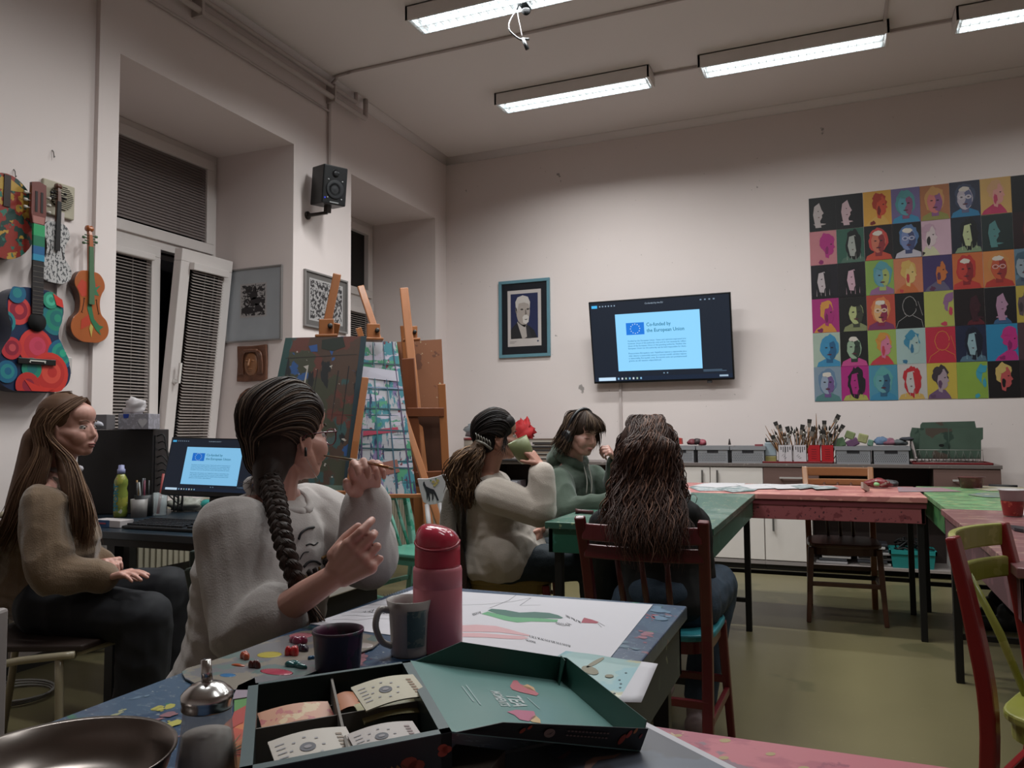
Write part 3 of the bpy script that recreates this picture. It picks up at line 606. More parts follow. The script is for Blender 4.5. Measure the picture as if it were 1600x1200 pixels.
# ventilator
r = thing('ventilator', 'square cream wall ventilator with a round grille beside the violins', 'ventilator', (XL-.03, 2.71, 2.31))
mb = MB(mat('cream_plastic', 'a9a08c', .5)); mb.box(XL-.03, XL-.012, 2.615, 2.79, 2.225, 2.40); mb.build('plate', r, bevel=.006)
MB(C('17130f', .8)).lathe([(.062, 0), (.062, .004)], (XL-.012, 2.715, 2.325), 28, (1, 0, 0)).build('opening', r)
mb = MB(mat('cream_plastic')); mb.lathe([(.026, 0), (.026, .01)], (XL-.012, 2.715, 2.325), 20, (1, 0, 0))
for k in range(-6, 7):
    q = .0095*k; hh = math.sqrt(max(0, .062**2-q*q)); mb.box(XL-.008, XL-.002, 2.715-hh, 2.715+hh, 2.325+q-.0022, 2.325+q+.0022)
mb.build('grille', r)
# junction box, hooks
tag(MB(mat('white_plastic', 'bcb4b0', .45)).box(XL-.03, XL+.005, 2.715, 2.785, 1.43, 1.515).build('junction_box', bevel=.004), 'small white junction box on the wall beside the painted guitar', 'junction box')
for y, z, nm in ((2.475, 2.37, 'small wall hook above the painted guitar'), (2.67, 2.53, 'small wall hook above the ventilator')):
    tag(MB(C('8d8a88', .3, metal=1)).tube([(XL-.03, y, z+.03), (XL-.02, y, z+.02), (XL-.015, y, z-.01), (XL-.008, y, z-.005)], .0025, 6).build('hook'), nm, 'hook')
# speaker
c = V(XL+.16, 4.86, 3.0); fx = nrm(V(.80, -.42, -.12)); sx = nrm(np.cross(Z_, fx)); ux = np.cross(fx, sx)
r = thing('loudspeaker', 'small black loudspeaker on a wall bracket between the two windows', 'loudspeaker', V(XL, 4.9, 2.8))
c = D(514, 292, 5.75); MB(mat('speaker_black', '101114', .4)).fbox(c, sx*.095, ux*.14, fx*.1).build('cabinet', r, bevel=.008)
f = c+fx*.1; mb = MB(C('1b1c20', .6)).lathe([(.062, .0), (.07, .004), (.066, .007), (.04, -.002), (.015, .003)], f-ux*.03, 26, fx); mb.build('woofer', r)
MB(C('17181b', .4)).lathe([(.025, 0), (.027, .004), (.01, .006)], f+ux*.085, 18, fx).build('tweeter', r)
mb = MB(C('9a9a9c', .3)); 
for a, b in ((-.055, .035), (.055, .035), (-.055, -.095), (.055, -.095)): mb.lathe([(.006, 0), (.006, .004)], f+sx*a+ux*b, 10, fx)
mb.fbox(f-ux*.125+fx*.001, sx*.035, ux*.004, fx*.001); mb.build('fixings', r)
MB(em('2a3acc', .8)).lathe([(.006, 0), (.006, .003)], f-sx*.075-ux*.1, 10, fx).build('blue_light', r)
mb = MB(mat('speaker_bracket', '3a3431', .4, metal=.6)); b0 = V(XL, c[1]-.02, c[2]-.2); mb.lathe([(.03, 0), (.03, .012)], b0, 14, X_); mb.beam(b0, c-ux*.19, .02, .02); mb.beam(c-ux*.19, c-ux*.14, .05, .03, X_); mb.build('bracket', r)

# ================================================================ framed prints by the window, clay faces
def woodcut(seedcol, bgc, frac):
    def f(r, o, ex, ez, n, W, H):
        P = flat(o, ex, ez, n); mb = MB(C(bgc, .3)); mb.poly([P(0, 0), P(W, 0), P(W, H), P(0, H)])
        a, b, c_, d = frac; mb.use(C('a5a1a0', .6)); mb.poly([P(a*W, b*H, 1), P(c_*W, b*H, 1), P(c_*W, d*H, 1), P(a*W, d*H, 1)])
        m = .012; mb.use(mat(seedcol[0], 'a19d9c', .6, splat=[('2a2729', seedcol[1], .5, seedcol[2]), ('3a3638', seedcol[1]*2.3, .6, (1, 1, 1))])); mb.poly([P(a*W+m, b*H+m, 2), P(c_*W-m, b*H+m, 2), P(c_*W-m, d*H-m, 2), P(a*W+m, d*H-m, 2)])
        if frac[0] > .2:
            mb.use(C('2b2628', .6)); w0, h0 = (c_-a)*W, (d-b)*H
            def Q(x, y, k=3): return P(a*W+x*w0, b*H+y*h0, k)
            for cx, cy, rx, ry in ((.5, .62, .16, .12), (.3, .78, .1, .07), (.58, .45, .22, .13), (.55, .8, .07, .09)): mb.poly([Q(x, y) for x, y in blobpts(cx, cy, rx, ry, 14, .4, 5)])
            mb.poly([Q(x, y) for x, y in [(.05, .14), (.08, .26), (.2, .33), (.38, .3), (.52, .2), (.54, .12), (.3, .1)]]); mb.poly([Q(x, y) for x, y in [(.55, .15), (.58, .4), (.7, .38), (.86, .25), (.9, .14)]])
            for k in range(10):
                t0, t1 = 2*math.pi*k/10, 2*math.pi*(k+1)/10; mb.poly([Q(.27+.12*math.cos(t0), .43+.13*math.sin(t0)), Q(.27+.12*math.cos(t1), .43+.13*math.sin(t1)), Q(.27+.07*math.cos(t1), .43+.08*math.sin(t1)), Q(.27+.07*math.cos(t0), .43+.08*math.sin(t0))])
            for x0, y0, x1, y1 in ((.72, .54, .92, .57), (.89, .4, .92, .57), (.12, .62, .4, .645), (.58, .7, .6, .98)): mb.poly([Q(x0, y0), Q(x1, y0), Q(x1, y1), Q(x0, y1)])
        mb.build('print', r)
    return f
frame_pic('framed_print', 'silver framed print with a small dark woodcut, beside the open window', 'framed picture', (-4.195, N1[1]-.001, 1.79), (1, 0, 0), (0, 0, 1), .52, .55, .012, .02, mat('silver_frame', '8c8886', .35, metal=.4), woodcut(('woodcut_a', 40, (1, 1, 1)), '9fa3a8', (.25, .32, .74, .80)))
frame_pic('framed_print', 'grey framed black and white patterned print on the wall behind the easels', 'framed picture', (XL+.001, 5.19, 1.90), (0, -1, 0), (0, 0, 1), .545, .425, .014, .022, mat('silver_frame'), lambda r, o, ex, ez, n, W, H: woodcut(('woodcut_b', 22, (1, 1, 1)), '5d5957', (.06, .07, .94, .93))(r, o, ex, ez, n, W, H)) if False else None
def mirror_pic():
    # seen from the room the left wall runs towards +y to the right
    o = V(XL+.001, 4.645, 1.90); ex, ez, n = Y_, Z_, X_
    r = thing('framed_print', 'grey framed black and white patterned print on the wall behind the easels', 'framed picture', o); W, H, wf, d = .545, .425, .014, .02
    mb = MB(mat('silver_frame'))
    for a0, a1, b0, b1 in ((0, W, 0, wf), (0, W, H-wf, H), (0, wf, wf, H-wf), (W-wf, W, wf, H-wf)): mb.fbox(o+ex*(a0+a1)/2+ez*(b0+b1)/2+n*d/2, ex*(a1-a0)/2, ez*(b1-b0)/2, n*d/2)
    mb.build('frame', r, bevel=.002); woodcut(('woodcut_b', 38, (1, 1, 1)), '5d5957', (.09, .1, .91, .9))(r, o+ex*wf+ez*wf+n*.009, ex, ez, n, W-2*wf, H-2*wf)
mirror_pic()
M_clay = mat('carved_clay', '6b4431', .5, coat=.3, var=.25, scale=30, bump=.8, bscale=90)
M_clayl = mat('carved_clay_light', '8a5c3c', .45, coat=.3, var=.15, scale=30)
def relief(name, label, x, z, W, H, rnd_):
    y = N1[1]; r = thing(name, label, 'clay relief', (x, y, z))
    mb = MB(M_clay); P_ = lambda u, v: V(x+u*W/2, y-.0, z+v*H/2)
    pl = blobpts(0, 0, W/2, H/2, 28, .06, 3) if rnd_ else [(-W/2, -H/2+.005), (-W*.2, -H/2), (W*.2, -H/2+.004), (W/2-.004, -H/2+.002), (W/2, 0), (W/2-.005, H/2), (0, H/2-.006), (-W/2, H/2-.002), (-W/2+.006, 0)]
    mb.prism(pl, (x, y-.001, z), X_, Z_, V(0, -1, 0), .022); mb.build('slab', r, bevel=.006)
    mb = MB(M_clayl); F = lambda u, v, d: V(x+u*W, y-.022-d, z+v*H)
    mb.ell(F(0, -.02, .0), (W*.24, .022, H*.32)); mb.cap(F(0, .1, .022), F(0, -.06, .034), .006, .011); mb.ell(F(0, -.16, .014), (W*.1, .012, .006)); mb.ell(F(0, -.2, .014), (W*.08, .012, .006))
    for s in (-1, 1): mb.ell(F(s*.1, .06, .018), (.013, .008, .007)); mb.cap(F(s*.04, .12, .016), F(s*.17, .11, .01), .005, .004)
    mb.build('carved_face', r)
    mb = MB(M_clay)
    for s in (-1, 1):
        for k in range(3): mb.tube(smooth_path([F(s*.05*k, .36-.02*k, .008), F(s*(.22+.05*k), .28, .012), F(s*(.28+.05*k), .0, .01), F(s*(.26+.06*k), -.3, .006)], 4), .009, 7)
    mb.cap(F(-.2, .34, .012), F(.2, .34, .012), .012, .012); mb.build('carved_hair', r)
relief('clay_relief', 'square brown carved clay face below the small woodcut', -3.938, 1.628, .275, .27, False)
relief('clay_relief', 'round clay face partly hidden behind the braided head', -3.93, 1.33, .28, .24, True)
for x, z in ((-3.94, 1.775), (-3.93, 1.468)): pass
# ================================================================ tables
M_steel = mat('black_steel', '141314', .45)
def table(label, x0, x1, y0, y1, top, apr, H=.755, apron=.095, legs=None, tt=.028, group=None, mid=None, strz=.17, str_ends=(0, 1)):
    r = thing('table', label, 'table', ((x0+x1)/2, (y0+y1)/2, 0), group)
    MB(top).box(x0, x1, y0, y1, H-tt, H).build('tabletop', r, bevel=.003)
    i = .012; mb = MB(apr); z0, z1 = H-tt-apron, H-tt
    for a in ((x0+i, x1-i, y0+i, y0+i+.02), (x0+i, x1-i, y1-i-.02, y1-i), (x0+i, x0+i+.02, y0+i, y1-i), (x1-i-.02, x1-i, y0+i, y1-i)): mb.box(*a, z0, z1)
    if mid: mb.use(mid); 
    mb.build('apron', r, bevel=.002)
    L = legs or [(x0+.04, y0+.04), (x1-.04, y0+.04), (x0+.04, y1-.04), (x1-.04, y1-.04)]
    for lx, ly in L: MB(M_steel).box(lx-.016, lx+.016, ly-.016, ly+.016, 0, z1).build('leg', r, bevel=.002)
    for e in str_ends: MB(M_steel).box(L[e*2][0], L[e*2+1][0], L[e*2][1]-.01, L[e*2][1]+.01, strz-.012, strz+.012).build('stretcher', r)
    return r
Tg = mat('green_table', '345c4e', .38, var=.08, coat=.25, splat=[('566f64', 5, .56, None), ('8a9a78', 30, .70, None), ('a98a78', 60, .73, None)])
Tg_e = mat('green_table_edge', '1f5a47', .45, coat=.2, splat=[('2f6a5a', 12, .6, None)])
table('dark green table before the curly-haired person', -1.10, -.43, 2.98, 4.60, Tg, Tg_e, legs=[(-1.055, 3.03), (-.475, 3.03), (-1.055, 4.555), (-.475, 4.555)])
Tp = mat('pink_table', 'b0716d', .42, var=.06, coat=.15, splat=[('c48a80', 8, .55, None), ('8f4f50', 50, .72, None)])
Tp_e = mat('pink_table_edge', '9a5458', .5, splat=[('7a3a40', 16, .6, None), ('4f2a33', 60, .70, None)])
r = table('pink table in front of the brown chair', -1.05, .435, 4.62, 5.42, Tp, Tp_e, apron=.11, tt=.03, strz=.2, str_ends=(1,), legs=[(-1.0, 4.66), (.40, 4.66), (-1.0, 5.3), (.40, 5.3)])
MB(mat('pink_table_gap', '6e2f36', .6)).box(-1.045, .43, 4.628, 4.634, .695, .722).build('groove', r)
Tl = mat('light_green_table', '5c7d58', .42, var=.06, coat=.15, splat=[('6a9468', 6, .52, (1, 2, 1)), ('96a070', 16, .62, (1, 3, 1)), ('3f7a48', 20, .68, None)])
table('light green table at the right, beyond the mauve table', .452, 1.16, 4.03, 5.47, Tl, mat('light_green_edge', '3d7040', .5, splat=[('2a5a35', 14, .6, None)]), apron=.11, legs=[(.49, 4.12), (1.12, 4.12), (.49, 5.4), (1.12, 5.4)], str_ends=(1,))
Tm = mat('mauve_table', '7a5052', .38, var=.06, coat=.25, splat=[('8f6a66', 6, .6, (1, 3, 1)), ('b89a80', 28, .69, (.5, 2.5, 1)), ('8a3a44', 40, .72, None)])
table('mauve paint-scratched table at the right edge', .43, 1.14, 2.42, 4.02, Tm, mat('mauve_edge', '5a3a40', .5, splat=[('6e4a50', 12, .6, None)]), apron=.12, strz=.2, legs=[(.475, 2.5), (1.1, 2.5), (.475, 3.98), (1.1, 3.98)])
Tb = mat('blue_table', '24405e', .34, var=.08, coat=.3, splat=[('35506a', 5, .56, None), ('4f6478', 60, .66, (1, 2, 1)), ('2f6a5a', 13, .73, (1, 2, 1)), ('7a4a58', 17, .74, None), ('8a8f90', 120, .75, (1, 1, 1))])
table('dark blue paint-spattered table in the foreground', -.955, -.30, .12, 1.675, Tb, mat('blue_edge', '3c4444', .5, splat=[('4a5450', 9, .6, None), ('8a9278', 22, .76, None)]), apron=.11, legs=[(-.91, .2), (-.345, .2), (-.91, 1.62), (-.345, 1.62)], strz=.2)
Tq = mat('rose_table', 'a04a5c', .42, var=.07, coat=.15, splat=[('b05c68', 5, .55, None), ('7a5a66', 9, .70, None), ('b09a78', 9, .765, None), ('8a3a50', 30, .7, None)])
table('rose-pink table with yellow paint spots at the bottom right', -.29, 1.15, .15, .995, Tq, mat('rose_edge', '8a3f50', .5), apron=.09, legs=[(-.24, .2), (1.1, .2), (-.24, .93), (1.1, .93)])

# ================================================================ cabinets along the back wall
M_wtop = mat('worktop', '6e6461', .45, splat=[('8a807c', 40, .7, None)])
M_cab = mat('cabinet_white', 'd6cec9', .45, var=.02)
M_oak = mat('dark_oak', '6f5650', .5, grain='woodx', var=.14, scale=6)
M_oakd = mat('dark_oak_inside', '4a3d3a', .6, grain='woodx', var=.1, scale=6)
M_brush = mat('brushed_metal', '8f8c8a', .35, metal=.8)
YF, YK = 6.53, YB-.005
tag(MB(M_wtop).box(-2.95, 1.10, YF-.01, YK, .815, .843).build('worktop', bevel=.003), 'long brown-grey worktop running along the back wall', 'worktop')
def white_cab(x0, x1, splits, label):
    r = thing('cabinet', label, 'cabinet', ((x0+x1)/2, 6.73, 0), 'white cabinets under the worktop')
    MB(M_cab).box(x0, x1, YF+.02, YK, .075, .814).build('body', r)
    MB(mat('plinth_dark', '1c1a1a', .6)).box(x0, x1, YF+.03, YK, 0, .045).build('plinth', r)
    MB(mat('grey_strip', '8a8280', .5)).box(x0, x1, YF+.0, YF+.03, .045, .073).build('bottom_rail', r)
    for a, b, hx, z0, z1, top in splits:
        d = MB(M_cab).box(a+.003, b-.003, YF, YF+.018, .08, top).build('door', r, bevel=.002)
        if 1:
            MB(M_brush).box(hx-.007, hx+.007, YF-.03, YF-.018, z0, z1).box(hx-.004, hx+.004, YF-.02, YF, z0+.01, z0+.02).box(hx-.004, hx+.004, YF-.02, YF, z1-.02, z1-.01).build('handle', d)
white_cab(-1.50, -.545, [(-1.36, -.96, -1.02, .60, .785, .808), (-.96, -.545, -.90, .60, .785, .808)], 'white double-door cabinet right of the curly-haired head')
white_cab(-.543, -.215, [(-.543, -.215, -.475, .31, .46, .62)], 'narrow white cabinet under the left wood-fronted drawer')
# the wood-fronted desk
r = thing('desk', 'dark wood desk with two drawers and an open bottom shelf in the back row', 'desk', (.44, 6.73, 0))
mb = MB(M_oakd); mb.box(-.213, 1.09, YK-.02, YK, .05, .814); mb.box(-.15, -.13, YF+.03, YK, .62, .814); mb.box(.66, .68, YF+.03, YK, .62, .814); mb.box(-.213, -.195, YF+.03, YK, .05, .814); mb.build('carcass', r)
MB(mat('desk_shelf', '8f8581', .5)).box(-.21, .80, YF+.01, YK, .60, .62).build('shelf', r); MB(mat('desk_shelf')).box(-.21, .80, YF+.01, YK, .045, .065).build('shelf', r)
MB(M_cab).box(.765, .80, YF+.0, YK, .02, .60).box(-.215, -.19, YF, YK, .045, .6).build('side_panel', r)
MB(M_oak).box(1.07, 1.09, YF+.01, YK, 0, .814).box(.8, .815, YF+.2, YK, 0, .6).build('end_panel', r)
for a, b, l in ((-.543, -.13, 1), (.66, 1.09, 1)):
    d = MB(M_oak).box(a, b, YF-.002, YF+.016, .625, .812).build('drawer', r, bevel=.002)
    cx = -.335 if a < 0 else .865
    MB(mat('light_metal', 'cfcac6', .3, metal=.3)).box(cx-.085, cx+.085, YF-.035, YF-.022, .725, .737).box(cx-.08, cx-.07, YF-.03, YF, .722, .735).box(cx+.07, cx+.08, YF-.03, YF, .722, .735).build('handle', d)
# extend drawer left to meet cabinet front seen at x=-.53
# left open unit
r = thing('shelf_unit', 'low open shelf unit at the left end of the back row, stacked with paper', 'shelf unit', (-2.2, 6.73, 0))
mb = MB(M_oakd); mb.box(-2.95, -1.51, YK-.02, YK, .0, .815)
for x in (-2.95, -2.25, -1.53): mb.box(x, x+.02, YF+.01, YK, 0, .815)
mb.box(-2.95, -1.51, YF+.02, YK, .05, .07); mb.box(-2.95, -1.51, YF+.02, YK, .42, .44); mb.build('carcass', r)
# ================================================================ baskets on the worktop
M_bask = mat('basket_grey', '86868a', .5); M_hole = mat('basket_hole', '3c3c40', .8)
ZW = .843
def basket(x0, x1, y0, y1, label):
    z0, z1 = ZW, ZW+.135; r = thing('storage_basket', label, 'basket', ((x0+x1)/2, (y0+y1)/2, z0), 'grey perforated baskets on the worktop')
    t = .006; s = .012; mb = MB(M_bask)
    mb.prism([(x0+s, y0+s), (x1-s, y0+s), (x1-s, y1-s), (x0+s, y1-s)], (0, 0, z0), X_, Y_, Z_, .004)
    for a, b, c, d in ((x0, x1, y0, y0+t), (x0, x1, y1-t, y1), (x0, x0+t, y0, y1), (x1-t, x1, y0, y1)): mb.box(a, b, c, d, z0, z1)
    mb.box(x0-.006, x1+.006, y0-.006, y0+.004, z1-.03, z1); mb.box(x0-.006, x0+.004, y0, y1, z1-.03, z1); mb.box(x1-.004, x1+.006, y0, y1, z1-.03, z1); mb.box(x0, x1, y1-.004, y1+.006, z1-.03, z1)
    mb.use(M_hole); w = x1-x0; nx = int(w/.014)
    for j in range(5):
        for i in range(nx-1):
            cx = x0+.016+(w-.032)*(i+.5*(j % 2))/(nx-1); cz = z0+.02+j*.0135; mb.poly([(cx-.0035, y0-.0006, cz), (cx, y0-.0006, cz-.0045), (cx+.0035, y0-.0006, cz), (cx, y0-.0006, cz+.0045)])
    mb.build('tub', r)
    MB(mat('slot_dark', '242226', .8)).box((x0+x1)/2-.045, (x0+x1)/2+.045, y0-.001, y0+.002, z1-.055, z1-.032).build('hand_slot', r)
    return z1
bx = [(ony(1042, 700, YF+.02)[0], ony(1085, 700, YF+.02)[0]), (ony(1089, 700, YF+.02)[0], ony(1138, 700, YF+.02)[0]), (ony(1142, 700, YF+.02)[0], ony(1195, 700, YF+.02)[0]), (ony(1305, 700, YF+.02)[0], ony(1361, 700, YF+.02)[0]), (ony(1363.5, 700, YF+.02)[0], ony(1421, 700, YF+.02)[0])]
labs = ['grey perforated basket nearest the curly-haired head, holding a red box', 'grey perforated basket with dark red packets, second from the curly-haired head', 'grey perforated basket holding scissors, just left of the pale upright bottle', 'grey perforated basket of green and purple sponges beside the red brush boxes', 'grey perforated basket of rags beside the green palettes']
def lump(name, label, cat, c, r, m, seed, amp=.35, n=2, group=None, flatbot=True):
    mb = MB(m); mb.ell(c, r, nu=18, nv=12); rnd = np.random.RandomState(seed); k = []
    for p in mb.v:
        q = V(p)-V(c); nz = noise.noise(Vector((p[0]*30+seed, p[1]*30, p[2]*30)))+.5*noise.noise(Vector((p[0]*70, p[1]*70+seed, p[2]*70))); q = q*(1+amp*nz)
        if flatbot and q[2] < -r[2]*.75: q[2] = -r[2]*.75
        k.append(tuple(V(c)+q))
    mb.v = k; return tag(mb.build(name), label, cat, group)
for i, ((a, b), l) in enumerate(zip(bx, labs)):
    basket(a, b, YF+.02, YF+.27, l)
    tag(MB(mat('basket_stuff', '3d3a3c', .8, var=.4, scale=60, splat=[('77716f', 40, .6, None), ('6a3038', 50, .66, None)])).box(a+.01, b-.01, YF+.03, YF+.26, ZW+.01, ZW+.115).build('art_supplies'), 'loose dark art supplies filling the '+l[5:], 'supplies', kind='stuff')
yb_ = YF+.14
def bp(px, py, y=YF+.12): return ony(px, py, y)
tag(MB(C('b03a34', .5)).prism([(-.03, 0), (.03, 0), (.025, .05), (-.02, .055)], bp(1060, 694), X_, Z_, Y_, .06).build('red_box'), 'red box sticking out of the basket beside the curly hair', 'box')
for i, (px, py, c, rx) in enumerate(((1082, 691, '6a2c34', .05), (1090, 690, '3a2c2e', .04), (1097, 692, '8a3a48', .035))):
    lump('paint_packet', ['dark red crumpled packet', 'blackish crumpled packet', 'pinkish crumpled packet'][i]+' in the basket behind the pink table', 'packet', bp(px, py), (rx, .04, .028), C(c, .5), i)
r = thing('scissors', 'dark pointed tool standing up in the basket left of the bottle', 'scissors', bp(1140, 694)); mb = MB(C('3a2f2f', .5)); mb.prism([(-.012, 0), (.012, 0), (.002, .05), (-.004, .05)], bp(1140, 695), X_, Z_, Y_, .006); mb.build('blade', r)
tag(MB(C('8c4a50', .5)).box(*(bp(1181, 712)[0], bp(1193, 712)[0]), YF+.05, YF+.12, ZW+.118, ZW+.15).build('paint_box'), 'small pink and green box in the basket by the bottle', 'box')
for i, (px, py, c, rx, rz) in enumerate(((1311, 690, '5a7355', .045, .035), (1328, 678, '7f8a60', .035, .03), (1332, 690, '6a4a68', .045, .03), (1348, 683, '9a9a6c', .035, .035), (1360, 690, '6a8a78', .02, .025))):
    rr = random.Random(i); o = bp(px, py); a = rr.uniform(-.5, .5); ex = V(math.cos(a), 0, math.sin(a)); ez = V(-math.sin(a), 0, math.cos(a))
    tag(MB(mat('sponge_%d' % i, c, .9, bump=.8, bscale=200, var=.12, scale=40)).fbox(o-V(0, 0, .01), ex*rx, Y_*.03, ez*rz).build('sponge', bevel=.008), ['dark green sponge', 'olive sponge on top of the pile', 'purple sponge', 'pale yellow-green sponge', 'small mint sponge'][i]+' in the basket beside the red boxes', 'sponge', 'sponges in the basket')
for i, (px, py, c, rx, rz) in enumerate(((1378, 690, '5a6f8a', .06, .035), (1388, 691, '8a5a6a', .055, .03), (1405, 692, '5a5f62', .06, .026), (1416, 686, '3c3c44', .05, .018))):
    lump('rag', ['blue crumpled rag', 'pinkish crumpled rag', 'grey crumpled rag', 'dark rolled rag'][i]+' in the basket by the green palettes', 'rag', bp(px, py), (rx, .05, rz), mat('rag_%d' % i, c, .9, var=.2, scale=50), i+9)
# trays, brush boxes
M_red = mat('tray_red', '6e1f22', .4)
def tray(a, b, y0, y1, label):
    r = MB(M_red); r.box(a, b, y0, y1, ZW, ZW+.006); frame = ((a, b, y0, y0+.008), (a, b, y1-.008, y1), (a, a+.008, y0, y1), (b-.008, b, y0, y1))
    for q in frame: r.box(*q, ZW, ZW+.016)
    return tag(r.build('tray', bevel=.003), label, 'tray', 'red trays on the worktop')
tray(bp(1191, 712, YF+.01)[0], bp(1302, 712, YF+.01)[0], YF+.005, YF+.25, 'dark red tray under the boxes of brushes')
tray(bp(1425, 712, YF+.01)[0], bp(1552, 712, YF+.01)[0], YF+.005, YF+.33, 'dark red tray under the green palettes')
M_wood = mat('brush_handle', '7a5230', .5, var=.25, scale=30); M_fer = mat('ferrule', '9a948c', .35, metal=.7); M_bri = mat('bristle', '2a2624', .9)
boxes = []
for k, (a, b, col) in enumerate(((1216, 1238, 'w'), (1239, 1259, 'w'), (1262, 1281, 'r'), (1283, 1303, 'r'))):
    pass
def brush_box(pa, pb, white, label, split):
    y0, y1 = YF+.03, YF+.12; a, b = bp(pa, 712, y0)[0], bp(pb, 712, y0)[0]; z0, z1 = ZW+.007, ZW+.007+.137
    m = mat('box_white' if white else 'box_red', 'c4bcc0' if white else 'a81c24', .45); r = thing('brush_box', label, 'brush box', ((a+b)/2, (y0+y1)/2, z0), 'boxes of brushes')
    mb = MB(m); t = .003; mb.box(a, b, y0, y1, z0, z0+.003)
    for q in ((a, b, y0, y0+t), (a, b, y1-t, y1), (a, a+t, y0, y1), (b-t, b, y0, y1)): mb.box(*q, z0, z1)
    mb.build('box', r); mb = MB(C('2c282c' if white else '6a1018', .6)); w = b-a
    if white:
        for i in range(5):
            x = a+w*(.18+.16*i); mb.box(x, x+.006, y0-.001, y0, z1-.05+(.012 if i in (0, 4) else -.004*(2-abs(i-2))), z1-.012)
        for i in range(3): mb.tube([(a+w*(.25+.1*i), y0-.0008, z0+.05-.01*i), (a+w*(.4+.1*i), y0-.0008, z0+.065-.012*i)], .0008, 4)
    else:
        for i in range(5): mb.box(a+w*.3, a+w*.7, y0-.0008, y0, z0+.03+.018*i, z0+.034+.018*i)
    if split: mb.box(a+w*.48, a+w*.5, y0-.001, y0, z0, z1)
    mb.build('print', r); boxes.append((a, b, y0, y1, z0, z1))
brush_box(1216, 1238, True, 'white box with black stripes nearest the pale bottle, full of brushes', True)
brush_box(1239.5, 1260.5, True, 'white box with black stripes beside the red boxes, full of brushes', False)
brush_box(1262, 1282, False, 'red box of brushes beside the white boxes', False)
brush_box(1283.5, 1303, False, 'red box of brushes beside the sponge basket', False)
rnd = random.Random(4)
def brush(base, tip, style, i):
    base, tip = V(base), V(tip); d = nrm(tip-base); L = np.linalg.norm(tip-base); bx_ = ['white box near the bottle', 'white box by the red ones', 'red box by the white ones', 'red box by the sponges'][i]
    nm = ['slim dark paintbrush', 'broad flat paintbrush', 'wooden-handled paintbrush with its handle up'][style]
    r = thing('paintbrush', nm+' standing in the '+bx_, 'paintbrush', base, 'paintbrushes in the '+bx_)
    if style == 2: MB(M_wood).tube([base, base+d*L*.6, tip], [.003, .0045, .0018], 7).build('handle', r)
    elif style == 0:
        MB(mat('brush_dark', '3f3a36', .5, var=.3, scale=30)).tube([base, base+d*L*.75], [.003, .004], 7).build('handle', r)
        MB(M_fer).tube([base+d*L*.75, base+d*L*.86], [.005, .006], 8).build('ferrule', r); MB(M_bri).tube([base+d*L*.86, base+d*L*.93, tip], [.006, .008, .002], 8).build('bristles', r)
    else:
        sd = nrm(np.cross(d, Y_)); MB(M_wood).tube([base, base+d*L*.72], [.004, .006], 7).build('handle', r)
        MB(M_fer).beam(base+d*L*.72, base+d*L*.86, .022, .009, Y_, w2=.03).build('ferrule', r); MB(M_bri).beam(base+d*L*.86, tip, .03, .01, Y_, w2=.034, h2=.006).build('bristles', r)
for i, (a, b, y0, y1, z0, z1) in enumerate(boxes):
    for k in range(20):
        bx0 = V(rnd.uniform(a+.012, b-.012), rnd.uniform(y0+.012, y1-.012), z0+.01); lean = V(rnd.uniform(-.1, .1)+(-.05, 0, -.02, .05)[i], rnd.uniform(-.03, .04), 0)
        L = rnd.uniform(.2, .29); st = rnd.choice([0, 0, 0, 1, 2, 2]); brush(bx0, bx0+lean+V(0, 0, L), st, i)
for px0, py0, px1, py1, st, i in ((1228, 700, 1211, 659, 1, 0), (1232, 700, 1217, 664, 1, 0), (1277, 700, 1275, 646, 2, 2), (1285, 690, 1311, 648, 1, 3), (1290, 690, 1312, 651, 0, 3), (1296, 700, 1318, 664, 1, 3), (1262, 700, 1265, 655, 1, 2), (1288, 700, 1288, 657, 1, 3)):
    brush(bp(px0, py0, YF+.08), bp(px1, py1, YF+.08), st, i)
# pale bottle/jar of pens left of the boxes
a, b = bp(1196, 712)[0], bp(1214, 712)[0]; r = thing('plastic_jar', 'pale blue jar with yellow paint at the bottom, left of the brush boxes', 'jar', ((a+b)/2, YF+.12, ZW+.006))
MB(mat('jar_pale', '98a4ac', .3, splat=[])).box(a, b, YF+.06, YF+.16, ZW+.055, ZW+.165).build('jar', r, bevel=.008)
MB(C('8c8450', .4)).box(a+.001, b-.001, YF+.061, YF+.159, ZW+.007, ZW+.056).build('paint', r, bevel=.006)
MB(C('2c2c2c', .6)).box(a+.01, b-.01, YF+.07, YF+.15, ZW+.165, ZW+.178).tube([(a+.01, YF+.1, ZW+.17), (a+.008, YF+.1, ZW+.2)], .006, 8).build('lid', r)
# dish rack with palettes
r = thing('dish_rack', 'wire dish rack holding green palettes on the red tray', 'dish rack', V(bp(1490, 712)[0], YF+.15, ZW+.016))
mb = MB(mat('rack_wire', '8a8a84', .35, metal=.6)); xa, xb = bp(1432, 712, YF+.05)[0], bp(1536, 712, YF+.05)[0]; z0 = ZW+.018
mb.tube([(xa, YF+.05, z0), (xa, YF+.05, z0+.09), (xb, YF+.05, z0+.09), (xb, YF+.05, z0)], .0025, 6); mb.tube([(xa, YF+.28, z0), (xa, YF+.28, z0+.09), (xb, YF+.28, z0+.09), (xb, YF+.28, z0)], .0025, 6)
mb.tube([(xa, YF+.05, z0), (xb, YF+.05, z0)], .0025, 6); mb.tube([(xa, YF+.28, z0), (xb, YF+.28, z0)], .0025, 6)
for i in range(9):
    x = xa+(xb-xa)*(i+.5)/9; mb.tube([(x, YF+.05, z0), (x, YF+.28, z0)], .002, 5)
    for y in (YF+.09, YF+.14): mb.tube([(x-.015, y, z0), (x, y, z0+.08), (x+.02, y, z0)], .002, 5)
mb.build('frame', r)
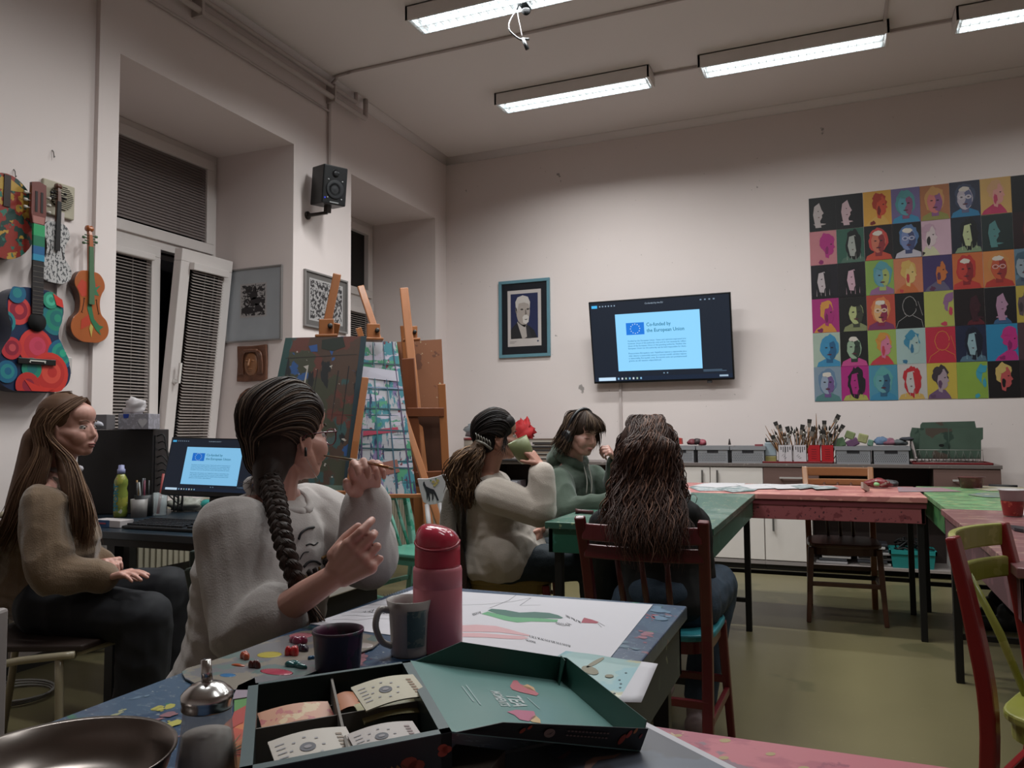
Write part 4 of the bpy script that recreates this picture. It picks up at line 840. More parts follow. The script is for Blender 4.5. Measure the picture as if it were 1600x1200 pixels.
Mpal = mat('palette_green', '46584c', .5, var=.15, scale=8, splat=[('2a3c34', 5, .58, None), ('4a4038', 6, .62, None)])
def pal_board(pts, y, label, dy=.006, hole=None):
    o = [bp(px, py, y) for px, py in pts]; n = len(o); mb = MB(Mpal); A = [tuple(p) for p in o]; B_ = [tuple(V(p)+V(0, dy, 0)) for p in o]
    mb.add(A+B_, [tuple(range(n)), tuple(range(2*n-1, n-1, -1))]+[(i, i+n, (i+1) % n+n, (i+1) % n) for i in range(n)], False)
    ob = mb.build('paint_palette'); tag(ob, label, 'palette', 'green palettes in the dish rack')
    if hole: hh = MB(C('0e0f0e', .9)); c = bp(hole[0], hole[1], y-.001); hh.poly([c+V(.018*math.cos(t), 0, .011*math.sin(t)) for t in np.linspace(0, 2*math.pi, 17)[:-1]]); hh.build('thumb_hole', ob)
pal_board([(1437, 716), (1438, 664), (1441, 660), (1523, 658), (1526, 672), (1530, 716)], YF+.21, 'brownish palette at the back of the rack, its top edge highest')
pal_board([(1436, 717), (1437, 669), (1481, 669), (1483, 717)], YF+.10, 'left green palette with a thumb hole in the rack', hole=(1471, 696))
pal_board([(1484, 717), (1483, 670), (1536, 668), (1536, 686), (1533, 688), (1533, 717)], YF+.10, 'right green palette in the rack')
pal_board([(1421, 717), (1422, 678), (1425, 668), (1438, 669), (1440, 717)], YF+.16, 'dark blue-green palette leaning at the left of the rack')
tag(MB(C('9a8f8c', .5)).beam(bp(1424, 690, YF+.1), bp(1431, 717, YF+.05), .012, .02).build('wooden_stick'), 'pale stick leaning between the rag basket and the palettes', 'stick')
# things on the open shelf of the desk
rnd = random.Random(9)
for k in range(16):
    x0 = -.17+.025*(k % 4)*rnd.random(); z = .068+.021*(k % 8); wx = rnd.uniform(.2, .27); xx = x0 if k < 8 else .12+.03*rnd.random()
    m = C(['8f8b8c', '3a3a3e', 'a8a4a2', '2b2b30', '6a6668', '1d1d22'][k % 6], .6)
    tag(MB(m).box(xx, xx+wx, YF+.05+rnd.random()*.03, YF+.28, z, z+.017).build('magazine', bevel=.002), '%s magazine, %d from the bottom of the %s pile on the bottom shelf' % (['pale', 'dark grey', 'white', 'black', 'grey', 'blue-black'][k % 6], k % 8+1, 'left' if k < 8 else 'right'), 'magazine', 'magazines on the bottom shelf')
xa, xb = bp(1392, 880, YF+.03)[0], bp(1463, 880, YF+.03)[0]
r = thing('storage_tub', 'turquoise plastic tub of black cables on the desk\'s bottom shelf', 'tub', ((xa+xb)/2, YF+.15, .066)); mb = MB(mat('tub_turquoise', '23807e', .4)); m_ = .015
A = [(xa+m_, YF+.045), (xb-m_, YF+.045), (xb-m_, YF+.26), (xa+m_, YF+.26)]; Bq = [(xa, YF+.03), (xb, YF+.03), (xb, YF+.28), (xa, YF+.28)]
mb.add([(x, y, .066) for x, y in A]+[(x, y, .195) for x, y in Bq], [(3, 2, 1, 0)]+[(i, (i+1) % 4, 4+(i+1) % 4, 4+i) for i in range(4)], False)
for q in ((xa-.008, xb+.008, YF+.022, YF+.034), (xa-.008, xb+.008, YF+.276, YF+.288), (xa-.008, xa+.004, YF+.022, YF+.288), (xb-.004, xb+.008, YF+.022, YF+.288)): mb.box(*q, .17, .2)
mb.build('tub', r, solid=.004)
mb = MB(mat('cable_black', '151516', .6))
for k in range(14):
    c = V(rnd.uniform(xa+.04, xb-.04), rnd.uniform(YF+.06, YF+.24), .2+.02*rnd.random()); q = [c+V(rnd.uniform(-.05, .05), rnd.uniform(-.05, .05), rnd.uniform(-.02, .06)) for _ in range(6)]; mb.tube(smooth_path(q, 4), .006, 6)
tag(mb.build('cables'), 'tangle of black cables in the turquoise tub', 'cables', kind='stuff')
tag(MB(C('222226', .5)).prism([(0, 0), (.32, 0), (.32, .006), (0, .006)], (-.15, YF+.04, .622), X_, Z_, Y_, .25).build('folder'), 'dark folder on the upper shelf under the pink table edge', 'folder')
# things on the left open unit
zt = ZW; q = bp(752, 690, YF+.15)
def bq(px, py, y=YF+.15): return ony(px, py, y)
c0 = bq(745, 712); r = thing('round_tin', 'round beige tin behind the ponytail, under the plastic bag', 'tin', (c0[0], YF+.15, zt)); a = bq(726, 712)[0]; b = bq(768, 712)[0]
MB(mat('tin_beige', '8f8378', .5)).lathe([(.001, 0), ((b-a)/2, 0), ((b-a)/2, .19), ((b-a)/2-.003, .19)], ((a+b)/2, YF+.17, zt), 28).build('drum', r)
MB(C('8a3a3c', .5)).lathe([((b-a)/2+.003, .0), ((b-a)/2+.003, .02), (.001, .022)], ((a+b)/2, YF+.17, zt+.19), 28).build('lid', r)
lump('plastic_bag', 'clear bluish plastic bag on the round tin at the left', 'plastic bag', V(bq(754, 657)[0], YF+.17, zt+.285), (.17, .12, .095), mat('plastic_bag', '9aa4ac', .15, alpha=.8, var=.2, scale=25, bump=.8, bscale=30), 4, .5)
lump('red_cloth', 'crumpled bright red cloth on the shelf behind the drinking person', 'cloth', V(*bq(818, 676)), (.10, .05, .11), mat('red_cloth', 'b82a2e', .7, var=.2, scale=20), 8, .8)
mb = None; zz = zt
for k in range(16):
    w_ = rnd.uniform(.30, .42); h_ = rnd.choice([.008, .012, .018]); x0 = bq(835, 712)[0]+rnd.uniform(-.03, .05); m = C(['8a7a6c', '3f3a3a', 'a39a92', '6b5a50', '2c2a2c', 'b0a8a0'][k % 6], .7)
    if zz > zt+.29: break
    tag(MB(m).box(x0, x0+w_, YF+.03+rnd.random()*.02, YF+.33, zz, zz+h_).build('paper_pad'), '%s paper pad, number %d from the bottom of the pile behind the green-hooded person' % (['tan', 'dark', 'light grey', 'brown', 'black', 'off-white'][k % 6], k+1), 'paper pad', 'paper pads piled on the shelf'); zz += h_+.0005
tag(MB(mat('dark_board', '1e1c1e', .6)).box(-2.94, -2.5, YF-.03, YF+.25, zt, zt+.012).build('black_board'), 'thin black board on the shelf behind the ponytail', 'board')
for i, (px, py, w_, h_, col, nm) in enumerate(((800, 760, .16, .22, 'a8a8b0', 'white box with a red corner under the shelf top'), (770, 760, .1, .2, '1c1b1d', 'black box beneath the shelf top'), (830, 770, .2, .15, '8a3a30', 'red tin low on the open shelf'))):
    c = bq(px, py, YF+.1); z0 = .44 if i < 3 else .07; tag(MB(C(col, .5)).box(c[0]-w_/2, c[0]+w_/2, YF+.03, YF+.25, .441, .441+h_).build('storage_box', bevel=.003), nm, 'box')
# ================================================================ chairs
def wood_chair(name, label, cols, w=.40, d=.40, sh=.45, bh=.84, lean=.07, spl=3, rails=((.70, .05), (.81, .055)), curve=.03, seat='plain', postw=.035, group=None, twist=None, leg_w=.034):
    r = thing(name, label, 'chair', (0, 0, 0), group); cs = {k: (v if not isinstance(v, str) else mat('chair_'+v, v, .38, coat=.25, var=.08)) for k, v in cols.items()}
    hw = w/2
    for s in (-1, 1):
        x = s*(hw-.015)
        pts = smooth_path([(x*1.02, -d/2-.06, 0), (x, -d/2-.015, sh*.5), (x, -d/2, sh), (x*1.02, -d/2-lean*.4, (sh+bh)/2), (x*1.06, -d/2-lean, bh)], 4)
        MB(cs['post']).path_beam(pts, postw, [.036]*(len(pts)-5)+[.034, .032, .03, .028, .026], Y_).build('back_post', r, bevel=.006)
        MB(cs['leg']).path_beam([(s*(hw+.005), d/2-.01, 0), (s*(hw-.02), d/2-.035, sh-.02)], [.026, leg_w], [.026, leg_w], Y_).build('leg', r, bevel=.006)
    n = 9; top = []
    out = []
    for t in np.linspace(0, 2*math.pi, 33)[:-1]:
        cx, sy = math.cos(t), math.sin(t); e = .45; X = hw*math.copysign(abs(cx)**e, cx)*(1.0+.06*sy); Yy = d/2*math.copysign(abs(sy)**e, sy); out.append((X, Yy+.005))
    MB(cs['seat']).prism(out, (0, 0, sh-.018), X_, Y_, Z_, .022).build('seat', r, bevel=.006)
    MB(cs['apron']).prism([(x*.93, y*.93) for x, y in out], (0, 0, sh-.06), X_, Y_, Z_, .043).build('seat_frame', r)
    def yb(z): t = (z-sh)/(bh-sh); return -d/2-lean*t**1.2
    for z, h in rails:
        pts = [(x, yb(z)-curve*(1-(x/hw)**2), z) for x in np.linspace(-hw+.01, hw-.01, 11)]
        MB(cs['rail']).path_beam(pts, .018, [h*(.8+.2*math.cos(q)) if 0 else h for q in range(11)], Z_).build('back_rail', r, bevel=.005)
    z_, h = rails[0]
    for i in range(spl):
        x = (i-(spl-1)/2)*w*.2; MB(cs['spindle']).tube([(x*.9, -d/2+.03, sh), (x*.95, yb((sh+z_)/2)-.005, (sh+z_)/2), (x, yb(z_)-curve*(1-(x/hw)**2), z_)], [.009, .011, .008], 8).build('spindle', r)
    for a, b in (((-hw+.01, d/2-.03, .22), (hw-.01, d/2-.03, .22)), ((-hw+.01, -d/2-.02, .25), (hw-.01, -d/2-.02, .25))): MB(cs['leg']).beam(a, b, .018, .026).build('stretcher', r, bevel=.003)
    for s in (-1, 1): MB(cs['leg']).beam((s*(hw-.005), d/2-.03, .18), (s*(hw-.005), -d/2-.02, .2), .018, .026).build('stretcher', r, bevel=.003)
    return r
def place(r, x, y, rz): r.location = (x, y, 0); r.rotation_euler = (0, 0, rz); return r
br = mat('chair_brown', '4a2a1e', .4, coat=.3, grain='wood', var=.15); brl = mat('chair_tan', '8a5c38', .4, coat=.3, grain='woodx', var=.12)
c = wood_chair('wooden_chair', 'brown wooden chair pushed under the pink table, facing the camera', dict(post=brl, leg=br, seat=br, apron=br, rail=brl, spindle=br), w=.40, d=.42, bh=.868, lean=.17, rails=((.775, .04), (.84, .055)))
place(c, .02, 5.09, math.pi+.05)
dr = '5a1218'
c = wood_chair('red_chair', 'dark red wooden chair with a turquoise stripe under its seat, under the curly-haired person', dict(post=dr, leg=dr, seat=mat('seat_teal', '2f7f8a', .4), apron=dr, rail=dr, spindle='4a1014'), w=.41, d=.40, bh=.84, lean=.10, rails=((.725, .045), (.79, .055)))
place(c, -.59, 2.78, 0)
rd = mat('chair_red', '7a1216', .35, coat=.3); yl = mat('chair_lime', '8a8a3c', .4, coat=.2, var=.06, splat=[('9a9650', 10, .6, None)])
c = wood_chair('red_yellow_chair', 'red chair with yellow-green rails at the right edge, pushed to the mauve table', dict(post=rd, leg=rd, seat=yl, apron=yl, rail=yl, spindle=yl), w=.40, d=.40, bh=.86, lean=.06, spl=1, rails=((.745, .055), (.83, .06)), curve=.05, postw=.042)
place(c, .575, 2.25, -math.radians(115))
mn = mat('chair_mint', '74a898', .4, coat=.2, var=.08, splat=[('3f8f78', 18, .62, None)]); mnd = mat('chair_green', '4a8472', .4, coat=.2)
c = wood_chair('mint_chair', 'mint green painted spindle-back chair by the easels', dict(post=mn, leg=mn, seat=mnd, apron=mnd, rail=mn, spindle=mn), w=.38, d=.38, bh=.87, lean=.10, spl=4, rails=((.74, .06), (.83, .06)), curve=.04)
place(c, -2.22, 3.93, math.radians(-100))
pn = mat('chair_yellowseat', '8a7338', .45, var=.1)
c = wood_chair('wooden_chair', 'yellow-seated chair with red legs under the ponytailed person, draped with a coat', dict(post=mat('chair_dk', '2a1a16', .5), leg=rd, seat=pn, apron=pn, rail=mat('chair_dk'), spindle=mat('chair_dk')), w=.40, d=.40, sh=.46, bh=.84)
place(c, -1.42, 3.38, math.radians(-70))
c = wood_chair('green_chair', 'dark green chair, one post visible behind the braided person', dict(post=mat('chair_dkgreen', '24322c', .45), leg=mat('chair_dkgreen'), seat=mat('chair_dkgreen'), apron=mat('chair_dkgreen'), rail=mat('chair_dkgreen'), spindle=mat('chair_dkgreen')), w=.36, d=.38, bh=.80)
place(c, -1.205, 1.65, math.radians(-90))
c = wood_chair('wooden_chair', 'chair of the green-hooded person beyond the green table', dict(post=br, leg=br, seat=br, apron=br, rail=br, spindle=br), bh=.8)
place(c, -1.62, 4.1, math.radians(-75))
# white shell chair with the black dog
r = thing('white_chair', 'small white chair painted with a black dog on its backrest', 'chair', (0, 0, 0)); wm = mat('chair_white', 'b3aeb0', .4)
W2, H2 = .40, .27; bp3 = []
c = D(701, 784, 4.6); rx = nrm(_R*1+V(0, 0, .17)); n = nrm(-_F+V(0, 0, .0)); n = nrm(n-rx*np.dot(n, rx)); uz = nrm(np.cross(n, rx)); uz = uz if uz[2] > 0 else -uz
s = 4.6/1213
def WP(px, py, k=0): return D(px, py, 4.6-.004-.0006*k)
outl = [(652, 748), (668, 748), (682, 745), (693, 741), (699, 743), (703, 752), (706, 762), (708, 772), (700, 779), (690, 784), (680, 788), (668, 789), (661, 784), (657, 770)]
mb = MB(wm); A = [D(x, y, 4.6) for x, y in outl]; Bk = [p-n*.016 for p in A]; m = len(A); mb.add([tuple(p) for p in A+Bk], [tuple(range(m))[::-1], tuple(range(m, 2*m))]+[(i, (i+1) % m, m+(i+1) % m, m+i) for i in range(m)], False)
mb.use(C('1e1f24', .6)); dog = [(661, 754), (663, 752), (664, 756), (666, 760), (672, 763), (678, 765), (681, 770), (685, 780), (686, 782), (683, 782), (680, 775), (677, 771), (677.5, 779), (676, 782), (675, 782), (675, 772), (671, 770), (672, 780), (671, 783), (670, 783), (669, 772), (668, 781), (667, 781), (666, 770), (664, 764), (661, 758)]
mb.poly([WP(x, y, 1) for x, y in dog][::-1]); mb.use(C('a8955a', .6))
for i, (x, y) in enumerate(((677, 753), (682, 755), (679, 758), (684, 751))): mb.poly([WP(x+2.6*math.cos(t), y+2.2*math.sin(t), 1) for t in np.linspace(0, 2*math.pi, 9)[:-1]][::-1])
mb.use(C('5d7a5a', .6))
for x, y in ((673, 751), (696, 746), (681, 748)): mb.poly([WP(x+1.5*math.cos(t), y+1.5*math.sin(t), 1) for t in np.linspace(0, 2*math.pi, 7)[:-1]][::-1])
mb.build('backrest', r, bevel=.002)
fb = D(690, 800, 4.6); cx, cy = c[0], c[1]; fw = -n*V(1, 1, 0); fw = nrm(fw); rr = nrm(rx*V(1, 1, 0))
cen = V(cx, cy, 0)-fw*(-.0)
def CP_(u, v, z): return V(cx, cy, 0)+rr*u+(-fw)*v+V(0, 0, z)
for s_, (pa, pb) in enumerate((((667, 788), (671, 830)), ((687, 786), (697, 828)))):
    a, b = D(*pa, 4.61), D(*pb, 4.56); MB(wm).tube([a, b+(b-a)*.35], [.014, .016], 10).build('back_post', r)
mb = MB(wm); sz = .42; mb.prism([(-.17, .0), (.17, .0), (.19, .34), (-.19, .34)], CP_(0, 0, sz-.02), rr, -fw, Z_, .022); mb.build('seat', r, bevel=.008)
for u in (-.15, .16):
    for v in (.02, .32): MB(wm).tube([CP_(u*.9, v, sz), CP_(u*1.1, v+(.03 if v > .2 else -.03), 0)], [.016, .013], 10).build('leg', r)
# cream metal chair of the left person
r = thing('metal_chair', 'cream tubular metal chair with dark wooden seat, under the left-hand person', 'chair', (0, 0, 0)); cm = mat('cream_metal', '9a8f78', .35, coat=.3)
fl, fr_ = D(106, 1003, 2.62), D(8, 1028, 2.5)
a0 = V(*fl); u_ = nrm(V(_R[0], _R[1], 0)); v_ = nrm(V(-_F[0], -_F[1], 0)); sz = .44
P0 = D(108, 1003, 2.45); P0 = V(P0[0], P0[1], sz)
def LC(u, v, z): return P0+u_*u+(-v_)*v+V(0, 0, z-sz)
for pts, nm in (([LC(-.02, .0, 0), LC(-.03, 0, sz-.01)], 'leg'), ([LC(.13, .30, 0), LC(.1, .30, sz-.01)], 'leg'), ([LC(-.44, .36, 0), LC(-.38, .34, sz), LC(-.42, .34, .84)], 'back_post'), ([LC(-.44, .0, 0), LC(-.36, .0, sz-.06)], 'leg')):
    MB(cm).tube(smooth_path(pts, 5), .0125, 10).build(nm, r)
MB(cm).tube(smooth_path([LC(-.30, -.03, .0), LC(-.27, -.03, .25), LC(-.235, -.03, sz-.06), LC(-.17, -.02, sz-.025), LC(0.02, 0, sz-.008)], 6), .012, 10).build('seat_rail', r)
MB(cm).tube([LC(.0, 0, sz-.01), LC(.12, .32, sz-.01), LC(-.36, .34, sz-.01), LC(-.38, 0, sz-.03)], .011, 8).build('seat_rail', r)
MB(mat('seat_dark', '2a1e1a', .5)).prism([(-.38, .0), (.04, .0), (.12, .34), (-.38, .36)], LC(0, 0, sz), u_, -v_, Z_, .02).build('seat', r, bevel=.005)
MB(cm).tube([LC(-.42, .34, .84), LC(-.42, .02, .84), LC(-.40, .0, sz)], .012, 10).build('back_post', r)
MB(mat('seat_dark')).beam(LC(-.425, .33, .74), LC(-.425, .03, .74), .015, .16).build('backrest', r, bevel=.005)
# pale post at the very left edge
r = thing('pale_post', 'pale scratched chair post at the left edge, above the steel pan', 'chair', D(2, 1000, 1.35))
mb = MB(mat('pale_scratched', '8f8684', .5, splat=[('7a6a66', 30, .68, None)])); a = D(0, 952, 1.35); mb.beam(V(a[0], a[1], 0)-u_*.012, a-u_*.012, .035, .035, u_); mb.beam(a-u_*.02-V(0, 0, .5), a-u_*.4-V(0, 0, .5), .03, .03); mb.build('back_post', r, bevel=.006)
# ================================================================ easels
M_eas = mat('easel_wood', '9a6038', .45, coat=.2, grain='wood', var=.12); M_easd = mat('easel_wood_dark', '6e3c22', .45, coat=.2, grain='wood', var=.12)
Mb1 = mat('board_brown', '4a362c', .5, var=.15, scale=3, splat=[('5a3028', 4, .52, None), ('2f4a4a', 5, .56, (1, 1, .6)), ('3a3a2c', 3, .58, None), ('2a4a7a', 9, .70, None), ('1c1c1e', 10, .68, (1, 1, .3)), ('a8a098', 30, .765, None)])
Mb2 = mat('board_splattered', 'a8a6ac', .5, var=.08, splat=[('3f7a86', 9, .56, (1.5, 1.5, .4)), ('4a8a6a', 12, .60, (1, 1, .9)), ('7a6a90', 8, .62, (1.4, 1.4, .25)), ('b0a8b8', 6, .62, (1, 1, 3)), ('2f3a5a', 18, .64, (3, 3, .2)), ('27505a', 14, .66, (.15, .15, 3)), ('6a2f38', 22, .71, None)])
Mb3 = mat('board_tan', '7a4c32', .5, var=.1, scale=3, splat=[('5a3524', 8, .66, None), ('a89a80', 40, .76, None)])
def easel(label, px_top, px_bot, dt, db, board, bm, bl, edge, knob, mw=.045):
    """board: 4 (px, py, depth) corners TL TR BR BL"""
    base = D(px_bot[0], px_bot[1], db); r = thing('easel', label, 'easel', V(base[0], base[1], 0))
    Cn = [D(*b) for b in board]; n = nrm(np.cross(Cn[1]-Cn[0], Cn[3]-Cn[0])); 
    if np.dot(n, -_F) < 0: n = -n
    top = D(*px_top, dt); bot = D(*px_bot, db); d = nrm(bot-top); foot = top+d*((top[2]-.02)/(-d[2])) if d[2] < 0 else bot
    exr = nrm(Cn[1]-Cn[0])
    MB(M_eas).beam(foot, top, mw, .025, n).build('mast', r, bevel=.006)
    MB(M_eas).beam(top-n*.1+V(0, 0, -.25), V(foot[0], foot[1], 0)-V(n[0], n[1], 0)*.75, .04, .022, n).build('rear_leg', r, bevel=.004)
    for s in ():
        a = (Cn[0]+Cn[1])/2+exr*s*.08-n*.02; f = V(foot[0], foot[1], 0)+V(exr[0], exr[1], 0)*s*.33; MB(M_eas).beam(f, V(*((Cn[0]+Cn[3])/2*(.5-s*.5)+(Cn[1]+Cn[2])/2*(.5+s*.5)))-n*.02+exr*-s*.0, .04, .022, n).build('leg', r, bevel=.004)
    MB(M_eas).beam(Cn[3]-exr*.03-V(0, 0, .01)-n*.01, Cn[2]+exr*.03-V(0, 0, .01)-n*.01, .06, .025).build('ledge', r, bevel=.004)
    cl = D(*knob); MB(M_eas).fbox(cl+n*.0, exr*.04, V(0, 0, .045), n*.016).fbox(cl-V(0, 0, .05), exr*.06, V(0, 0, .008), n*.03).build('clamp', r, bevel=.005)
    MB(C('17130f', .5)).lathe([(.013, 0), (.014, .02), (.006, .022)], cl+n*.018+exr*(.02), 12, n).build('knob', r)
    bb = MB(bm); Bk = [p-n*.01 for p in Cn]; bb.add([tuple(p) for p in Cn+Bk], [(3, 2, 1, 0), (4, 5, 6, 7), (0, 1, 5, 4), (1, 2, 6, 5), (2, 3, 7, 6), (3, 0, 4, 7)], False)
    nn_ = np.cross(Cn[1]-Cn[0], Cn[3]-Cn[0])
    if np.dot(nn_, n) > 0: bb.f = [f[::-1] for f in bb.f]
    def Q(u, v, k=1): return Cn[0]*(1-u)*(1-v)+Cn[1]*u*(1-v)+Cn[2]*u*v+Cn[3]*(1-u)*v+n*(.0008*k)
    edge(bb, Q); tag(bb.build('drawing_board'), bl, 'drawing board', 'drawing boards on the easels'); return r, Q, n, exr, Cn
def e1(bb, Q):
    def S(pts, c): bb.use(C(c, .5)); bb.poly([Q(u, v) for u, v in pts])
    S([(.93, 0), (1, 0), (1, 1), (.93, 1)], '23343c'); S([(0, 0), (.08, 0), (.08, 1), (0, 1)], '24403e'); S([(0, .965), (1, .965), (1, 1), (0, 1)], '56685e')
    S([(.28, .2), (.34, .19), (.335, .5), (.32, .53), (.31, .5), (.325, .22)], 'a8a098'); S([(.1, .49), (.2, .48), (.32, .53), (.3, .56), (.15, .54)], 'a09890')
    S([(.3, .06), (.4, .05), (.42, .1), (.34, .1)], '2a4a80'); S([(.55, .08), (.62, .07), (.6, .13)], '2a4a80'); S([(.45, .02), (.7, .0), (.75, .07), (.6, .1), (.46, .08)], '20261f')
    for u, v0, v1 in ((.45, .22, .42), (.7, .23, .55), (.82, .2, .62)): S([(u, v0), (u+.012, v0), (u+.008, v1), (u+.002, v1)], '1a1a1c')
    S([(.05, .14), (.9, .12), (.9, .124), (.05, .145)], '2a2422'); S([(.1, .5), (.95, .52), (.95, .525), (.1, .505)], '5a2a26')
def e2(bb, Q):
    def S(pts, c): bb.use(C(c, .5)); bb.poly([Q(u, v) for u, v in pts])
    for v in (.14, .3, .44, .58, .70, .82): S([(0, v), (1, v+.012), (1, v+.022), (0, v+.010)], ['7a88a0', '2f4a50', '27505a'][int(v*10) % 3])
    for u in (.3, .52, .72, .9): S([(u, 0), (u+.015, 0), (u+.05, 1), (u+.03, 1)], ['4a3a58', '38586a', '3a6a70'][int(u*10) % 3])
    S([(.35, .60), (.85, .57), (.86, .60), (.35, .63)], 'a03a50'); S([(.1, .16), (.95, .2), (.95, .27), (.1, .24)], 'b0acb8'); S([(.6, .8), (.8, .78), (.82, .86), (.65, .88)], '8a5a50')
r1_, *_q = easel('front easel holding the dark brown board', (527, 428), (508, 522), 4.36, 4.30, [(446, 528, 4.13), (573, 525, 4.23), (545, 768, 4.03), (398, 762, 3.93)], Mb1, 'large dark brown paint-stained drawing board on the front easel', e1, (510, 512, 4.26)); MB(M_eas).path_beam([D(571, 590, 4.12), D(556, 690, 4.02), D(541, 800, 3.95), D(538, 900, 3.93)], .035, .022, -_F).build('leg', r1_, bevel=.004)
easel('middle easel holding the white splattered board', (563, 447), (588, 522), 5.10, 5.02, [(540, 532, 4.75), (620, 534, 4.85), (651, 772, 4.65), (520, 772, 4.55)], Mb2, 'white board covered in green and purple paint splatters on the middle easel', e2, (583, 518, 4.72))
r, Q, n, exr, Cn = easel('rear brown easel nearest the room corner', (631, 450), (641, 545), 5.5, 5.4, [(592, 536, 5.62), (690, 530, 5.72), (701, 772, 5.6), (592, 772, 5.5)], Mb3, 'tan brown drawing board on the rear easel', lambda bb, Q: None, (643, 520, 5.45), .06)
# front studio easel frame before the third board
r = thing('studio_easel', 'orange-brown wooden easel frame with a square opening, in front of the tan board', 'easel', V(*(D(668, 700, 5.2)*V(1, 1, 0))))
def EB(pa, pb, w_, m, nm, dd=5.2): MB(m).beam(D(*pa, dd), D(*pb, dd), w_, .03, -_F).build(nm, r, bevel=.004)
EB((637, 560), (652, 760), .085, M_easd, 'side_rail'); EB((690, 600), (698, 762), .05, M_eas, 'side_rail'); EB((636, 644), (694, 644), .06, M_easd, 'crossbar', 5.19); EB((650, 746), (696, 744), .075, M_easd, 'crossbar', 5.19)
MB(mat('frame_backing', '4a2c1e', .6, var=.12)).poly([D(645, 650, 5.27), D(645, 742, 5.27), D(692, 742, 5.27), D(690, 650, 5.27)]).build('backing', r, solid=.006)
EB((652, 760), (660, 905), .06, M_eas, 'leg'); EB((697, 762), (703, 890), .05, M_eas, 'leg'); EB((655, 855), (700, 850), .04, M_eas, 'crossbar')
# radiators
def radiator(n, y0, y1, label):
    r = thing('radiator', label, 'radiator', (XL+.08, (y0+y1)/2, .1)); mb = MB(mat('radiator_cream', '8f8878', .45)); z0, z1 = .12, .72
    for x in (XL+.04, XL+.11): mb.box(x-.008, x+.008, y0, y1, z0, z1)
    k = int((y1-y0)/.04)
    for i in range(k+1): y = y0+(y1-y0)*i/k; mb.box(XL+.115, XL+.127, y-.012, y+.012, z0+.02, z1-.02)
    mb.build('panel', r, bevel=.002); MB(mat('radiator_cream')).box(XL+.03, XL+.12, y0, y1, z1, z1+.012).build('grille', r)
    for y in (y0+.1, y1-.1): MB(mat('radiator_cream')).box(XL+.004, XL+.035, y-.02, y+.02, .3, .5).build('bracket', r)
radiator(1, 3.12, 4.46, 'ribbed cream radiator beneath the open window, behind the computer desk'); radiator(2, 5.3, 6.6, 'ribbed cream radiator beneath the far window')
# ================================================================ computer desk and what is on it
M_dsk = mat('desk_dark', '17242e', .35, coat=.2, var=.06)
dx0, dx1, dy0, dy1, dz = -3.50, -2.04, 2.30, 3.09, .73
r = thing('computer_desk', 'dark blue-black computer desk at the left', 'desk', ((dx0+dx1)/2, (dy0+dy1)/2, 0)); MB(M_dsk).box(dx0, dx1, dy0, dy1, dz-.03, dz).build('desktop', r, bevel=.003)
MB(mat('desk_apron', '0f0f12', .5)).box(dx0+.02, dx1-.02, dy0+.02, dy0+.04, dz-.06, dz-.03).build('apron', r)
for x in (dx0+.05, -2.76, dx1-.05):
    for y in (dy0+.06, dy1-.05): MB(M_steel).box(x-.022, x+.022, y-.022, y+.022, 0, dz-.03).build('leg', r)
# under-desk dark pedestal
tag(MB(C('141416', .5)).box(-2.66, -2.5, 2.40, 2.88, .02, .56).build('pedestal'), 'low dark pedestal under the computer desk', 'pedestal')
# white side cabinet
r = thing('side_cabinet', 'white cabinet with black base behind the braided person\'s hands', 'cabinet', (-2.2, 2.8, 0))
MB(M_cab).box(-2.38, -2.005, 2.40, 3.25, .42, .62).build('body', r, bevel=.006); MB(C('111113', .5)).box(-2.36, -2.03, 2.45, 3.2, 0, .42).build('base', r)
# tower
a = D(160, 669, 3.82); b = D(239, 671, 3.82); tb = D(239, 800, 3.82); exr = nrm((b-a)*V(1, 1, 0)); ny = nrm(np.cross(exr, Z_)); w_ = np.linalg.norm((b-a)[:2])+.12
c = V(b[0], b[1], 0)-exr*w_/2; h_ = b[2]-dz
r = thing('computer_tower', 'large black computer tower standing on the desk', 'computer', V(c[0], c[1], dz)); MB(mat('tower_black', '1c1a1c', .45, var=.1)).fbox(V(c[0], c[1], dz+h_/2+.001)-ny*.09, exr*w_/2, Z_*h_/2, ny*.09).build('case', r, bevel=.004)
mb = MB(C('1a191c', .4)).fbox(V(c[0], c[1], dz+h_/2)-ny*.09+exr*(w_/2+.002), exr*.002, Z_*(h_/2-.03), ny*.07); mb.build('rear_panel', r)
TW = V(b[0], b[1], dz)
mb = MB(mat('cable_black'))
for k in range(9):
    z = .38-.035*k; s0 = TW+V(0, 0, z)-ny*(.04+.01*(k % 3)); e_ = TW+exr*(.10+.02*(k % 3))+V(0, 0, .01)-ny*.02; mb.tube(smooth_path([s0, s0+exr*.035+V(0, 0, .005), s0+exr*(.05+.008*k)+V(0, 0, -.06), e_+V(0, 0, .1), e_], 5), .0035, 6)
tag(mb.build('computer_cables'), 'black cables looping from the back of the computer tower', 'cables', kind='stuff')
zt = dz+h_+.001
def TP(px, py): q = D(px, py, 3.76); return q
a, b = D(186, 640, 3.74), D(234, 668, 3.74)
r = thing('tissue_box', 'grey patterned tissue box with a white heart on the computer tower', 'tissue box', V(a[0], a[1], zt)); wv = np.linalg.norm((b-a)[:2]); cc_ = (a+b)/2; hb = .075
MB(mat('tissue_grey', '87838a', .6, splat=[('9a96a0', 60, .55, None)])).fbox(V(cc_[0], cc_[1], zt+hb/2)-ny*.05, exr*wv/2, Z_*hb/2, ny*.06).build('carton', r, bevel=.002)
fp = lambda u, v, k=1: V(cc_[0], cc_[1], zt)+ny*(.0105+.0005*k)+exr*u+V(0, 0, v)
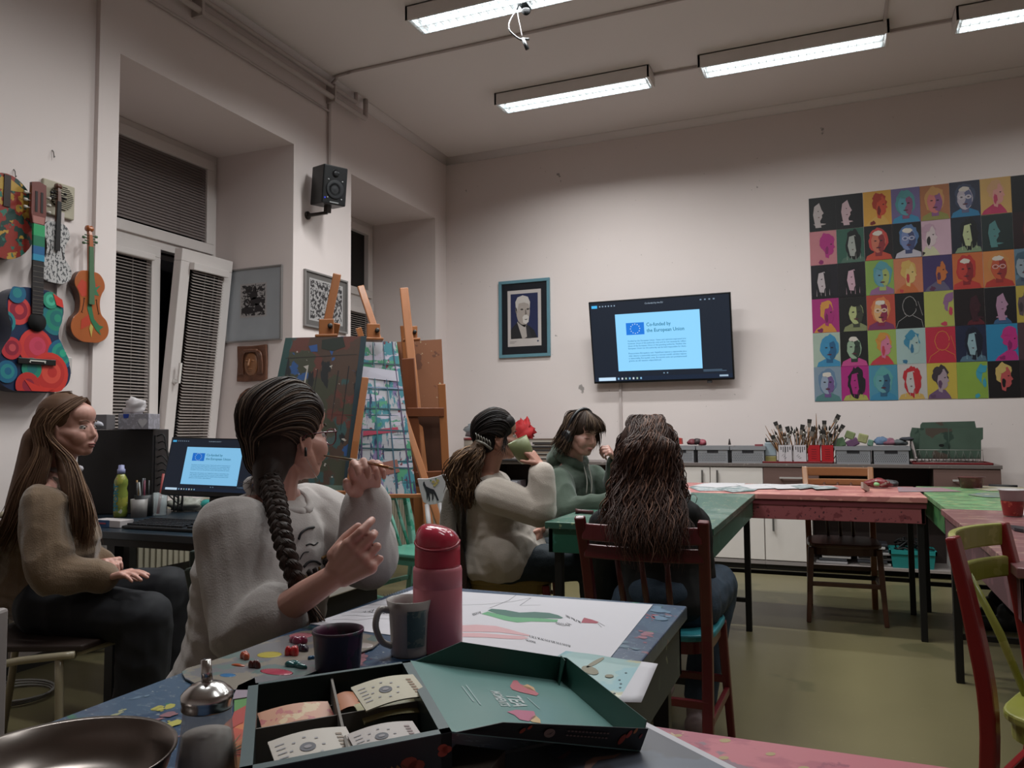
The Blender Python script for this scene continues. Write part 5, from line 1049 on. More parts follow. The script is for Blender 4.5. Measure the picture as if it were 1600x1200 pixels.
mb = MB(C('1f3a8a', .5)); mb.poly([fp(-.05, hb-.001), fp(-.02, hb-.001), fp(-.024, hb-.02), fp(-.046, hb-.022)][::-1]); mb.use(C('b0acb0', .5)); mb.poly([fp(.045+.022*(16*math.sin(t)**3)/16, .032+.026*(13*math.cos(t)-5*math.cos(2*t)-2*math.cos(3*t)-math.cos(4*t))/16) for t in np.linspace(0, 2*math.pi, 21)[:-1]]); mb.build('print', r)
lump('tissue', 'white tissue puffing out of the grey tissue box', 'tissue', V(*(D(203, 637, 3.74)))-ny*.05-V(0, 0, .004), (.06, .035, .04), mat('tissue_white', 'bcb6b8', .9), 3, .6)
a, b = D(156, 0, 3.76), D(184, 0, 3.76); MBg = MB(C('5f5a5c', .6)).fbox(V((a+b)[0]/2, (a+b)[1]/2, zt+.035)-ny*.03, exr*.04, Z_*.035, ny*.04); tag(MBg.build('grey_box', bevel=.002), 'plain dark grey box beside the tissue box', 'box')
tag(MB(C('a8a6ae', .3)).fbox(D(167, 661, 3.3), exr*.045, Z_*.012, ny*.03).build('plastic_packet', bevel=.004), 'small white plastic packet in front of the dark grey box', 'packet') if False else lump('plastic_packet', 'small white plastic packet in front of the dark grey box', 'packet', V((a+b)[0]/2, (a+b)[1]/2, zt+.018)+ny*.045, (.05, .025, .022), C('a8a6ae', .3), 6, .3)
# monitor
S0, S1, S2 = D(250, 772, 3.42), D(399, 779, 3.30), D(259, 683, 3.50)
ex = nrm(S1-S0); ez = nrm((S2-S0)-ex*np.dot(S2-S0, ex)); Wm = np.linalg.norm(S1-S0); Hm = Wm*.60; nn = np.cross(ex, ez)
print('monitor', Wm, np.linalg.norm(S2-S0), Hm, ez)
r = thing('monitor', 'flat computer monitor on the dark desk showing the pale blue slide', 'monitor', V(*((S0+S1)/2*V(1, 1, 0)+V(0, 0, dz))))
Hm = np.linalg.norm(S2-S0)
MB(M_black).fbox((S0+S1)/2+ez*Hm/2-nn*.018, ex*Wm/2, ez*Hm/2, nn*.016).build('housing', r, bevel=.003)
screen_picture(r, S0+ex*.006+ez*.02-nn*.0012, ex, ez, Wm-.012, Hm-.026, .62)
cm_ = (S0+S1)/2; mb = MB(M_black); mb.beam(cm_-nn*.05+ez*.12, V(cm_[0], cm_[1], dz+.01)-V(nn[0], nn[1], 0)*.06, .06, .02, nn); mb.lathe([(.001, 0), (.11, 0), (.11, .008), (.001, .012)], V(cm_[0], cm_[1], dz)-V(nn[0], nn[1], 0)*.03, 24); mb.build('stand', r, bevel=.003)
# keyboard
kx0, kx1, ky0, ky1 = -2.80, -2.34, 2.45, 2.62
k0 = onz(196, 818, dz+.02); r = thing('keyboard', 'black computer keyboard on the dark desk', 'keyboard', (k0[0]+.22, k0[1]+.07, dz)); kx0, ky0 = k0[0], k0[1]-.02; kx1, ky1 = kx0+.46, ky0+.165
ang = .0; mb = MB(mat('kb_black', '0d0e11', .5)); mb.prism([(ky0, 0), (ky1, 0), (ky1, .026), (ky0, .012)], (kx0, 0, dz+.001), Y_, Z_, X_, kx1-kx0); mb.build('case', r, bevel=.003)
for nm, cols_ in (('letter_keys', range(0, 14)), ('number_pad', range(15, 20))):
    mb = MB(mat('kb_key', '1b1d22', .45))
    for j in range(5):
        for i in cols_: x = kx0+.012+i*.0218; y = ky0+.018+j*.028; z = dz+.013+.0145*(j+.7)/6; mb.box(x, x+.018, y, y+.021, z, z+.008)
    mb.build(nm, r, bevel=.001)
# bottle, cup, pens and clutter
p = onz(188, 812, dz); p = onz(190, 810, dz)
def bottle_desk():
    b = onz(188, 808, dz); r = thing('drink_bottle', 'clear sports bottle with a green and yellow label on the dark desk', 'bottle', b); mb = MB(mat('drink_green', '6f7a34', .25, coat=.5, splat=[('8a8a3c', 16, .55, None), ('9a9a90', 24, .66, None), ('a04030', 20, .72, None)]))
    mb.lathe([(.001, 0), (.026, 0), (.031, .006), (.031, .03), (.029, .04), (.031, .05), (.031, .115), (.026, .135), (.031, .155), (.030, .175), (.02, .195), (.015, .205)], b, 24).build('body', r)
    MB(mat('bottle_cap_blue', '8a8cb0', .4)).lathe([(.018, .205), (.018, .225), (.014, .228), (.013, .245), (.001, .247)], b, 18).build('cap', r)
    mb = MB(C('27606a', .5)); d_ = nrm(b*V(-1, -1, 0)); sd = nrm(np.cross(d_, Z_)); 
    mb.text('SPORT', b+d_*.0325+sd*.012+V(0, 0, .03), Z_, sd, .026, wid=.13, bold=.03); mb.build('lettering', r)
bottle_desk()
b = onz(217, 808, dz); r = thing('mug', 'plain grey mug beside the sports bottle', 'mug', b); mb = MB(mat('mug_grey', '7f7a78', .4)); mb.lathe([(.001, 0), (.034, 0), (.038, .085), (.035, .085), (.032, .006), (.001, .006)], b, 24, cap=False).build('cup', r)
b = onz(240, 806, dz); r = thing('pen_pot', 'dark pen pot crowded with pens beside the monitor', 'pen pot', b); MB(C('16161a', .5)).lathe([(.001, 0), (.04, 0), (.042, .1), (.038, .1), (.036, .005), (.001, .005)], b-exr*.05, 20, cap=False).build('pot', r)
for k, cpen in enumerate(('2a2a2e', '8a6a40', '3a3a3e', 'a8a8a8', '6a2a40', '202024', '8a3a40', '1c1c20')):
    q = b-exr*(.075-.007*k)+V(0, 0, .01); t_ = MB(C(cpen, .4)).tube([q, q+V(random.uniform(-.03, .03), 0, .15+.01*(k % 3))], .004, 7); tag(t_.build('pen'), ['black', 'wooden', 'dark grey', 'silver', 'maroon', 'dark', 'red', 'jet black'][k]+' pen in the pen pot', 'pen', 'pens in the pot')
r = thing('glass', 'clear glass holding red pencils beside the monitor', 'glass', b+exr*.03); MB(mat('thin_glass', 'c8d0d2', .05, alpha=.35)).lathe([(.001, 0), (.028, 0), (.032, .11), (.03, .11), (.026, .004), (.001, .004)], b+exr*.03, 20, cap=False).build('cup', r)
tag(MB(C('a04a48', .5)).tube([b+exr*.02+V(0, 0, .01), b+exr*.045+V(0, 0, .2)], .007, 8).build('pencil'), 'thick red pencil standing in the clear glass', 'pencil')
q0 = onz(142, 824, dz); r = thing('tablet_box', 'small blue and white box on the near edge of the dark desk', 'box', q0); MB(C('b0a8a8', .5)).fbox(q0+V(.07, .05, .016), X_*.08, Y_*.035, Z_*.015).build('carton', r, bevel=.002)
mb = MB(C('1f4a78', .5)).poly([q0+V(-.01, .0145, .001), q0+V(.09, .0145, .001), q0+V(.09, .0145, .031), q0+V(-.01, .0145, .031)]); mb.use(C('a04050', .5)); mb.box(q0[0]+.01, q0[0]+.07, q0[1]+.013, q0[1]+.0148, dz+.014, dz+.02); mb.build('print', r)
lump('crumpled_bag', 'crumpled whitish bag behind the keyboard', 'bag', onz(275, 800, dz)+V(0, .05, .03), (.10, .06, .035), mat('bag_whitish', '8f8f86', .5, var=.25, scale=40), 5, .6)
lump('turquoise_packet', 'turquoise packet behind the keyboard', 'packet', onz(318, 800, dz)+V(0, .05, .025), (.055, .04, .03), C('2f8a84', .45), 2, .4)
mb = MB(mat('cable_black'))
for px in (245, 262, 285, 310):
    a = onz(px, 830, dz)+V(0, .45, -.02); mb.tube(smooth_path([a, a+V(.02, 0, -.2), a+V(-.03, .02, -.5), a+V(.05, 0, -.7)], 5), .004, 6)
tag(mb.build('desk_cables'), 'black cables hanging below the computer desk', 'cables', kind='stuff')
mb = MB(C('7a7672', .5)); c = onz(22, 1090, 0); 
for k in range(3): mb.tube([c+V(.14*math.cos(t)*(1+.1*k), .14*math.sin(t), .01+.01*k) for t in np.linspace(0, 6.5, 26)], .005, 6)
tag(mb.build('cable_coil'), 'coil of grey cable on the floor under the left chair', 'cable')
# ================================================================ foreground table things
ZT = .755
def zq(pts, z): return [tuple(onz(x, y, z)) for x, y in pts]
M_paper = mat('drawing_paper', 'b9b5bb', .7, var=.01)
def sheet(name, label, cat, corners, z, th=.0006, m=M_paper, group=None):
    mb = MB(m); n = len(corners); A = [V(c[0], c[1], z) for c in corners]; B_ = [p+V(0, 0, th) for p in A]
    area = sum(A[i][0]*A[(i+1) % n][1]-A[(i+1) % n][0]*A[i][1] for i in range(n)); F = [tuple(range(n))[::-1], tuple(range(n, 2*n))]+[(i, (i+1) % n, n+(i+1) % n, n+i) for i in range(n)]
    if area < 0: F = [f[::-1] for f in F]
    mb.add(A+B_, F, False); return mb
def inkpoly(mb, pts, z, c, rough=.6):
    P = zq(pts, z); a = sum(P[i][0]*P[(i+1) % len(P)][1]-P[(i+1) % len(P)][0]*P[i][1] for i in range(len(P))); mb.use(C(c, rough)); mb.poly(P if a > 0 else P[::-1])
def inkline(mb, pts, z, c, w=.0009):
    P = [V(p) for p in zq(pts, z)]; mb.use(C(c, .7))
    for a, b in zip(P[:-1], P[1:]):
        d = nrm(b-a); q = V(-d[1], d[0], 0)*w; mb.poly([a-q, b-q, b+q, a+q])
# big drawing
z = ZT+.0005
A_ = onz(1020, 945, z); B_ = onz(952, 1030, z); Cc = onz(484, 975, z); Dd = Cc+(A_-B_)+V(0, .0, 0)
mb = sheet('d', '', '', [A_, B_+(B_-A_)*.08, Cc, V(-.925, 1.63, z)], z); zi = z+.0010
top = [(752, 962), (764, 951), (790, 952), (812, 956), (835, 956), (858, 957), (872, 960), (880, 965)]; mid = [(879, 967), (862, 964), (845, 965), (820, 962), (798, 962), (780, 958), (762, 956)]
inkpoly(mb, [(762, 954), (768, 951), (790, 953), (812, 957), (836, 956), (858, 957.5), (872, 961), (880, 965), (877, 966.5), (860, 966), (845, 966), (820, 965), (798, 964), (780, 960)], zi, '1f5448')
inkpoly(mb, [(752, 959), (762, 955.5), (780, 960), (798, 964), (820, 965), (845, 966), (872, 968), (870, 972), (850, 971.5), (830, 971), (808, 972.5), (788, 969), (768, 963)], zi, '4a8a5e')
inkpoly(mb, [(911, 967), (913, 965), (925, 968), (936, 972), (932, 974), (908, 973)], zi, '8a2038')
inkpoly(mb, [(722, 977), (745, 976), (775, 978), (795, 983), (812, 988), (828, 992), (826, 994), (805, 991), (780, 988), (750, 987), (722, 987)], zi, 'b98e92'); inkpoly(mb, [(722, 989), (750, 989), (790, 992), (818, 994), (826, 997), (815, 999), (790, 998), (760, 996), (722, 995)], zi, 'b98e92')
rl = random.Random(3)
for x0, y0, x1, y1, n_ in ((828, 994, 893, 1010, 22), (884, 962, 908, 973, 12), (738, 960, 752, 956, 8), (600, 930, 640, 922, 10), (510, 965, 600, 950, 0), (868, 973, 892, 977, 8), (822, 1000, 838, 1004, 6)):
    for k in range(n_):
        t = k/n_; x = x0+(x1-x0)*t; y = y0+(y1-y0)*t; inkline(mb, [(x, y-1.5), (x+rl.uniform(-1, 2), y+rl.uniform(-.5, 1)), (x+rl.uniform(0, 2.5), y+2)], zi, '2c2b30', .0006)
inkline(mb, [(722, 945), (760, 944), (800, 940), (830, 934), (812, 946), (845, 945)], zi, '6a686c', .0006); inkline(mb, [(765, 950), (795, 938), (806, 930)], zi, '6a686c', .0006)
inkline(mb, [(870, 975), (880, 978), (893, 976), (885, 973)], zi, '4a484c', .0006); inkline(mb, [(936, 973), (945, 978)], zi, '6a686c', .0006); inkline(mb, [(934, 974), (940, 980)], zi, '6a686c', .0006)
for k in range(7):
    y = 968-6*k; x = 520+14*k; inkline(mb, [(x, y), (x+20, y-1+rl.random()*2), (x+38, y+1), (x+60, y-2+k*.2), (min(x+95, 648), y-1)], zi, '77757a', .0007)
for k in range(16): x = 575+rl.uniform(-8, 30); y = 955+rl.uniform(-4, 3); inkline(mb, [(x, y), (x+3, y+1.5), (x+4, y-1)], zi, '2c2b30', .0007)
tag(mb.build('drawing_sheet'), 'large white drawing sheet with a green wavy ribbon and pink ribbon on the blue table', 'drawing')
# blue print with a white margin hanging over the table edge
z = ZT+.0022; P1 = onz(1028, 1038, z); P2 = onz(1002, 1102, z); P0 = V(-.43, 1.262, z); P3 = V(-.45, 1.05, z)
nu = 12
def bend(u, v):
    p = P0*(1-u)*(1-v)+P1*u*(1-v)+P2*u*v+P3*(1-u)*v; p = V(p); p[2] = z+(.001*math.sin(u*5)**2+max(0, u-.85)*.02*v); return p
mb = MB(M_paper)
M_sea = mat('print_seaside', '8ea8a8', .4, splat=[('a8a48a', 5, .52, None), ('7aa0a8', 7, .6, None)])
mb.grid(bend, nu, 6, lambda i, j: M_paper if i >= nu-2 or i < 0 else M_sea, flip=True)
for x, y, w_, h_, rot in ((930, 1035, 16, 3, -.5), (922, 1047, 14, 6, .3), (952, 1056, 7, 2.5, 0)):
    pts = [(x+w_*math.cos(t)*math.cos(rot)-h_*math.sin(t)*math.sin(rot), y+w_*math.cos(t)*math.sin(rot)+h_*math.sin(t)*math.cos(rot)) for t in np.linspace(0, 6.283, 13)[:-1]]; inkpoly(mb, pts, z+.0012, '77705c')
for x, y in ((978, 1051), (968, 1062), (970, 1068), (969, 1074), (960, 1083)): inkpoly(mb, [(x-2, y), (x, y-1), (x+2, y), (x, y+1)], z+.0012, '4a5a60')
ob = mb.build('print_sheet', solid=.0005); tag(ob, 'pale blue seaside print with a white margin curling over the blue table edge', 'print')
# grey print with white border at the bottom
z = ZT+.0012
cs = [onz(1008, 1132, z), onz(1180, 1215, z), onz(900, 1330, z), onz(640, 1240, z), onz(730, 1168, z)]
cs = [onz(1008, 1128, z), onz(1260, 1256, z), V(-.21, .60, z), V(-.42, .79, z)]
mb = sheet('g', '', '', cs, z); c_ = sum(cs)/4; mb.use(mat('print_grey', '5f6470', .35, splat=[('55545c', 3, .52, None), ('75656a', 4, .62, None), ('50586a', 7, .66, None)])); ins = [c+(c_-c)*.075 for c in cs]; ins = [V(c[0], c[1], z+.0011) for c in ins]; a = sum(ins[i][0]*ins[(i+1) % 4][1]-ins[(i+1) % 4][0]*ins[i][1] for i in range(4)); mb.poly(ins if a > 0 else ins[::-1])
inkpoly(mb, [(913, 1200), (915, 1190), (928, 1183), (958, 1180), (975, 1174), (960, 1184), (935, 1188), (925, 1198), (922, 1206)], z+.0018, '9a7a72'); inkpoly(mb, [(870, 1185), (890, 1172), (893, 1176), (880, 1186)], z+.0018, '80606a')
tag(mb.build('grey_print'), 'grey-blue art print with a white border at the bottom, under the tea box lid', 'print')
# pineapple placemat
z = ZT+.0015; mb = sheet('p', '', '', [onz(388, 1098, z), onz(262, 1215, z), onz(420, 1290, z), onz(520, 1150, z)], z, m=mat('orange_mat', 'b8683a', .5, splat=[('a8402c', 12, .6, None), ('c8935a', 9, .60, None)]))
for k in range(14):
    a = -2.6+.38*k*.55; cx, cy = 352, 1176; L = 24+8*(k % 3); inkpoly(mb, [(cx-2, cy), (cx+L*math.cos(a)*1.1, cy+L*math.sin(a)), (cx+2, cy+2)], z+.0012, '4a5238' if k % 2 else '6a6a48')
inkpoly(mb, [(335, 1185), (375, 1182), (380, 1198), (360, 1215), (320, 1215)], z+.001, 'a06a3a'); inkpoly(mb, [(366, 1092), (385, 1086), (388, 1100), (366, 1112)], z+.001, '4a7a3a'); inkpoly(mb, [(366, 1112), (388, 1100), (380, 1128), (355, 1142)], z+.0011, '9a3028')
tag(mb.build('pineapple_mat'), 'orange tropical paper mat with a pineapple top, under the tea box', 'mat')
# ------------------------------------------------ tea box
zr = .82; F0, F1, G1, G0 = onz(388, 1069, zr), onz(641, 1032, zr), onz(706, 1143, zr), None
G0 = F0+(G1-F1); e1 = nrm(F1-F0); e2 = nrm(G1-F1); e1 = V(e1[0], e1[1], 0); e2_ = V(e2[0], e2[1], 0); Wb = np.linalg.norm(F1-F0); Db = np.linalg.norm(G1-F1)
r = thing('tea_box', 'open dark green cardboard tea box with divided tea bags and hinged lid', 'tea box', V(*((F0+G1)/2*V(1, 1, 0)+V(0, 0, ZT+.004))))
zb = ZT+.003; M_tb = mat('tea_dark', '1a2422', .4, var=.05); M_rim = mat('tea_rim', '4c5a5c', .4); M_in = mat('tea_inside', '2a3a34', .6)
def TB(u, v, z): return V(F0[0], F0[1], 0)+e1*u+e2_*v+V(0, 0, z)
tw = .012
mb = MB(M_tb)
def panel(mb, u0, u1, v0, v1, z0, z1):
    c = TB((u0+u1)/2, (v0+v1)/2, (z0+z1)/2); mb.fbox(c, e1*(u1-u0)/2, e2_*(v1-v0)/2, Z_*(z1-z0)/2)
for q in ((0, Wb, 0, tw*.6), (0, Wb, Db-tw, Db), (0, tw, 0, Db), (Wb-tw, Wb, 0, Db)): mb.use(M_tb); panel(mb, *q, zb, zr-.001); mb.use(M_rim); panel(mb, *q, zr-.001, zr)
mb.use(M_in); panel(mb, tw, Wb-tw, tw*.6, Db-tw, zb, zb+.002); mb.build('tray', r)
mb = MB()   # printed leaves on the front wall
def FW(u, z, k=1): return TB(u, Db+.0004*k, zb+z)
for u, z_, s, c in ((.03, .02, .010, '6a2a20'), (.075, .028, .012, '8a4a30'), (.12, .02, .009, '7a2420'), (.165, .035, .013, '8a3a24'), (.20, .045, .008, '9a3a24'), (.145, .012, .010, '5a3a24')):
    for a0 in (0, 2.1, 4.2): mb.use(C(c, .5)); mb.poly([FW(u+s*.4*math.cos(a0)+s*math.cos(t)*.7, z_+s*.4*math.sin(a0)+s*.45*math.sin(t)) for t in np.linspace(0, 6.283, 11)[:-1]])
mb.use(C('8a6a3c', .5))
for k in range(5): mb.poly([FW(.13+.006*k, .03+.002*k), FW(.138+.006*k, .034), FW(.132+.006*k, .040)])
mb.build('printed_leaves', r)
mb = MB(mat('card_grey', '6f6862', .7)); um = Wb*.49; vm = Db*.47
panel(mb, um-.0015, um+.0015, tw*.6, Db-tw, zb+.002, zr-.006); panel(mb, tw, Wb-tw, vm-.001, vm+.001, zb+.002, zr-.012); panel(mb, tw, Wb-tw, vm*.35, vm*.35+.002, zb, zb+.035); mb.build('divider', r)
# lid
H1, H2 = TB(Wb, 0, zr), TB(Wb, Db, zr); N_ = onz(1000, 1172, ZT+.004); dl = N_-H2; dl = dl-e2_*np.dot(dl, e2_)*.0; Ll = np.linalg.norm(dl); ed = dl/Ll; F2 = H1+dl; nl = nrm(np.cross(e2_, ed)); nl = nl if nl[2] > 0 else -nl
nf, nn_ = onz(0, 0, 1), None
mb = MB(mat('lid_outside', '141211', .4)); 
lid = MB(mat('lid_teal', '5f8480', .35, coat=.15, var=.03)); lid.fbox((H1+H2+F2+N_)/4-nl*.0008, dl/2, (H2-H1)/2, nl*.0008); lid.build('lid', r)
wl = .034; M_l2 = mat('lid_wall', '24483f', .4, var=.05)
def LP(u, v, h): return H1+dl*u+(H2-H1)*v+nl*h
mb = MB(M_l2)
def wallq(a, b, c, d, t):
    P = [a, b, c, d]; Q = [p+t for p in P]; F = [(0, 1, 2, 3), (7, 6, 5, 4), (0, 4, 5, 1), (1, 5, 6, 2), (2, 6, 7, 3), (3, 7, 4, 0)]
    if np.dot(np.cross(P[1]-P[0], P[2]-P[1]), t) > 0: F = [f[::-1] for f in F]
    mb.add(P+Q, F, False)
ev = nrm(H2-H1)
wallq(LP(.03, 0, 0), LP(1, 0, 0), LP(1, 0, wl), LP(.28, 0, wl), -ev*.0012); wallq(LP(1, 0, 0), LP(1, 1, 0), LP(1, 1, wl), LP(1, 0, wl), ed*.0012)
wallq(LP(.96, .0, .0), LP(.94, .10, .0), LP(.94, .10, wl*1.05), LP(.96, -.01, wl*1.05), ed*.0012)
mb.use(mat('lid_outside')); wallq(LP(.02, 1, 0), LP(1, 1, 0), LP(1.0, 1, wl*.8)+ev*.007, LP(.22, 1, wl*.5)+ev*.007, ev*.0014); mb.build('lid_walls', r)
mb = MB()
def LW(u, h, k=1): return LP(u, 1, h*(.42+.38*u))+ev*(.0018+.0003*k+h/wl*.007)
for u, h, s, c in ((.33, .018, .008, '8a3a24'), (.36, .026, .006, 'a04028'), (.87, .015, .011, '8a3424'), (.9, .024, .008, 'a03a2c'), (.93, .03, .006, 'a86a3c'), (.97, .022, .005, '7a3034')):
    mb.use(C(c, .5)); mb.poly([LW(u+s*1.6*math.cos(t), h+s*.7*math.sin(t)+s*.4*math.cos(t)) for t in np.linspace(0, 6.283, 13)[:-1]])
mb.use(C('7a6a62', .5)); mb.poly([LW(.47+.028*math.cos(t), .017+.009*math.sin(t), 1) for t in np.linspace(0, 6.283, 19)[:-1]]); mb.use(C('1a1412', .5)); mb.poly([LW(.455, .014, 2), LW(.47, .016, 2), LW(.488, .022, 2), LW(.475, .015, 2)])
mb.use(C('6a5650', .5))
for j in range(2):
    for k in range(12): mb.poly([LW(.56+.0195*k, .022-.008*j), LW(.572+.0195*k, .022-.008*j), LW(.572+.0195*k, .0245-.008*j), LW(.56+.0195*k, .0245-.008*j)])
mb.build('printed_band', r)
def LQ(px, py, k=1):
    d = ray(px, py); t = np.dot(H1+nl*(.0006*k)-CP, nl)/np.dot(d, nl); return CP+d*t
mb = MB(C('b4bcbc', .4))
oT = LQ(790, 1089); ax = nrm(LQ(828, 1104)-LQ(790, 1084)); 
dn = nrm(LQ(800, 1083)-LQ(830, 1086)); rt = nrm(LQ(830, 1105)-LQ(816, 1088))
hgt = np.linalg.norm(LQ(823, 1098)-LQ(795, 1094)); wd = np.linalg.norm(LQ(828, 1104)-LQ(816, 1086))
mb.text('TEA', LQ(789, 1085), rt, -dn, hgt*1.25, wid=wd*1.0, bold=.02)
mb.text('MOMENTS', LQ(766, 1079), rt, -dn, hgt*.8, wid=wd*1.25, bold=.02)
mb.use(C('8aa0a0', .4))
for x0, y0, x1, y1 in ((722, 1072, 740, 1096), (728, 1070, 751, 1101), (824, 1090, 843, 1107)):
    a, b = LQ(x0, y0), LQ(x1, y1); q = nrm(np.cross(nl, b-a))*.0011; mb.poly([a-q, b-q, b+q, a+q])
def LPOLY(pts, c): mb.use(C(c, .4)); P = [LQ(x, y) for x, y in pts]; nn = np.cross(P[1]-P[0], P[2]-P[0]); mb.poly(P if np.dot(nn, nl) > 0 else P[::-1])
LPOLY([(797, 1072), (802, 1063), (808, 1063), (813, 1069), (828, 1074), (842, 1084), (838, 1087), (812, 1081), (800, 1077)], 'b0606a'); LPOLY([(816, 1072), (824, 1069), (834, 1074), (837, 1080), (826, 1077)], 'c09a74')
LPOLY([(792, 1112), (806, 1109), (834, 1111), (838, 1120), (826, 1127), (812, 1124), (804, 1117)], 'b0607a'); LPOLY([(826, 1124), (836, 1117), (844, 1124), (845, 1130), (832, 1128)], 'c0a074'); mb.build('printed_lid', r)
# tea bags
M_tea = mat('tea_paper', 'b5aaa0', .5, var=.03)
def teabag(px, z0, w_, h_, label, m, ru=0, rv=0, draw=0, th=.004):
    o = onz(*px, z0); a = e1*math.cos(ru)+e2_*math.sin(ru); b = np.cross(Z_, a); b = b if np.dot(b, e2_) > 0 else -b; mb = MB(m); nx, ny_ = 10, 6
    def S(u, v, k=0): 
        p = o+a*(u*w_)+b*(v*h_)+V(0, 0, -rv*v*h_+rv*h_+th*math.sin(math.pi*u)+.00025*k); return p
    mb.grid(lambda u, v: S(u, v), nx, ny_, flip=np.dot(np.cross(a, b), Z_) < 0); mb.grid(lambda u, v: S(u, v)-V(0, 0, .0015+th*2*math.sin(math.pi*u)*math.sin(math.pi*v)), nx, ny_, flip=np.dot(np.cross(a, b), Z_) > 0)
    if draw:
        mb.use(C('5a5860', .6)); mb.poly([S(.42+.10*math.cos(t), .5+.13*math.sin(t), 2) for t in np.linspace(0, 6.283, 17)[:-1]]); mb.use(C('8a8488', .6)); mb.poly([S(.42+.05*math.cos(t), .5+.05*math.sin(t), 3) for t in np.linspace(0, 6.283, 12)[:-1]])
        mb.use(C(draw, .6))
        for k in range(6): v = .2+.11*k; mb.poly([S(.82, v, 2), S(.9, v, 2), S(.9, v+.06, 2), S(.82, v+.06, 2)])
        mb.use(C('9a969a', .6))
        for k in range(5): v = .2+.13*k; mb.poly([S(.06, v, 2), S(.17, v, 2), S(.17, v+.03, 2), S(.06, v+.03, 2)])
        for k in range(8): t = 2*math.pi*k/8; mb.poly([S(.42+.2*math.cos(t)+dx_, .5+.3*math.sin(t)+dy_, 2) for dx_, dy_ in ((-.02, -.02), (.02, -.02), (.02, .02), (-.02, .02))])
    return tag(mb.build('tea_bag'), label, 'tea bag', 'tea bags in the box')
ye = mat('tea_yellow', 'a8a07a', .5)
zc = ZT+.045
teabag((553, 1108), zc-.002, .075, .05, 'lower pale yellow tea sachet, under the tilted one in the far right compartment', ye, .02, .1)
teabag((548, 1094), zc+.014, .08, .042, 'tilted cream and yellow tea sachet on top in the far right compartment', mat('tea_cream', 'b3a890', .5), -.16, .35, '8a6a50')
teabag((418, 1180), zc+.004, .080, .052, 'cream tea sachet with a grey oval in the near left compartment', M_tea, -.05, .25, '8a7868')
teabag((542, 1163), zc+.006, .072, .040, 'cream tea sachet with a grey oval in the near right compartment', mat('tea_rose', 'b0a4a0', .5), -.06, .25, '8f7878')
ob = teabag((402, 1126), zc-.006, .082, .034, 'orange tea sachet with red berries in the middle left compartment', mat('tea_orange', 'b0704a', .45, splat=[('9a2c28', 60, .56, None), ('b89a70', 40, .62, None)]), -.02, .25)
teabag((412, 1096), zc-.014, .082, .02, 'yellow tea sachet half hidden in the far left compartment', mat('tea_gold', 'a8884a', .45, splat=[('8a5a34', 40, .6, None)]), 0, .3)
teabag((520, 1100), zc-.012, .03, .03, 'orange tea sachet corner beside the divider in the far right compartment', mat('tea_or2', 'b0683c', .5), 0, .3)
# dark small box under the lid
r = thing('small_carton', 'small brown and black carton under the hinge of the tea box', 'carton', onz(720, 1200, ZT)); q0, q1 = onz(708, 1188, ZT+.03), onz(790, 1172, ZT+.03)
mb = MB(mat('carton_brown', '3a312b', .6)); a, b = onz(712, 1162, ZT+.028), onz(790, 1172, ZT+.028); d_ = nrm(b-a); s_ = V(d_[1], -d_[0], 0); mb.fbox((a+b)/2+s_*.03-V(0, 0, .0135), d_*np.linalg.norm(b-a)/2, s_*.03, Z_*.0135); mb.build('carton', r, bevel=.001)
# ------------------------------------------------ pink bottle
b = onz(684, 1014, ZT); k_ = np.linalg.norm((b-CP)); rb = .5*77/FPX*np.dot(b-CP, _F)
Mp1 = mat('bottle_pink', 'c67480', .38, var=.04, sss=.2); Mp2 = mat('bottle_cap', 'b83045', .35, var=.03, coat=.2)
zt_ = D(686, 822, np.dot(b-CP, _F))[2]-ZT; H = zt_; r = thing('water_bottle', 'tall frosted pink water bottle with a red flip-top cap on the blue table', 'bottle', b)
MB(Mp1).lathe([(.001, 0), (rb*.94, 0), (rb, .004), (rb, H*.50), (rb*.992, H*.505), (rb*.992, H*.512), (rb, H*.517), (rb, H*.64), (rb*.97, H*.665), (rb*.9, H*.675), (.001, H*.676)], b, 40).build('body', r)
mb = MB(Mp2).lathe([(rb*.90, H*.665), (rb*.93, H*.675), (rb*.93, H*.69), (rb*.925, H*.80), (rb*.92, H*.845), (rb*.6, H*.85), (.001, H*.852)], b, 40); mb.build('cap', r)
# flip lid: domed shell sloping, wider at left
mb = MB(mat('cap_clear', 'c23a50', .12, trans=.25, coat=.6, ior=1.35)); hd = nrm(_R*V(1, 1, 0)); vd = np.cross(Z_, hd); P = []; nu, nv = 28, 9
for j in range(nv+1):
    t = j/nv; 
    for i in range(nu):
        a = 2*math.pi*i/nu; rr_ = rb*.93*math.cos(t*math.pi/2)**.55 if j < nv else .0005; x = rr_*math.cos(a); y = rr_*math.sin(a); zz = H*.845+(H*.155)*math.sin(t*math.pi/2)*(1-.28*(x/rb)); P.append(b+hd*x+vd*y+V(0, 0, zz))
mb.add(P, [(j*nu+i, j*nu+(i+1) % nu, (j+1)*nu+(i+1) % nu, (j+1)*nu+i) for j in range(nv) for i in range(nu)], True); mb.build('flip_lid', r)
cd = nrm(-_F*V(1, 1, 0)); mb = MB(mat('cap_red_dark', '8f1a2e', .4))
pts = [b+hd*(rb*1.0*math.cos(t)*.9)+cd*(rb*.97*abs(math.sin(t))**.8)+V(0, 0, H*(.875-.055*math.sin(t))) for t in np.linspace(math.pi, 0, 15)]; mb.tube(pts, .0022, 8); mb.build('hinge', r)
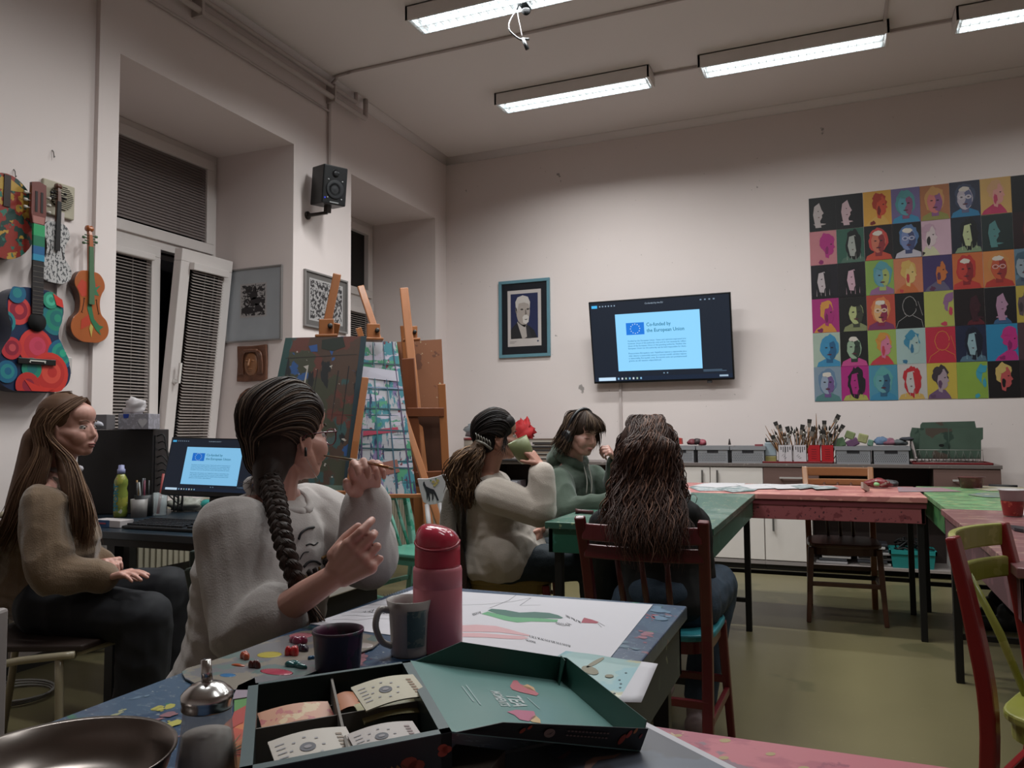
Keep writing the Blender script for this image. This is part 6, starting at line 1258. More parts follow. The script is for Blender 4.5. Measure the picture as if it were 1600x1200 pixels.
# ------------------------------------------------ mug, dark cup
b = onz(640, 1022, ZT); dd = np.dot(b-CP, _F); rm = .037; Mm = mat('mug_ceramic', 'a59d99', .3, coat=.3); r = thing('mug', 'white ceramic mug with a blue-green picture, behind the pink bottle', 'mug', b); hm = .092
MB(Mm).lathe([(.001, 0), (rm*.8, 0), (rm*.86, .004), (rm*.84, .012), (rm*.86, .03), (rm*.93, .07), (rm*1.06, hm), (rm*1.0, hm), (rm*.85, .05), (rm*.78, .01), (.001, .008)], b, 36, cap=False).build('cup', r)
hx = nrm(-_R*V(1, 1, 0)+cd*.35); MB(Mm).tube(smooth_path([b+hx*rm*.9+V(0, 0, .075), b+hx*(rm+.013)+V(0, 0, .077), b+hx*(rm+.02)+V(0, 0, .052), b+hx*(rm+.010)+V(0, 0, .026), b+hx*rm*.82+V(0, 0, .016)], 6), .0055, 10).build('handle', r)
mb = MB(mat('mug_print', '4a5a58', .3, coat=.3, splat=[('6a7068', 60, .55, None)])); an0 = math.atan2(cd[1], cd[0]); P = []
for j in range(2):
    for i in range(9): a = an0+.02+.95*i/8; rr_ = (rm*.87+.0006) if j == 0 else (rm*.99+.0006); P.append(b+V(rr_*math.cos(a), rr_*math.sin(a), .018 if j == 0 else .078))
mb.add(P, [(i, i+1, 10+i, 9+i) for i in range(8)], True); mb.build('printed_picture', r)
b = onz(528, 1046, ZT); rc = .5*80/FPX*np.dot(b-CP, _F); Mc = mat('cup_purple', '34222e', .4, var=.2, splat=[('4a1f3a', 25, .56, (1, 1, .4)), ('243036', 18, .60, None)])
r = thing('paint_cup', 'dark purple paint-stained plastic cup on the palette', 'cup', b); MB(Mc).lathe([(.001, 0), (rc*.82, 0), (rc*.86, .004), (rc*.96, .056), (rc, .058), (rc, .063), (rc*.95, .063), (rc*.9, .05), (rc*.8, .006), (.001, .005)], b, 36, cap=False).build('cup', r)
MB(C('3a0f24', .2)).lathe([(.001, .028), (rc*.86, .028)], b, 30, cap=False).build('paint_water', r)
# ------------------------------------------------ palette with paint
z = ZT+.002; pl = [(284, 1052), (292, 1046), (320, 1038), (372, 1020), (430, 999), (470, 988), (520, 984), (560, 988), (588, 996), (594, 1004), (582, 1014), (560, 1022), (520, 1040), (480, 1056), (440, 1072), (400, 1080), (350, 1080), (310, 1072), (290, 1062)]
r = thing('paint_palette', 'clear plastic palette daubed with yellow, red and pink paint', 'palette', onz(430, 1040, ZT)); mb = sheet('', '', '', [onz(x, y, z) for x, y in pl], z, .002, mat('palette_plastic', '77767a', .2, coat=.4, splat=[('8a8278', 9, .5, None), ('6a7a78', 12, .62, None)])); mb.build('plate', r)
def dab(px, py, rx, ry, h, c, label, seed, n_=1):
    o = onz(px, py, z+.002); mb = MB(C(c, .25, coat=.5)); rnd = random.Random(seed)
    for k in range(n_): 
        q = o+V(rnd.uniform(-rx, rx)*.5, rnd.uniform(-ry, ry)*.5, h*.4) if n_ > 1 else o; mb.ell(q, (rx*(.45 if n_ > 1 else 1), ry*(.45 if n_ > 1 else 1), h), nu=14, nv=8)
    mb.v = [tuple(V(p)+V(0, 0, .0025*noise.noise(Vector(p)*90))) if h > .004 else p for p in mb.v]
    return tag(mb.build('paint_dab'), label, 'paint', 'dabs of paint on the palette')
for a in ((421, 1023, .022, .018, .0015, 'b0a040', 'flat yellow disc of paint on the palette', 1), (470, 993, .022, .02, .0012, 'b06a74', 'pale pink disc of paint near the dark cup', 2), (568, 1009, .018, .016, .0012, 'b0a4a0', 'white disc of paint right of the dark cup', 3), (432, 1050, .03, .014, .002, 'a83a50', 'flat raspberry pink smear near the tea box', 4),
          (455, 1024, .013, .013, .011, 'b01e22', 'bright red mound of paint beside the yellow disc', 5, 5), (466, 1005, .022, .013, .008, '7a2442', 'magenta lump of paint behind the red mound', 6, 5), (476, 1016, .018, .012, .007, '23182a', 'dark violet lump of paint next to the dark cup', 7, 5), (463, 1042, .024, .009, .006, '1f5a5c', 'teal lump of paint in front of the red mound', 8, 6),
          (384, 1029, .012, .010, .008, 'a8482c', 'orange lump of paint at the left of the palette', 9, 5), (372, 1040, .014, .004, .003, 'a8502f', 'thin orange trail of paint pointing to the sugar shaker', 10), (398, 1043, .013, .009, .008, '4a1512', 'dark maroon lump of paint below the orange lump', 11, 6), (356, 1055, .014, .009, .001, '2f6a9a', 'flat light blue smear behind the sugar shaker', 12), (487, 1030, .008, .007, .004, '1f4a6a', 'small dark blue dab at the foot of the dark cup', 13, 3)): dab(*a)
# book corner beneath palette
mb = sheet('', '', '', [onz(*p, ZT+.001) for p in ((372, 1074), (398, 1062), (402, 1090), (362, 1096))], ZT+.001, .003, C('8a7a86', .5)); tag(mb.build('card'), 'pale pinkish card between the sugar shaker and the tea box', 'card')
# ------------------------------------------------ sugar shaker
b = onz(322, 1216, ZT); dd = np.dot(b-CP, _F); rs = .5*84/FPX*dd; r = thing('sugar_shaker', 'fluted glass sugar shaker with a chrome spout lid at the left', 'sugar shaker', b); Hs = D(328, 1097, dd)[2]-ZT
def fl(prof, n=56, amp=.04):
    P = []
    for rr_, zz in prof:
        for k in range(n): a = 2*math.pi*k/n; q = rr_*(1+amp*math.cos(a*14)*(1 if .02 < zz < Hs-.02 else 0)); P.append(b+V(q*math.cos(a), q*math.sin(a), zz))
    m = len(prof); return P, [(i*n+k, i*n+(k+1) % n, i*n+n+(k+1) % n, i*n+n+k) for i in range(m-1) for k in range(n)]
mb = MB(mat('shaker_glass', 'b8bcbc', .08, alpha=.42, coat=.5, var=0)); mb.add(*fl([(rs*1.12, 0), (rs*1.12, .004), (rs*1.02, Hs*.3), (rs*.9, Hs*.6), (rs*.86, Hs*.85), (rs*.88, Hs)]), True); mb.build('glass', r)
MB(mat('sugar', 'c4bab4', .9)).lathe([(.001, .004), (rs*1.02, .004), (rs*.96, Hs*.3), (rs*.86, Hs*.58), (.001, Hs*.56)], b, 30).build('sugar', r)
M_chr = mat('chrome', 'c4c0be', .2, metal=1, var=0)
MB(M_chr).lathe([(rs*.9, Hs-.008), (rs*.93, Hs-.006), (rs*.90, Hs-.002), (rs*.94, Hs+.002), (rs*.93, Hs+.008), (rs*.84, Hs+.011), (rs*.6, Hs+.017), (rs*.3, Hs+.0205), (.001, Hs+.021)], b, 40).build('lid', r)
MB(M_chr).tube([b+V(0, 0, Hs+.016), b-_R*.002+V(0, 0, Hs+.044)], [.0062, .0052], 16).build('spout', r)
# ------------------------------------------------ steel pan
c0 = onz(70, 1206, .80); rp = .150; r = thing('steel_pan', 'large stainless steel bowl cut off by the bottom left corner', 'bowl', V(c0[0], c0[1], ZT))
c0 = V(c0[0], c0[1], ZT); c0 = onz(95, 1186, .80); c0 = V(c0[0], c0[1], ZT); p2 = onz(262, 1186, .80); 
q = p2; rp = np.linalg.norm((p2-c0)[:2]); print('pan', c0, rp, np.linalg.norm((p2-c0)[:2]))
MB(mat('steel_pan', '8f8681', .3, metal=1, var=.03)).lathe([(.001, .001), (rp*.72, .001), (rp*.86, .01), (rp*.93, .03), (rp*.97, .045), (rp, .047), (rp, .049), (rp*.965, .047), (rp*.92, .03), (rp*.84, .013), (rp*.7, .004), (.001, .004)], c0, 64, cap=False).build('bowl', r)
# ------------------------------------------------ things on the far tables
mb = None
def flatsheet(label, pts, z, m, name='paper_sheet', group='papers on the pink table'): 
    P = [onz(x, y, z) for x, y in pts]; s = sheet('', '', '', P, z, .0008, m); return tag(s.build(name), label, 'paper', group)
pw = mat('paper_white', 'b4b0b2', .7, var=.02); pg = mat('paper_print', '8f9698', .6, splat=[('5a6a68', 14, .56, None), ('b0acac', 20, .6, None)])
for i, (p, m, l) in enumerate((([(1076, 761), (1100, 755), (1160, 757), (1140, 767), (1092, 767)], pg, 'greenish printed sheet at the left end of the paper pile'), ([(1082, 759), (1110, 754.5), (1165, 755), (1160, 759), (1120, 762)], pw, 'white sheet on top at the left end of the paper pile'),
    ([(1120, 764), (1165, 758.5), (1190, 761), (1178, 767), (1145, 769)], pg, 'printed sheet with dark pictures in the middle of the paper pile'), ([(1150, 757), (1200, 756), (1245, 758), (1210, 763), (1175, 764)], pw, 'white sheet in the middle of the pink table'),
    ([(1195, 758), (1255, 756), (1280, 758.5), (1262, 763), (1215, 764)], pw, 'white sheet right of the middle of the paper pile'), ([(1235, 759), (1262, 757), (1275, 761), (1250, 764)], pg, 'grey printed sheet near the brown chair'), ([(1262, 759), (1300, 759), (1311, 763), (1275, 764.5)], pg, 'small-print sheet at the right end of the paper pile'))):
    flatsheet(l, p, .757+.0012*i, m)
flatsheet('pinkish sheet with a white edge lying across pink and light green tables', [(1404, 768.5), (1402, 761), (1470, 762), (1502, 768)], .757, mat('paper_pinkish', '8f7278', .5, splat=[('7a8088', 12, .6, None)]), group='sheets by the light green table')
flatsheet('whitish palette sheet on the light green table', [(1508, 761), (1530, 759), (1600, 762), (1600, 768), (1545, 767)], .757, mat('paper_palette', '9a9488', .5, splat=[('8a7f50', 12, .62, None)]), 'palette_sheet', 'sheets by the light green table')
flatsheet('grey-green palette sheet near the yoghurt cup', [(1512, 773), (1535, 769.5), (1600, 770), (1600, 778), (1540, 777)], .7575, mat('paper_palette2', '6f7a6c', .5, splat=[('a8a090', 20, .66, None), ('4a6a7a', 14, .6, None)]), 'palette_sheet', 'sheets by the light green table')
# plastic bag of fruit-coloured things
o = onz(1372, 762, .757); lump('snack_bag', 'clear snack bag with red contents on the pink table', 'bag', o+V(0, 0, .025), (.075, .05, .028), mat('snack_red', '7a2c30', .3, var=.3, scale=40, splat=[('9a8a80', 30, .62, None)]), 3, .5)
tag(MB(C('a8968c', .5)).beam(onz(1347, 758, .80), onz(1357, 766, .757), .012, .035).build('carton_edge'), 'pale standing carton edge at the left of the snack bag', 'carton'); lump('green_packet', 'small green packet on top of the snack bag', 'packet', onz(1370, 757, .785), (.02, .02, .014), C('6f9a64', .4), 2, .4)
lump('dark_packet', 'dark crumpled packet beside the snack bag', 'packet', onz(1393, 762, .757)+V(.0, .1, .02), (.05, .04, .022), C('3a3a3c', .4), 7, .5)
o = onz(1518, 762, .757); r = thing('food_tub', 'clear tub with dark red contents before the right-hand drawer', 'tub', o); rr_ = .5*36/FPX*np.dot(o-CP, _F); MB(mat('tub_red', '5f2a2c', .3, splat=[('7a4a44', 30, .6, None)])).lathe([(.001, 0), (rr_*.8, 0), (rr_, .06), (rr_*1.1, .066), (.001, .062)], o, 24).build('tub', r)
o = onz(1583, 806, .757); dd = np.dot(o-CP, _F); rr_ = .5*38/FPX*dd; r = thing('yoghurt_cup', 'pale cup with red fruit print on the mauve table', 'cup', o); hh = .105; MB(mat('cup_pale', 'a8a2a2', .3)).lathe([(.001, 0), (rr_*.66, 0), (rr_*.95, hh), (rr_*1.02, hh), (rr_*1.02, hh+.004), (rr_*.9, hh), (.001, hh-.01)], o, 28).build('cup', r)
mb = MB(mat('cup_red', '7f2422', .35, splat=[('a04a3c', 40, .6, None)])); mb.lathe([(rr_*.68, .002), (rr_*.83, .058), (rr_*.83, .062)], o+V(0, 0, 0), 28, cap=False); mb.v = [tuple(o+(V(p)-o)*V(1.02, 1.02, 1)) for p in mb.v]; mb.build('fruit_print', r)
tag(MB(C('6a2222', .5)).prism([(-.02, 0), (.02, 0), (.02, .012), (-.02, .012)], o-_F*V(1, 1, 0)*(rr_*.93)+V(0, 0, .085), nrm(_R*V(1, 1, 0)), Z_, _F*V(1, 1, 0), .001).build('cup_label'), 'dark red strip printed near the rim of the pale cup', 'label') if False else None
tag(MB(C('1b1b1f', .5)).tube([onz(1545, 758.5, .762), onz(1590, 760, .762)], .008, 8).build('marker'), 'long black marker on the light green table', 'marker')
a = [(1577, 824), (1600, 827), (1600, 832), (1585, 829)]; tag(sheet('', '', '', [onz(x, y, .7575) for x, y in a], .7575, .01, C('1e2026', .4)).build('phone'), 'black phone edge on the mauve table beyond the red chair', 'phone')
flatsheet('white paper corner beside the pale cup at the right edge', [(1587, 795), (1612, 796), (1612, 815), (1600, 806)], .757, pw, group='sheets on the mauve table')
# on the dark green table
r = tag(MB(mat('tool_brown', '4a1f22', .4)).tube([onz(899, 799, .765), onz(906, 799, .765), onz(926, 800.5, .765)], [.013, .009, .009], 10).build('wooden_tool'), 'dark red turned wooden tool on the green table', 'tool')
tag(sheet('', '', '', [onz(*p, .757) for p in ((908, 782), (955, 781), (955, 785), (915, 784))], .757, .006, C('7a8a7c', .5)).build('notepad'), 'thin pale notepad before the green-hooded person', 'notepad')
# glasses-like loop and phone right of curly hair
tag(sheet('', '', '', [onz(*p, .757) for p in ((1062, 769), (1078, 768), (1080, 775), (1064, 777))], .757, .012, C('9a9290', .5)).build('tissue_pack'), 'small white packet on the green table right of the curly hair', 'packet')
tag(MB(C('3a3430', .4)).tube(smooth_path([onz(1075, 777, .76), onz(1083, 772, .79), onz(1089, 778, .79), onz(1087, 786, .76)], 5), .002, 6).build('wire_loop'), 'thin wire loop standing on the green table right of the curly hair', 'wire')
# papers by the hooded person: blue bottle
o = onz(942, 742, .757)+V(.1, .5, 0); 

# paint spilt on the foreground tables (thin dried films, part of the table tops)
tb = [o for o in bpy.data.objects if o.get('label') == 'dark blue paint-spattered table in the foreground'][0]
rl = random.Random(5)
YMX = [1.655, -.315, -.94]
def splash(mb, cx, cy, rx, ry, n, c, z, tilt=-.25):
    for k in range(n):
        if not n: break
        x = cx+max(-1.5, min(1.5, rl.gauss(0, 1)))*rx*.5; y = cy+rl.gauss(0, ry*.5)+(x-cx)*tilt; pw_ = onz(x, y, z)
        if pw_[1] > YMX[0] or pw_[0] > YMX[1] or pw_[0] < YMX[2]: continue
        a = rl.uniform(.15, .55)*rx*rl.random()+1.2; b = a*rl.uniform(.15, .35)
        inkpoly(mb, [(x+a*math.cos(t)*rl.uniform(.7, 1.2), y+b*math.sin(t)*rl.uniform(.7, 1.2)+a*math.cos(t)*tilt) for t in np.linspace(0, 6.283, 10)[:-1]], z+.00005*k, c)
mb = MB(); z = ZT+.0002
splash(mb, 258, 1106, 22, 5, 12, '9c9440', z); splash(mb, 250, 1134, 34, 7, 22, 'a29a44', z); splash(mb, 255, 1120, 22, 4, 8, '7c5058', z+.0007); splash(mb, 210, 1090, 26, 5, 9, '4f6478', z); splash(mb, 268, 1150, 18, 6, 8, '7c5058', z+.0003); splash(mb, 190, 1112, 18, 4, 5, '8a8a6a', z)
splash(mb, 1018, 965, 12, 6, 10, '8a3442', z, .1); splash(mb, 1002, 990, 20, 9, 12, '7a4656', z, .1); splash(mb, 1052, 962, 14, 6, 8, '6a4a58', z, .1); splash(mb, 1032, 945, 20, 6, 12, '2a5a48', z, .1); splash(mb, 1040, 960, 26, 14, 22, '40607a', z, .1); splash(mb, 980, 1010, 18, 8, 14, '4f6474', z, .1); splash(mb, 560, 1032, 30, 7, 10, '7a4450', z)
mb.build('dried_paint', tb)['kind'] = 'stuff'
YMX[:] = [.97, 1.1, -.27]; tq = [o for o in bpy.data.objects if o.get('label', '').startswith('rose-pink table')][0]; mb = MB()
for x, y, a in ((1133, 1156, 9), (1131, 1183, 8), (1204, 1177, 8), (1256, 1199, 9), (1060, 1148, 6)): inkpoly(mb, [(x+a*math.cos(t), y+a*.35*math.sin(t)+1) for t in np.linspace(0, 6.283, 13)[:-1]], z, 'a08a60')
splash(mb, 1100, 1143, 34, 4, 14, '6a6468', z+.0002, .12); mb.build('dried_paint', tq)['kind'] = 'stuff'
# ================================================================ people
def organic(mb, voxel, smooth=5, disp=None, name='b', mt=None, parent=None, sub=False):
    """union of overlapping primitives as one continuous smoothed surface"""
    me = bpy.data.meshes.new('tmp'); me.from_pydata(mb.v, [], mb.f); ob = bpy.data.objects.new('tmp', me); COL.objects.link(ob)
    m = ob.modifiers.new('r', 'REMESH'); m.mode = 'VOXEL'; m.voxel_size = voxel; m.use_smooth_shade = True
    if smooth: s = ob.modifiers.new('s', 'SMOOTH'); s.factor = .5; s.iterations = smooth
    dg = bpy.context.evaluated_depsgraph_get(); nm = bpy.data.meshes.new_from_object(ob.evaluated_get(dg)); bpy.data.objects.remove(ob); bpy.data.meshes.remove(me)
    n = len(nm.vertices); co_ = np.empty(n*3); nm.vertices.foreach_get('co', co_); co_ = co_.reshape(-1, 3); no = np.empty(n*3); nm.vertices.foreach_get('normal', no); no = no.reshape(-1, 3)
    if disp: co_ = co_+no*disp(co_, no)[:, None]
    off = V(0, 0, 0); p = parent
    while p is not None: off = off+V(*p.location); p = p.parent
    nm.vertices.foreach_set('co', (co_-off).ravel()); nm.polygons.foreach_set('use_smooth', [True]*len(nm.polygons)); nm.materials.clear(); nm.materials.append(mt); nm.update()
    o = bpy.data.objects.new(name, nm); nm.name = name; COL.objects.link(o)
    if parent is not None: o.parent = parent
    return o
def folds(amp=.006, sc=(14, 14, 5), seed=0, fine=.0015):
    def f(co_, no):
        out = np.empty(len(co_))
        for i, p in enumerate(co_):
            q = Vector((p[0]*sc[0]+seed, p[1]*sc[1], p[2]*sc[2])); a = noise.noise(q); b = noise.noise(q*2.3+Vector((5, 1, 9)))
            out[i] = amp*(1-2.4*abs(a))+fine*b*1.5
        return out-amp*.35
    return f
def knit(amp=.0018, seed=0):
    g = folds(.004, (9, 9, 6), seed, .001)
    def f(co_, no): return g(co_, no)+amp*.5*np.sin(co_[:, 2]*900)*.3
    return f
def frame3(F, U):
    F = nrm(F); U = V(U); U = nrm(U-F*np.dot(U, F)); return F, np.cross(U, F), U     # forward, left, up
def headprims(mb, c, F, U, s=1.0, male=False):
    F, L, U = frame3(F, U); Rm = np.stack([F, L, U], 1)
    def H(f, l, u): return c+s*(F*f+L*l+U*u)
    def E(f, l, u, a, b, d): mb.ell(H(f, l, u), (a*s, b*s, d*s), Rm, 20, 14)
    E(-.012, 0, .028, .094, .073, .088); E(.028, 0, -.03, .064, .060, .082); E(.058, 0, -.088, .030, .027, .022); E(.045, 0, .045, .045, .058, .045)
    E(.060, .0, -.07, .030, .036, .03); E(.068, 0, .018, .016, .044, .012)
    for q in (-1, 1):
        mb.cap(H(.0, q*.052, -.045), H(.056, q*.018, -.088), .028*s, .021*s); mb.cap(H(.01, q*.054, -.02), H(.05, q*.04, -.03), .022*s, .024*s); E(.056, q*.034, -.038, .030, .027, .034); E(.072, q*.030, -.012, .012, .016, .008)
        # ear
        c_ = H(-.008, q*.073, -.02); Re = np.stack([nrm(F*.95+L*q*.35), nrm(L*.95-F*q*.35), U], 1); mb.ell(c_, (.019*s, .006*s, .031*s), Re, 14, 10); mb.tube([H(-.02, q*.079, .004), H(-.026, q*.083, -.012), H(-.016, q*.080, -.04), H(-.004, q*.076, -.048)], .0035*s, 7)
    mb.cap(H(.084, 0, .004), H(.098, 0, -.030), .0072*s, .0095*s); E(.092, .0, -.036, .012, .013, .008)
    for q in (-1, 1): E(.087, q*.009, -.039, .009, .007, .006)
    E(.086, 0, -.064, .011, .021, .0055); E(.083, 0, -.0745, .011, .018, .006)
    return H, F, L, U
def handprims(mb, w, d, n, side, curls=(.5, .5, .5, .5), thumb=(.6, .3), s=1.0, spread=.05):
    """w wrist, d along the palm, n out of the palm, side +1 thumb on cross(n,d) side; curls radians per joint"""
    d = nrm(d); n = V(n); n = nrm(n-d*np.dot(n, d)); t = np.cross(n, d)*side; s_ = s
    for k, o in enumerate((-.028, -.010, .010, .028)): mb.cap(w+t*o*.55*s, w+d*.082*s+t*o*s, .013*s, .0125*s, 10, 3)
    mb.cap(w+d*.02*s+t*.018*s+n*.006*s, w+d*.05*s+t*.030*s+n*.006*s, .015*s, .012*s, 10, 3)
    tips = []
    for k, (o, Lf, r) in enumerate(((.030, .072, .0088), (.010, .080, .0090), (-.010, .075, .0086), (-.029, .058, .0076))):
        p = w+d*(.084-.004*abs(k-1))*s+t*o*s; a = 0; dd = nrm(d+t*(o*spread*20)*.3); 
        cl = curls[k]; cl = cl if hasattr(cl, '__len__') else (cl, cl*1.1, cl*.8)
        for j, fr in enumerate((.45, .31, .24)):
            a += cl[j]; v = dd*math.cos(a)+n*math.sin(a); q = p+v*Lf*fr*s; mb.cap(p, q, r*s*(1-.06*j), r*s*(.95-.07*j), 9, 3); p = q
        tips.append(p)
    p = w+d*.028*s+t*.032*s; a1, a2 = thumb
    v = nrm(d*.8+t*(.8-.5*a1)+n*a1); q = p+v*.036*s; mb.cap(p, q, .012*s, .0098*s, 9, 3); v2 = nrm(v+n*a2*.8+d*.35-t*a2*.4); q2 = q+v2*.030*s; mb.cap(q, q2, .0098*s, .0078*s, 9, 3); tips.append(q2)
    return tips
def torso(mb, pel, nk, L, F, w=(.155, .135, .16, .175), dp=(.115, .10, .11, .095), g=0):
    up = nrm(nk-pel); L = nrm(L-up*np.dot(L, up)); Fd = np.cross(L, up); Rm = np.stack([Fd, L, up], 1); N = 9; T = np.linalg.norm(nk-pel)
    for i in range(N):
        t = i/(N-1); x = t*3; k = min(2, int(x)); fr = x-k; ww = w[k]*(1-fr)+w[k+1]*fr; dd = dp[k]*(1-fr)+dp[k+1]*fr
        c = pel+up*T*(.02+.80*t)+Fd*.012*math.sin(math.pi*t); mb.ell(c, (dd+g, ww+g, .085+g*.4), Rm, 20, 10)
def person(label, J, top_m, leg_m, skin_m, hs=1.0, vox=.004, tg=.018, slack=0, group=None, name='person', top_disp=None, sleeves=(1, 1), leg_r=(.088, .068, .058, .050), torso_w=(.155, .135, .15, .165), shoe=None, wearv=.006, arm_r=(.052, .046, .043, .036), hood=False, hem=0, dpt=(.12, .10, .11, .09)):
    hc, hF, hU = J['head']; pel, nk = J['pelvis'], J['neck']; r = thing(name, label, 'person', V(pel[0], pel[1], 0), group)
    body = MB(skin_m); H, F, L_, U = headprims(body, hc, hF, hU, hs)
    Lsh = nrm(J['sh_l']-J['sh_r'])
    body.cap(nk-V(0, 0, .03), H(-.022, 0, -.055), .052, .048); body.cap(nk-V(0, 0, .02), H(-.01, 0, -.07), .045, .043)
    torso(body, pel, nk, Lsh, None, w=[x-.03 for x in torso_w], dp=[x-.02 for x in dpt]); body.cap(J['sh_l'], J['sh_r'], .04, .04)
    body.cap(nk, J['sh_l'], .045, .04); body.cap(nk, J['sh_r'], .045, .04); tips = {}
    for q in 'lr':
        sh, el, wr = J['sh_'+q], J['el_'+q], J['wr_'+q]; body.cap(sh, el, .042, .034); body.cap(el, el*.35+wr*.65, .036, .029); body.cap(el*.35+wr*.65, wr, .029, .023)
        h = J['hand_'+q]; tips[q] = handprims(body, wr, *h[:2], h[2], **(h[3] if len(h) > 3 else {}))
        hp, kn, an = J['hip_'+q], J['kn_'+q], J['an_'+q]; body.cap(hp, kn, .075, .052); body.cap(kn, kn*.6+an*.4, .052, .05); body.cap(kn*.6+an*.4, an, .05, .032); ft = J.get('toe_'+q, an+V(F[0], F[1], 0)*.15); ft = V(ft); body.cap(an-V(0, 0, .03), V(ft[0], ft[1], .03), .033, .024)
    bo = organic(body, vox, 3, None, 'body', skin_m, r)
    # top
    t = MB(top_m); torso(t, pel+V(0, 0, -.02), nk-V(0, 0, .005), Lsh, None, w=torso_w, dp=dpt, g=slack); t.cap(J['sh_l'], J['sh_r'], .058+slack*.4, .058+slack*.4); t.cap(nk-V(0, 0, .035), J['sh_l'], .052, .054+slack*.4); t.cap(nk-V(0, 0, .035), J['sh_r'], .052, .054+slack*.4)
    if hem: t.cap(J['hip_l']+V(0, 0, .05), J['hip_r']+V(0, 0, .05), hem, hem)
    for i, q in enumerate('lr'):
        sh, el, wr = J['sh_'+q], J['el_'+q], J['wr_'+q]; a, b, c, d = [x+slack*.8 for x in arm_r]; t.cap(sh, el, a+.008, b+.004)
        e = sleeves[i]
        if e >= .3:
            en = el+(wr-el)*e; t.cap(el, el*.5+en*.5, b+.002, c); t.cap(el*.5+en*.5, en, c, d); dw = nrm(wr-el); t.tube([en-dw*.05, en-dw*.01, en+dw*.008], [d+.001, d+.003, d-.002], 16)
    if hood:
        up = nrm(nk-pel); Fd = np.cross(Lsh, up)
        t.tube([nk+V(0, 0, .035)+Lsh*.075*math.cos(a)+Fd*.07*math.sin(a)-V(0, 0, .035*math.sin(a)) for a in np.linspace(0, 6.283, 19)], .028, 10); t.ell(nk-Fd*.08+V(0, 0, .0), (.055, .10, .06))
    organic(t, wearv, 4, top_disp or folds(), 'top', top_m, r)
    # trousers
    t = MB(leg_m); a, b, c, d = leg_r
    for q in 'lr':
        hp, kn, an = J['hip_'+q], J['kn_'+q], J['an_'+q]; t.cap(hp, kn, a, b); t.cap(kn, kn*.5+an*.5, b, c); e = an+(kn-an)*.12; t.cap(kn*.5+an*.5, e, c, d)
    t.cap(J['hip_l'], J['hip_r'], .098, .098); t.ell(pel+V(0, 0, .03), (.13, .15, .09)); organic(t, .008, 4, folds(.005, (10, 10, 8), 3), 'trousers', leg_m, r)
    for q in 'lr':
        an = J['an_'+q]; ft = V(J.get('toe_'+q, an+V(F[0], F[1], 0)*.15)); dd = nrm(V(ft[0]-an[0], ft[1]-an[1], 0)); s = MB(shoe or C('1a1a1c', .5)); s.cap(V(an[0], an[1], .045)-dd*.05, V(an[0], an[1], .04)+dd*.16, .045, .038); s.cap(V(an[0], an[1], .05), an+V(0, 0, .02), .045, .045)
        o = organic(s, .007, 4, None, 'shoe', shoe or C('1a1a1c', .5), r)
    return r, H, F, L_, U, tips
def face(r, H, L, F, U, s, iris='3a2c22', brow='3a2a20', lip='8a4a44', closed=False, fs=(1, -1)):
    Rm = np.stack([F, L, U], 1)
    for q in fs:
        if not closed:
            mb = MB(mat('eye_white', 'b0a8a4', .2)); mb.ell(H(.0705, q*.031, -.006), .0125*s); mb.use(C(iris, .15)); mb.ell(H(.0792, q*.0315, -.006), (.0045*s, .006*s, .006*s), Rm); mb.build('eye', r)
        mb = MB(C(brow, .9)); mb.tube([H(.086, q*.012, .018), H(.086, q*.03, .0235), H(.072, q*.05, .018)], [.0018*s, .0024*s, .0014*s], 6); mb.build('eyebrow', r)
        mb = MB(C('2a1c18', .9)); z = -.012 if closed else .000; mb.tube([H(.086 if closed else .082, q*.018, z), H(.0885 if closed else .0868, q*.031, z+(.0 if closed else .004)), H(.074, q*.046, z)], .0013*s, 5); mb.build('eyelashes', r)
    mb = MB(C(lip, .4)); mb.ell(H(.0895, 0, -.0645), (.009*s, .019*s, .0045*s), Rm); mb.ell(H(.0865, 0, -.0735), (.009*s, .016*s, .0052*s), Rm); mb.build('lips', r)
LITE = []
def tones(hm, lite): LITE[:] = [hair_mat(hm.name+'_lighter', lite, lite), hm]  # second, lighter hair tone for every fourth strand
def resample(g, n):
    P = np.array(smooth_path(g, 8)); d = np.r_[0, np.cumsum(np.linalg.norm(np.diff(P, axis=0), axis=1))]; t = np.linspace(0, d[-1], n); return np.stack([np.interp(t, d, P[:, k]) for k in range(3)], 1)
def strands(mb, guides, n, r, jit=.006, curl=0, cf=9, nseg=18, seed=0, fray=.02, lenv=.12):
    rs = np.random.RandomState(seed); G = [resample(g, nseg) for g in guides]
    for s in range(n):
        i = rs.randint(0, len(G)-1) if len(G) > 1 else 0; w_ = rs.rand(); P = G[i]*(1-w_)+(G[i+1] if len(G) > 1 else G[i])*w_
        m = nseg-int(rs.rand()*lenv*nseg); P = P[:m].copy(); t = np.linspace(0, 1, m)[:, None]
        P += rs.randn(3)*jit*(.35+.65*t**.7)+rs.randn(3)*fray*t**3
        if curl:
            ph = rs.rand()*6.28; f = cf*(.8+.4*rs.rand()); P[:, 0] += curl*np.sin(f*t[:, 0]*6.28+ph)*np.minimum(1, t[:, 0]*3); P[:, 1] += curl*np.cos(f*t[:, 0]*6.28+ph)*np.minimum(1, t[:, 0]*3)
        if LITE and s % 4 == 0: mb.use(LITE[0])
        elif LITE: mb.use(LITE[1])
        rr = r*(.6+.8*rs.rand())*np.interp(t[:, 0], [0, .15, .8, 1], [.8, 1, .9, .15]); mb.tube(list(P), list(rr), 4, False)
    return mb
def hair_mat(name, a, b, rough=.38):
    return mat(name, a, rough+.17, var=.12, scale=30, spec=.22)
Sk1 = mat('skin_fair', 'b8897c', .5, var=.015, scale=14, sss=.12); Sk2 = mat('skin_warm', 'a87766', .5, var=.015, scale=14, sss=.12)
def floorpt(p, dx=0): return V(p[0], p[1], .07)
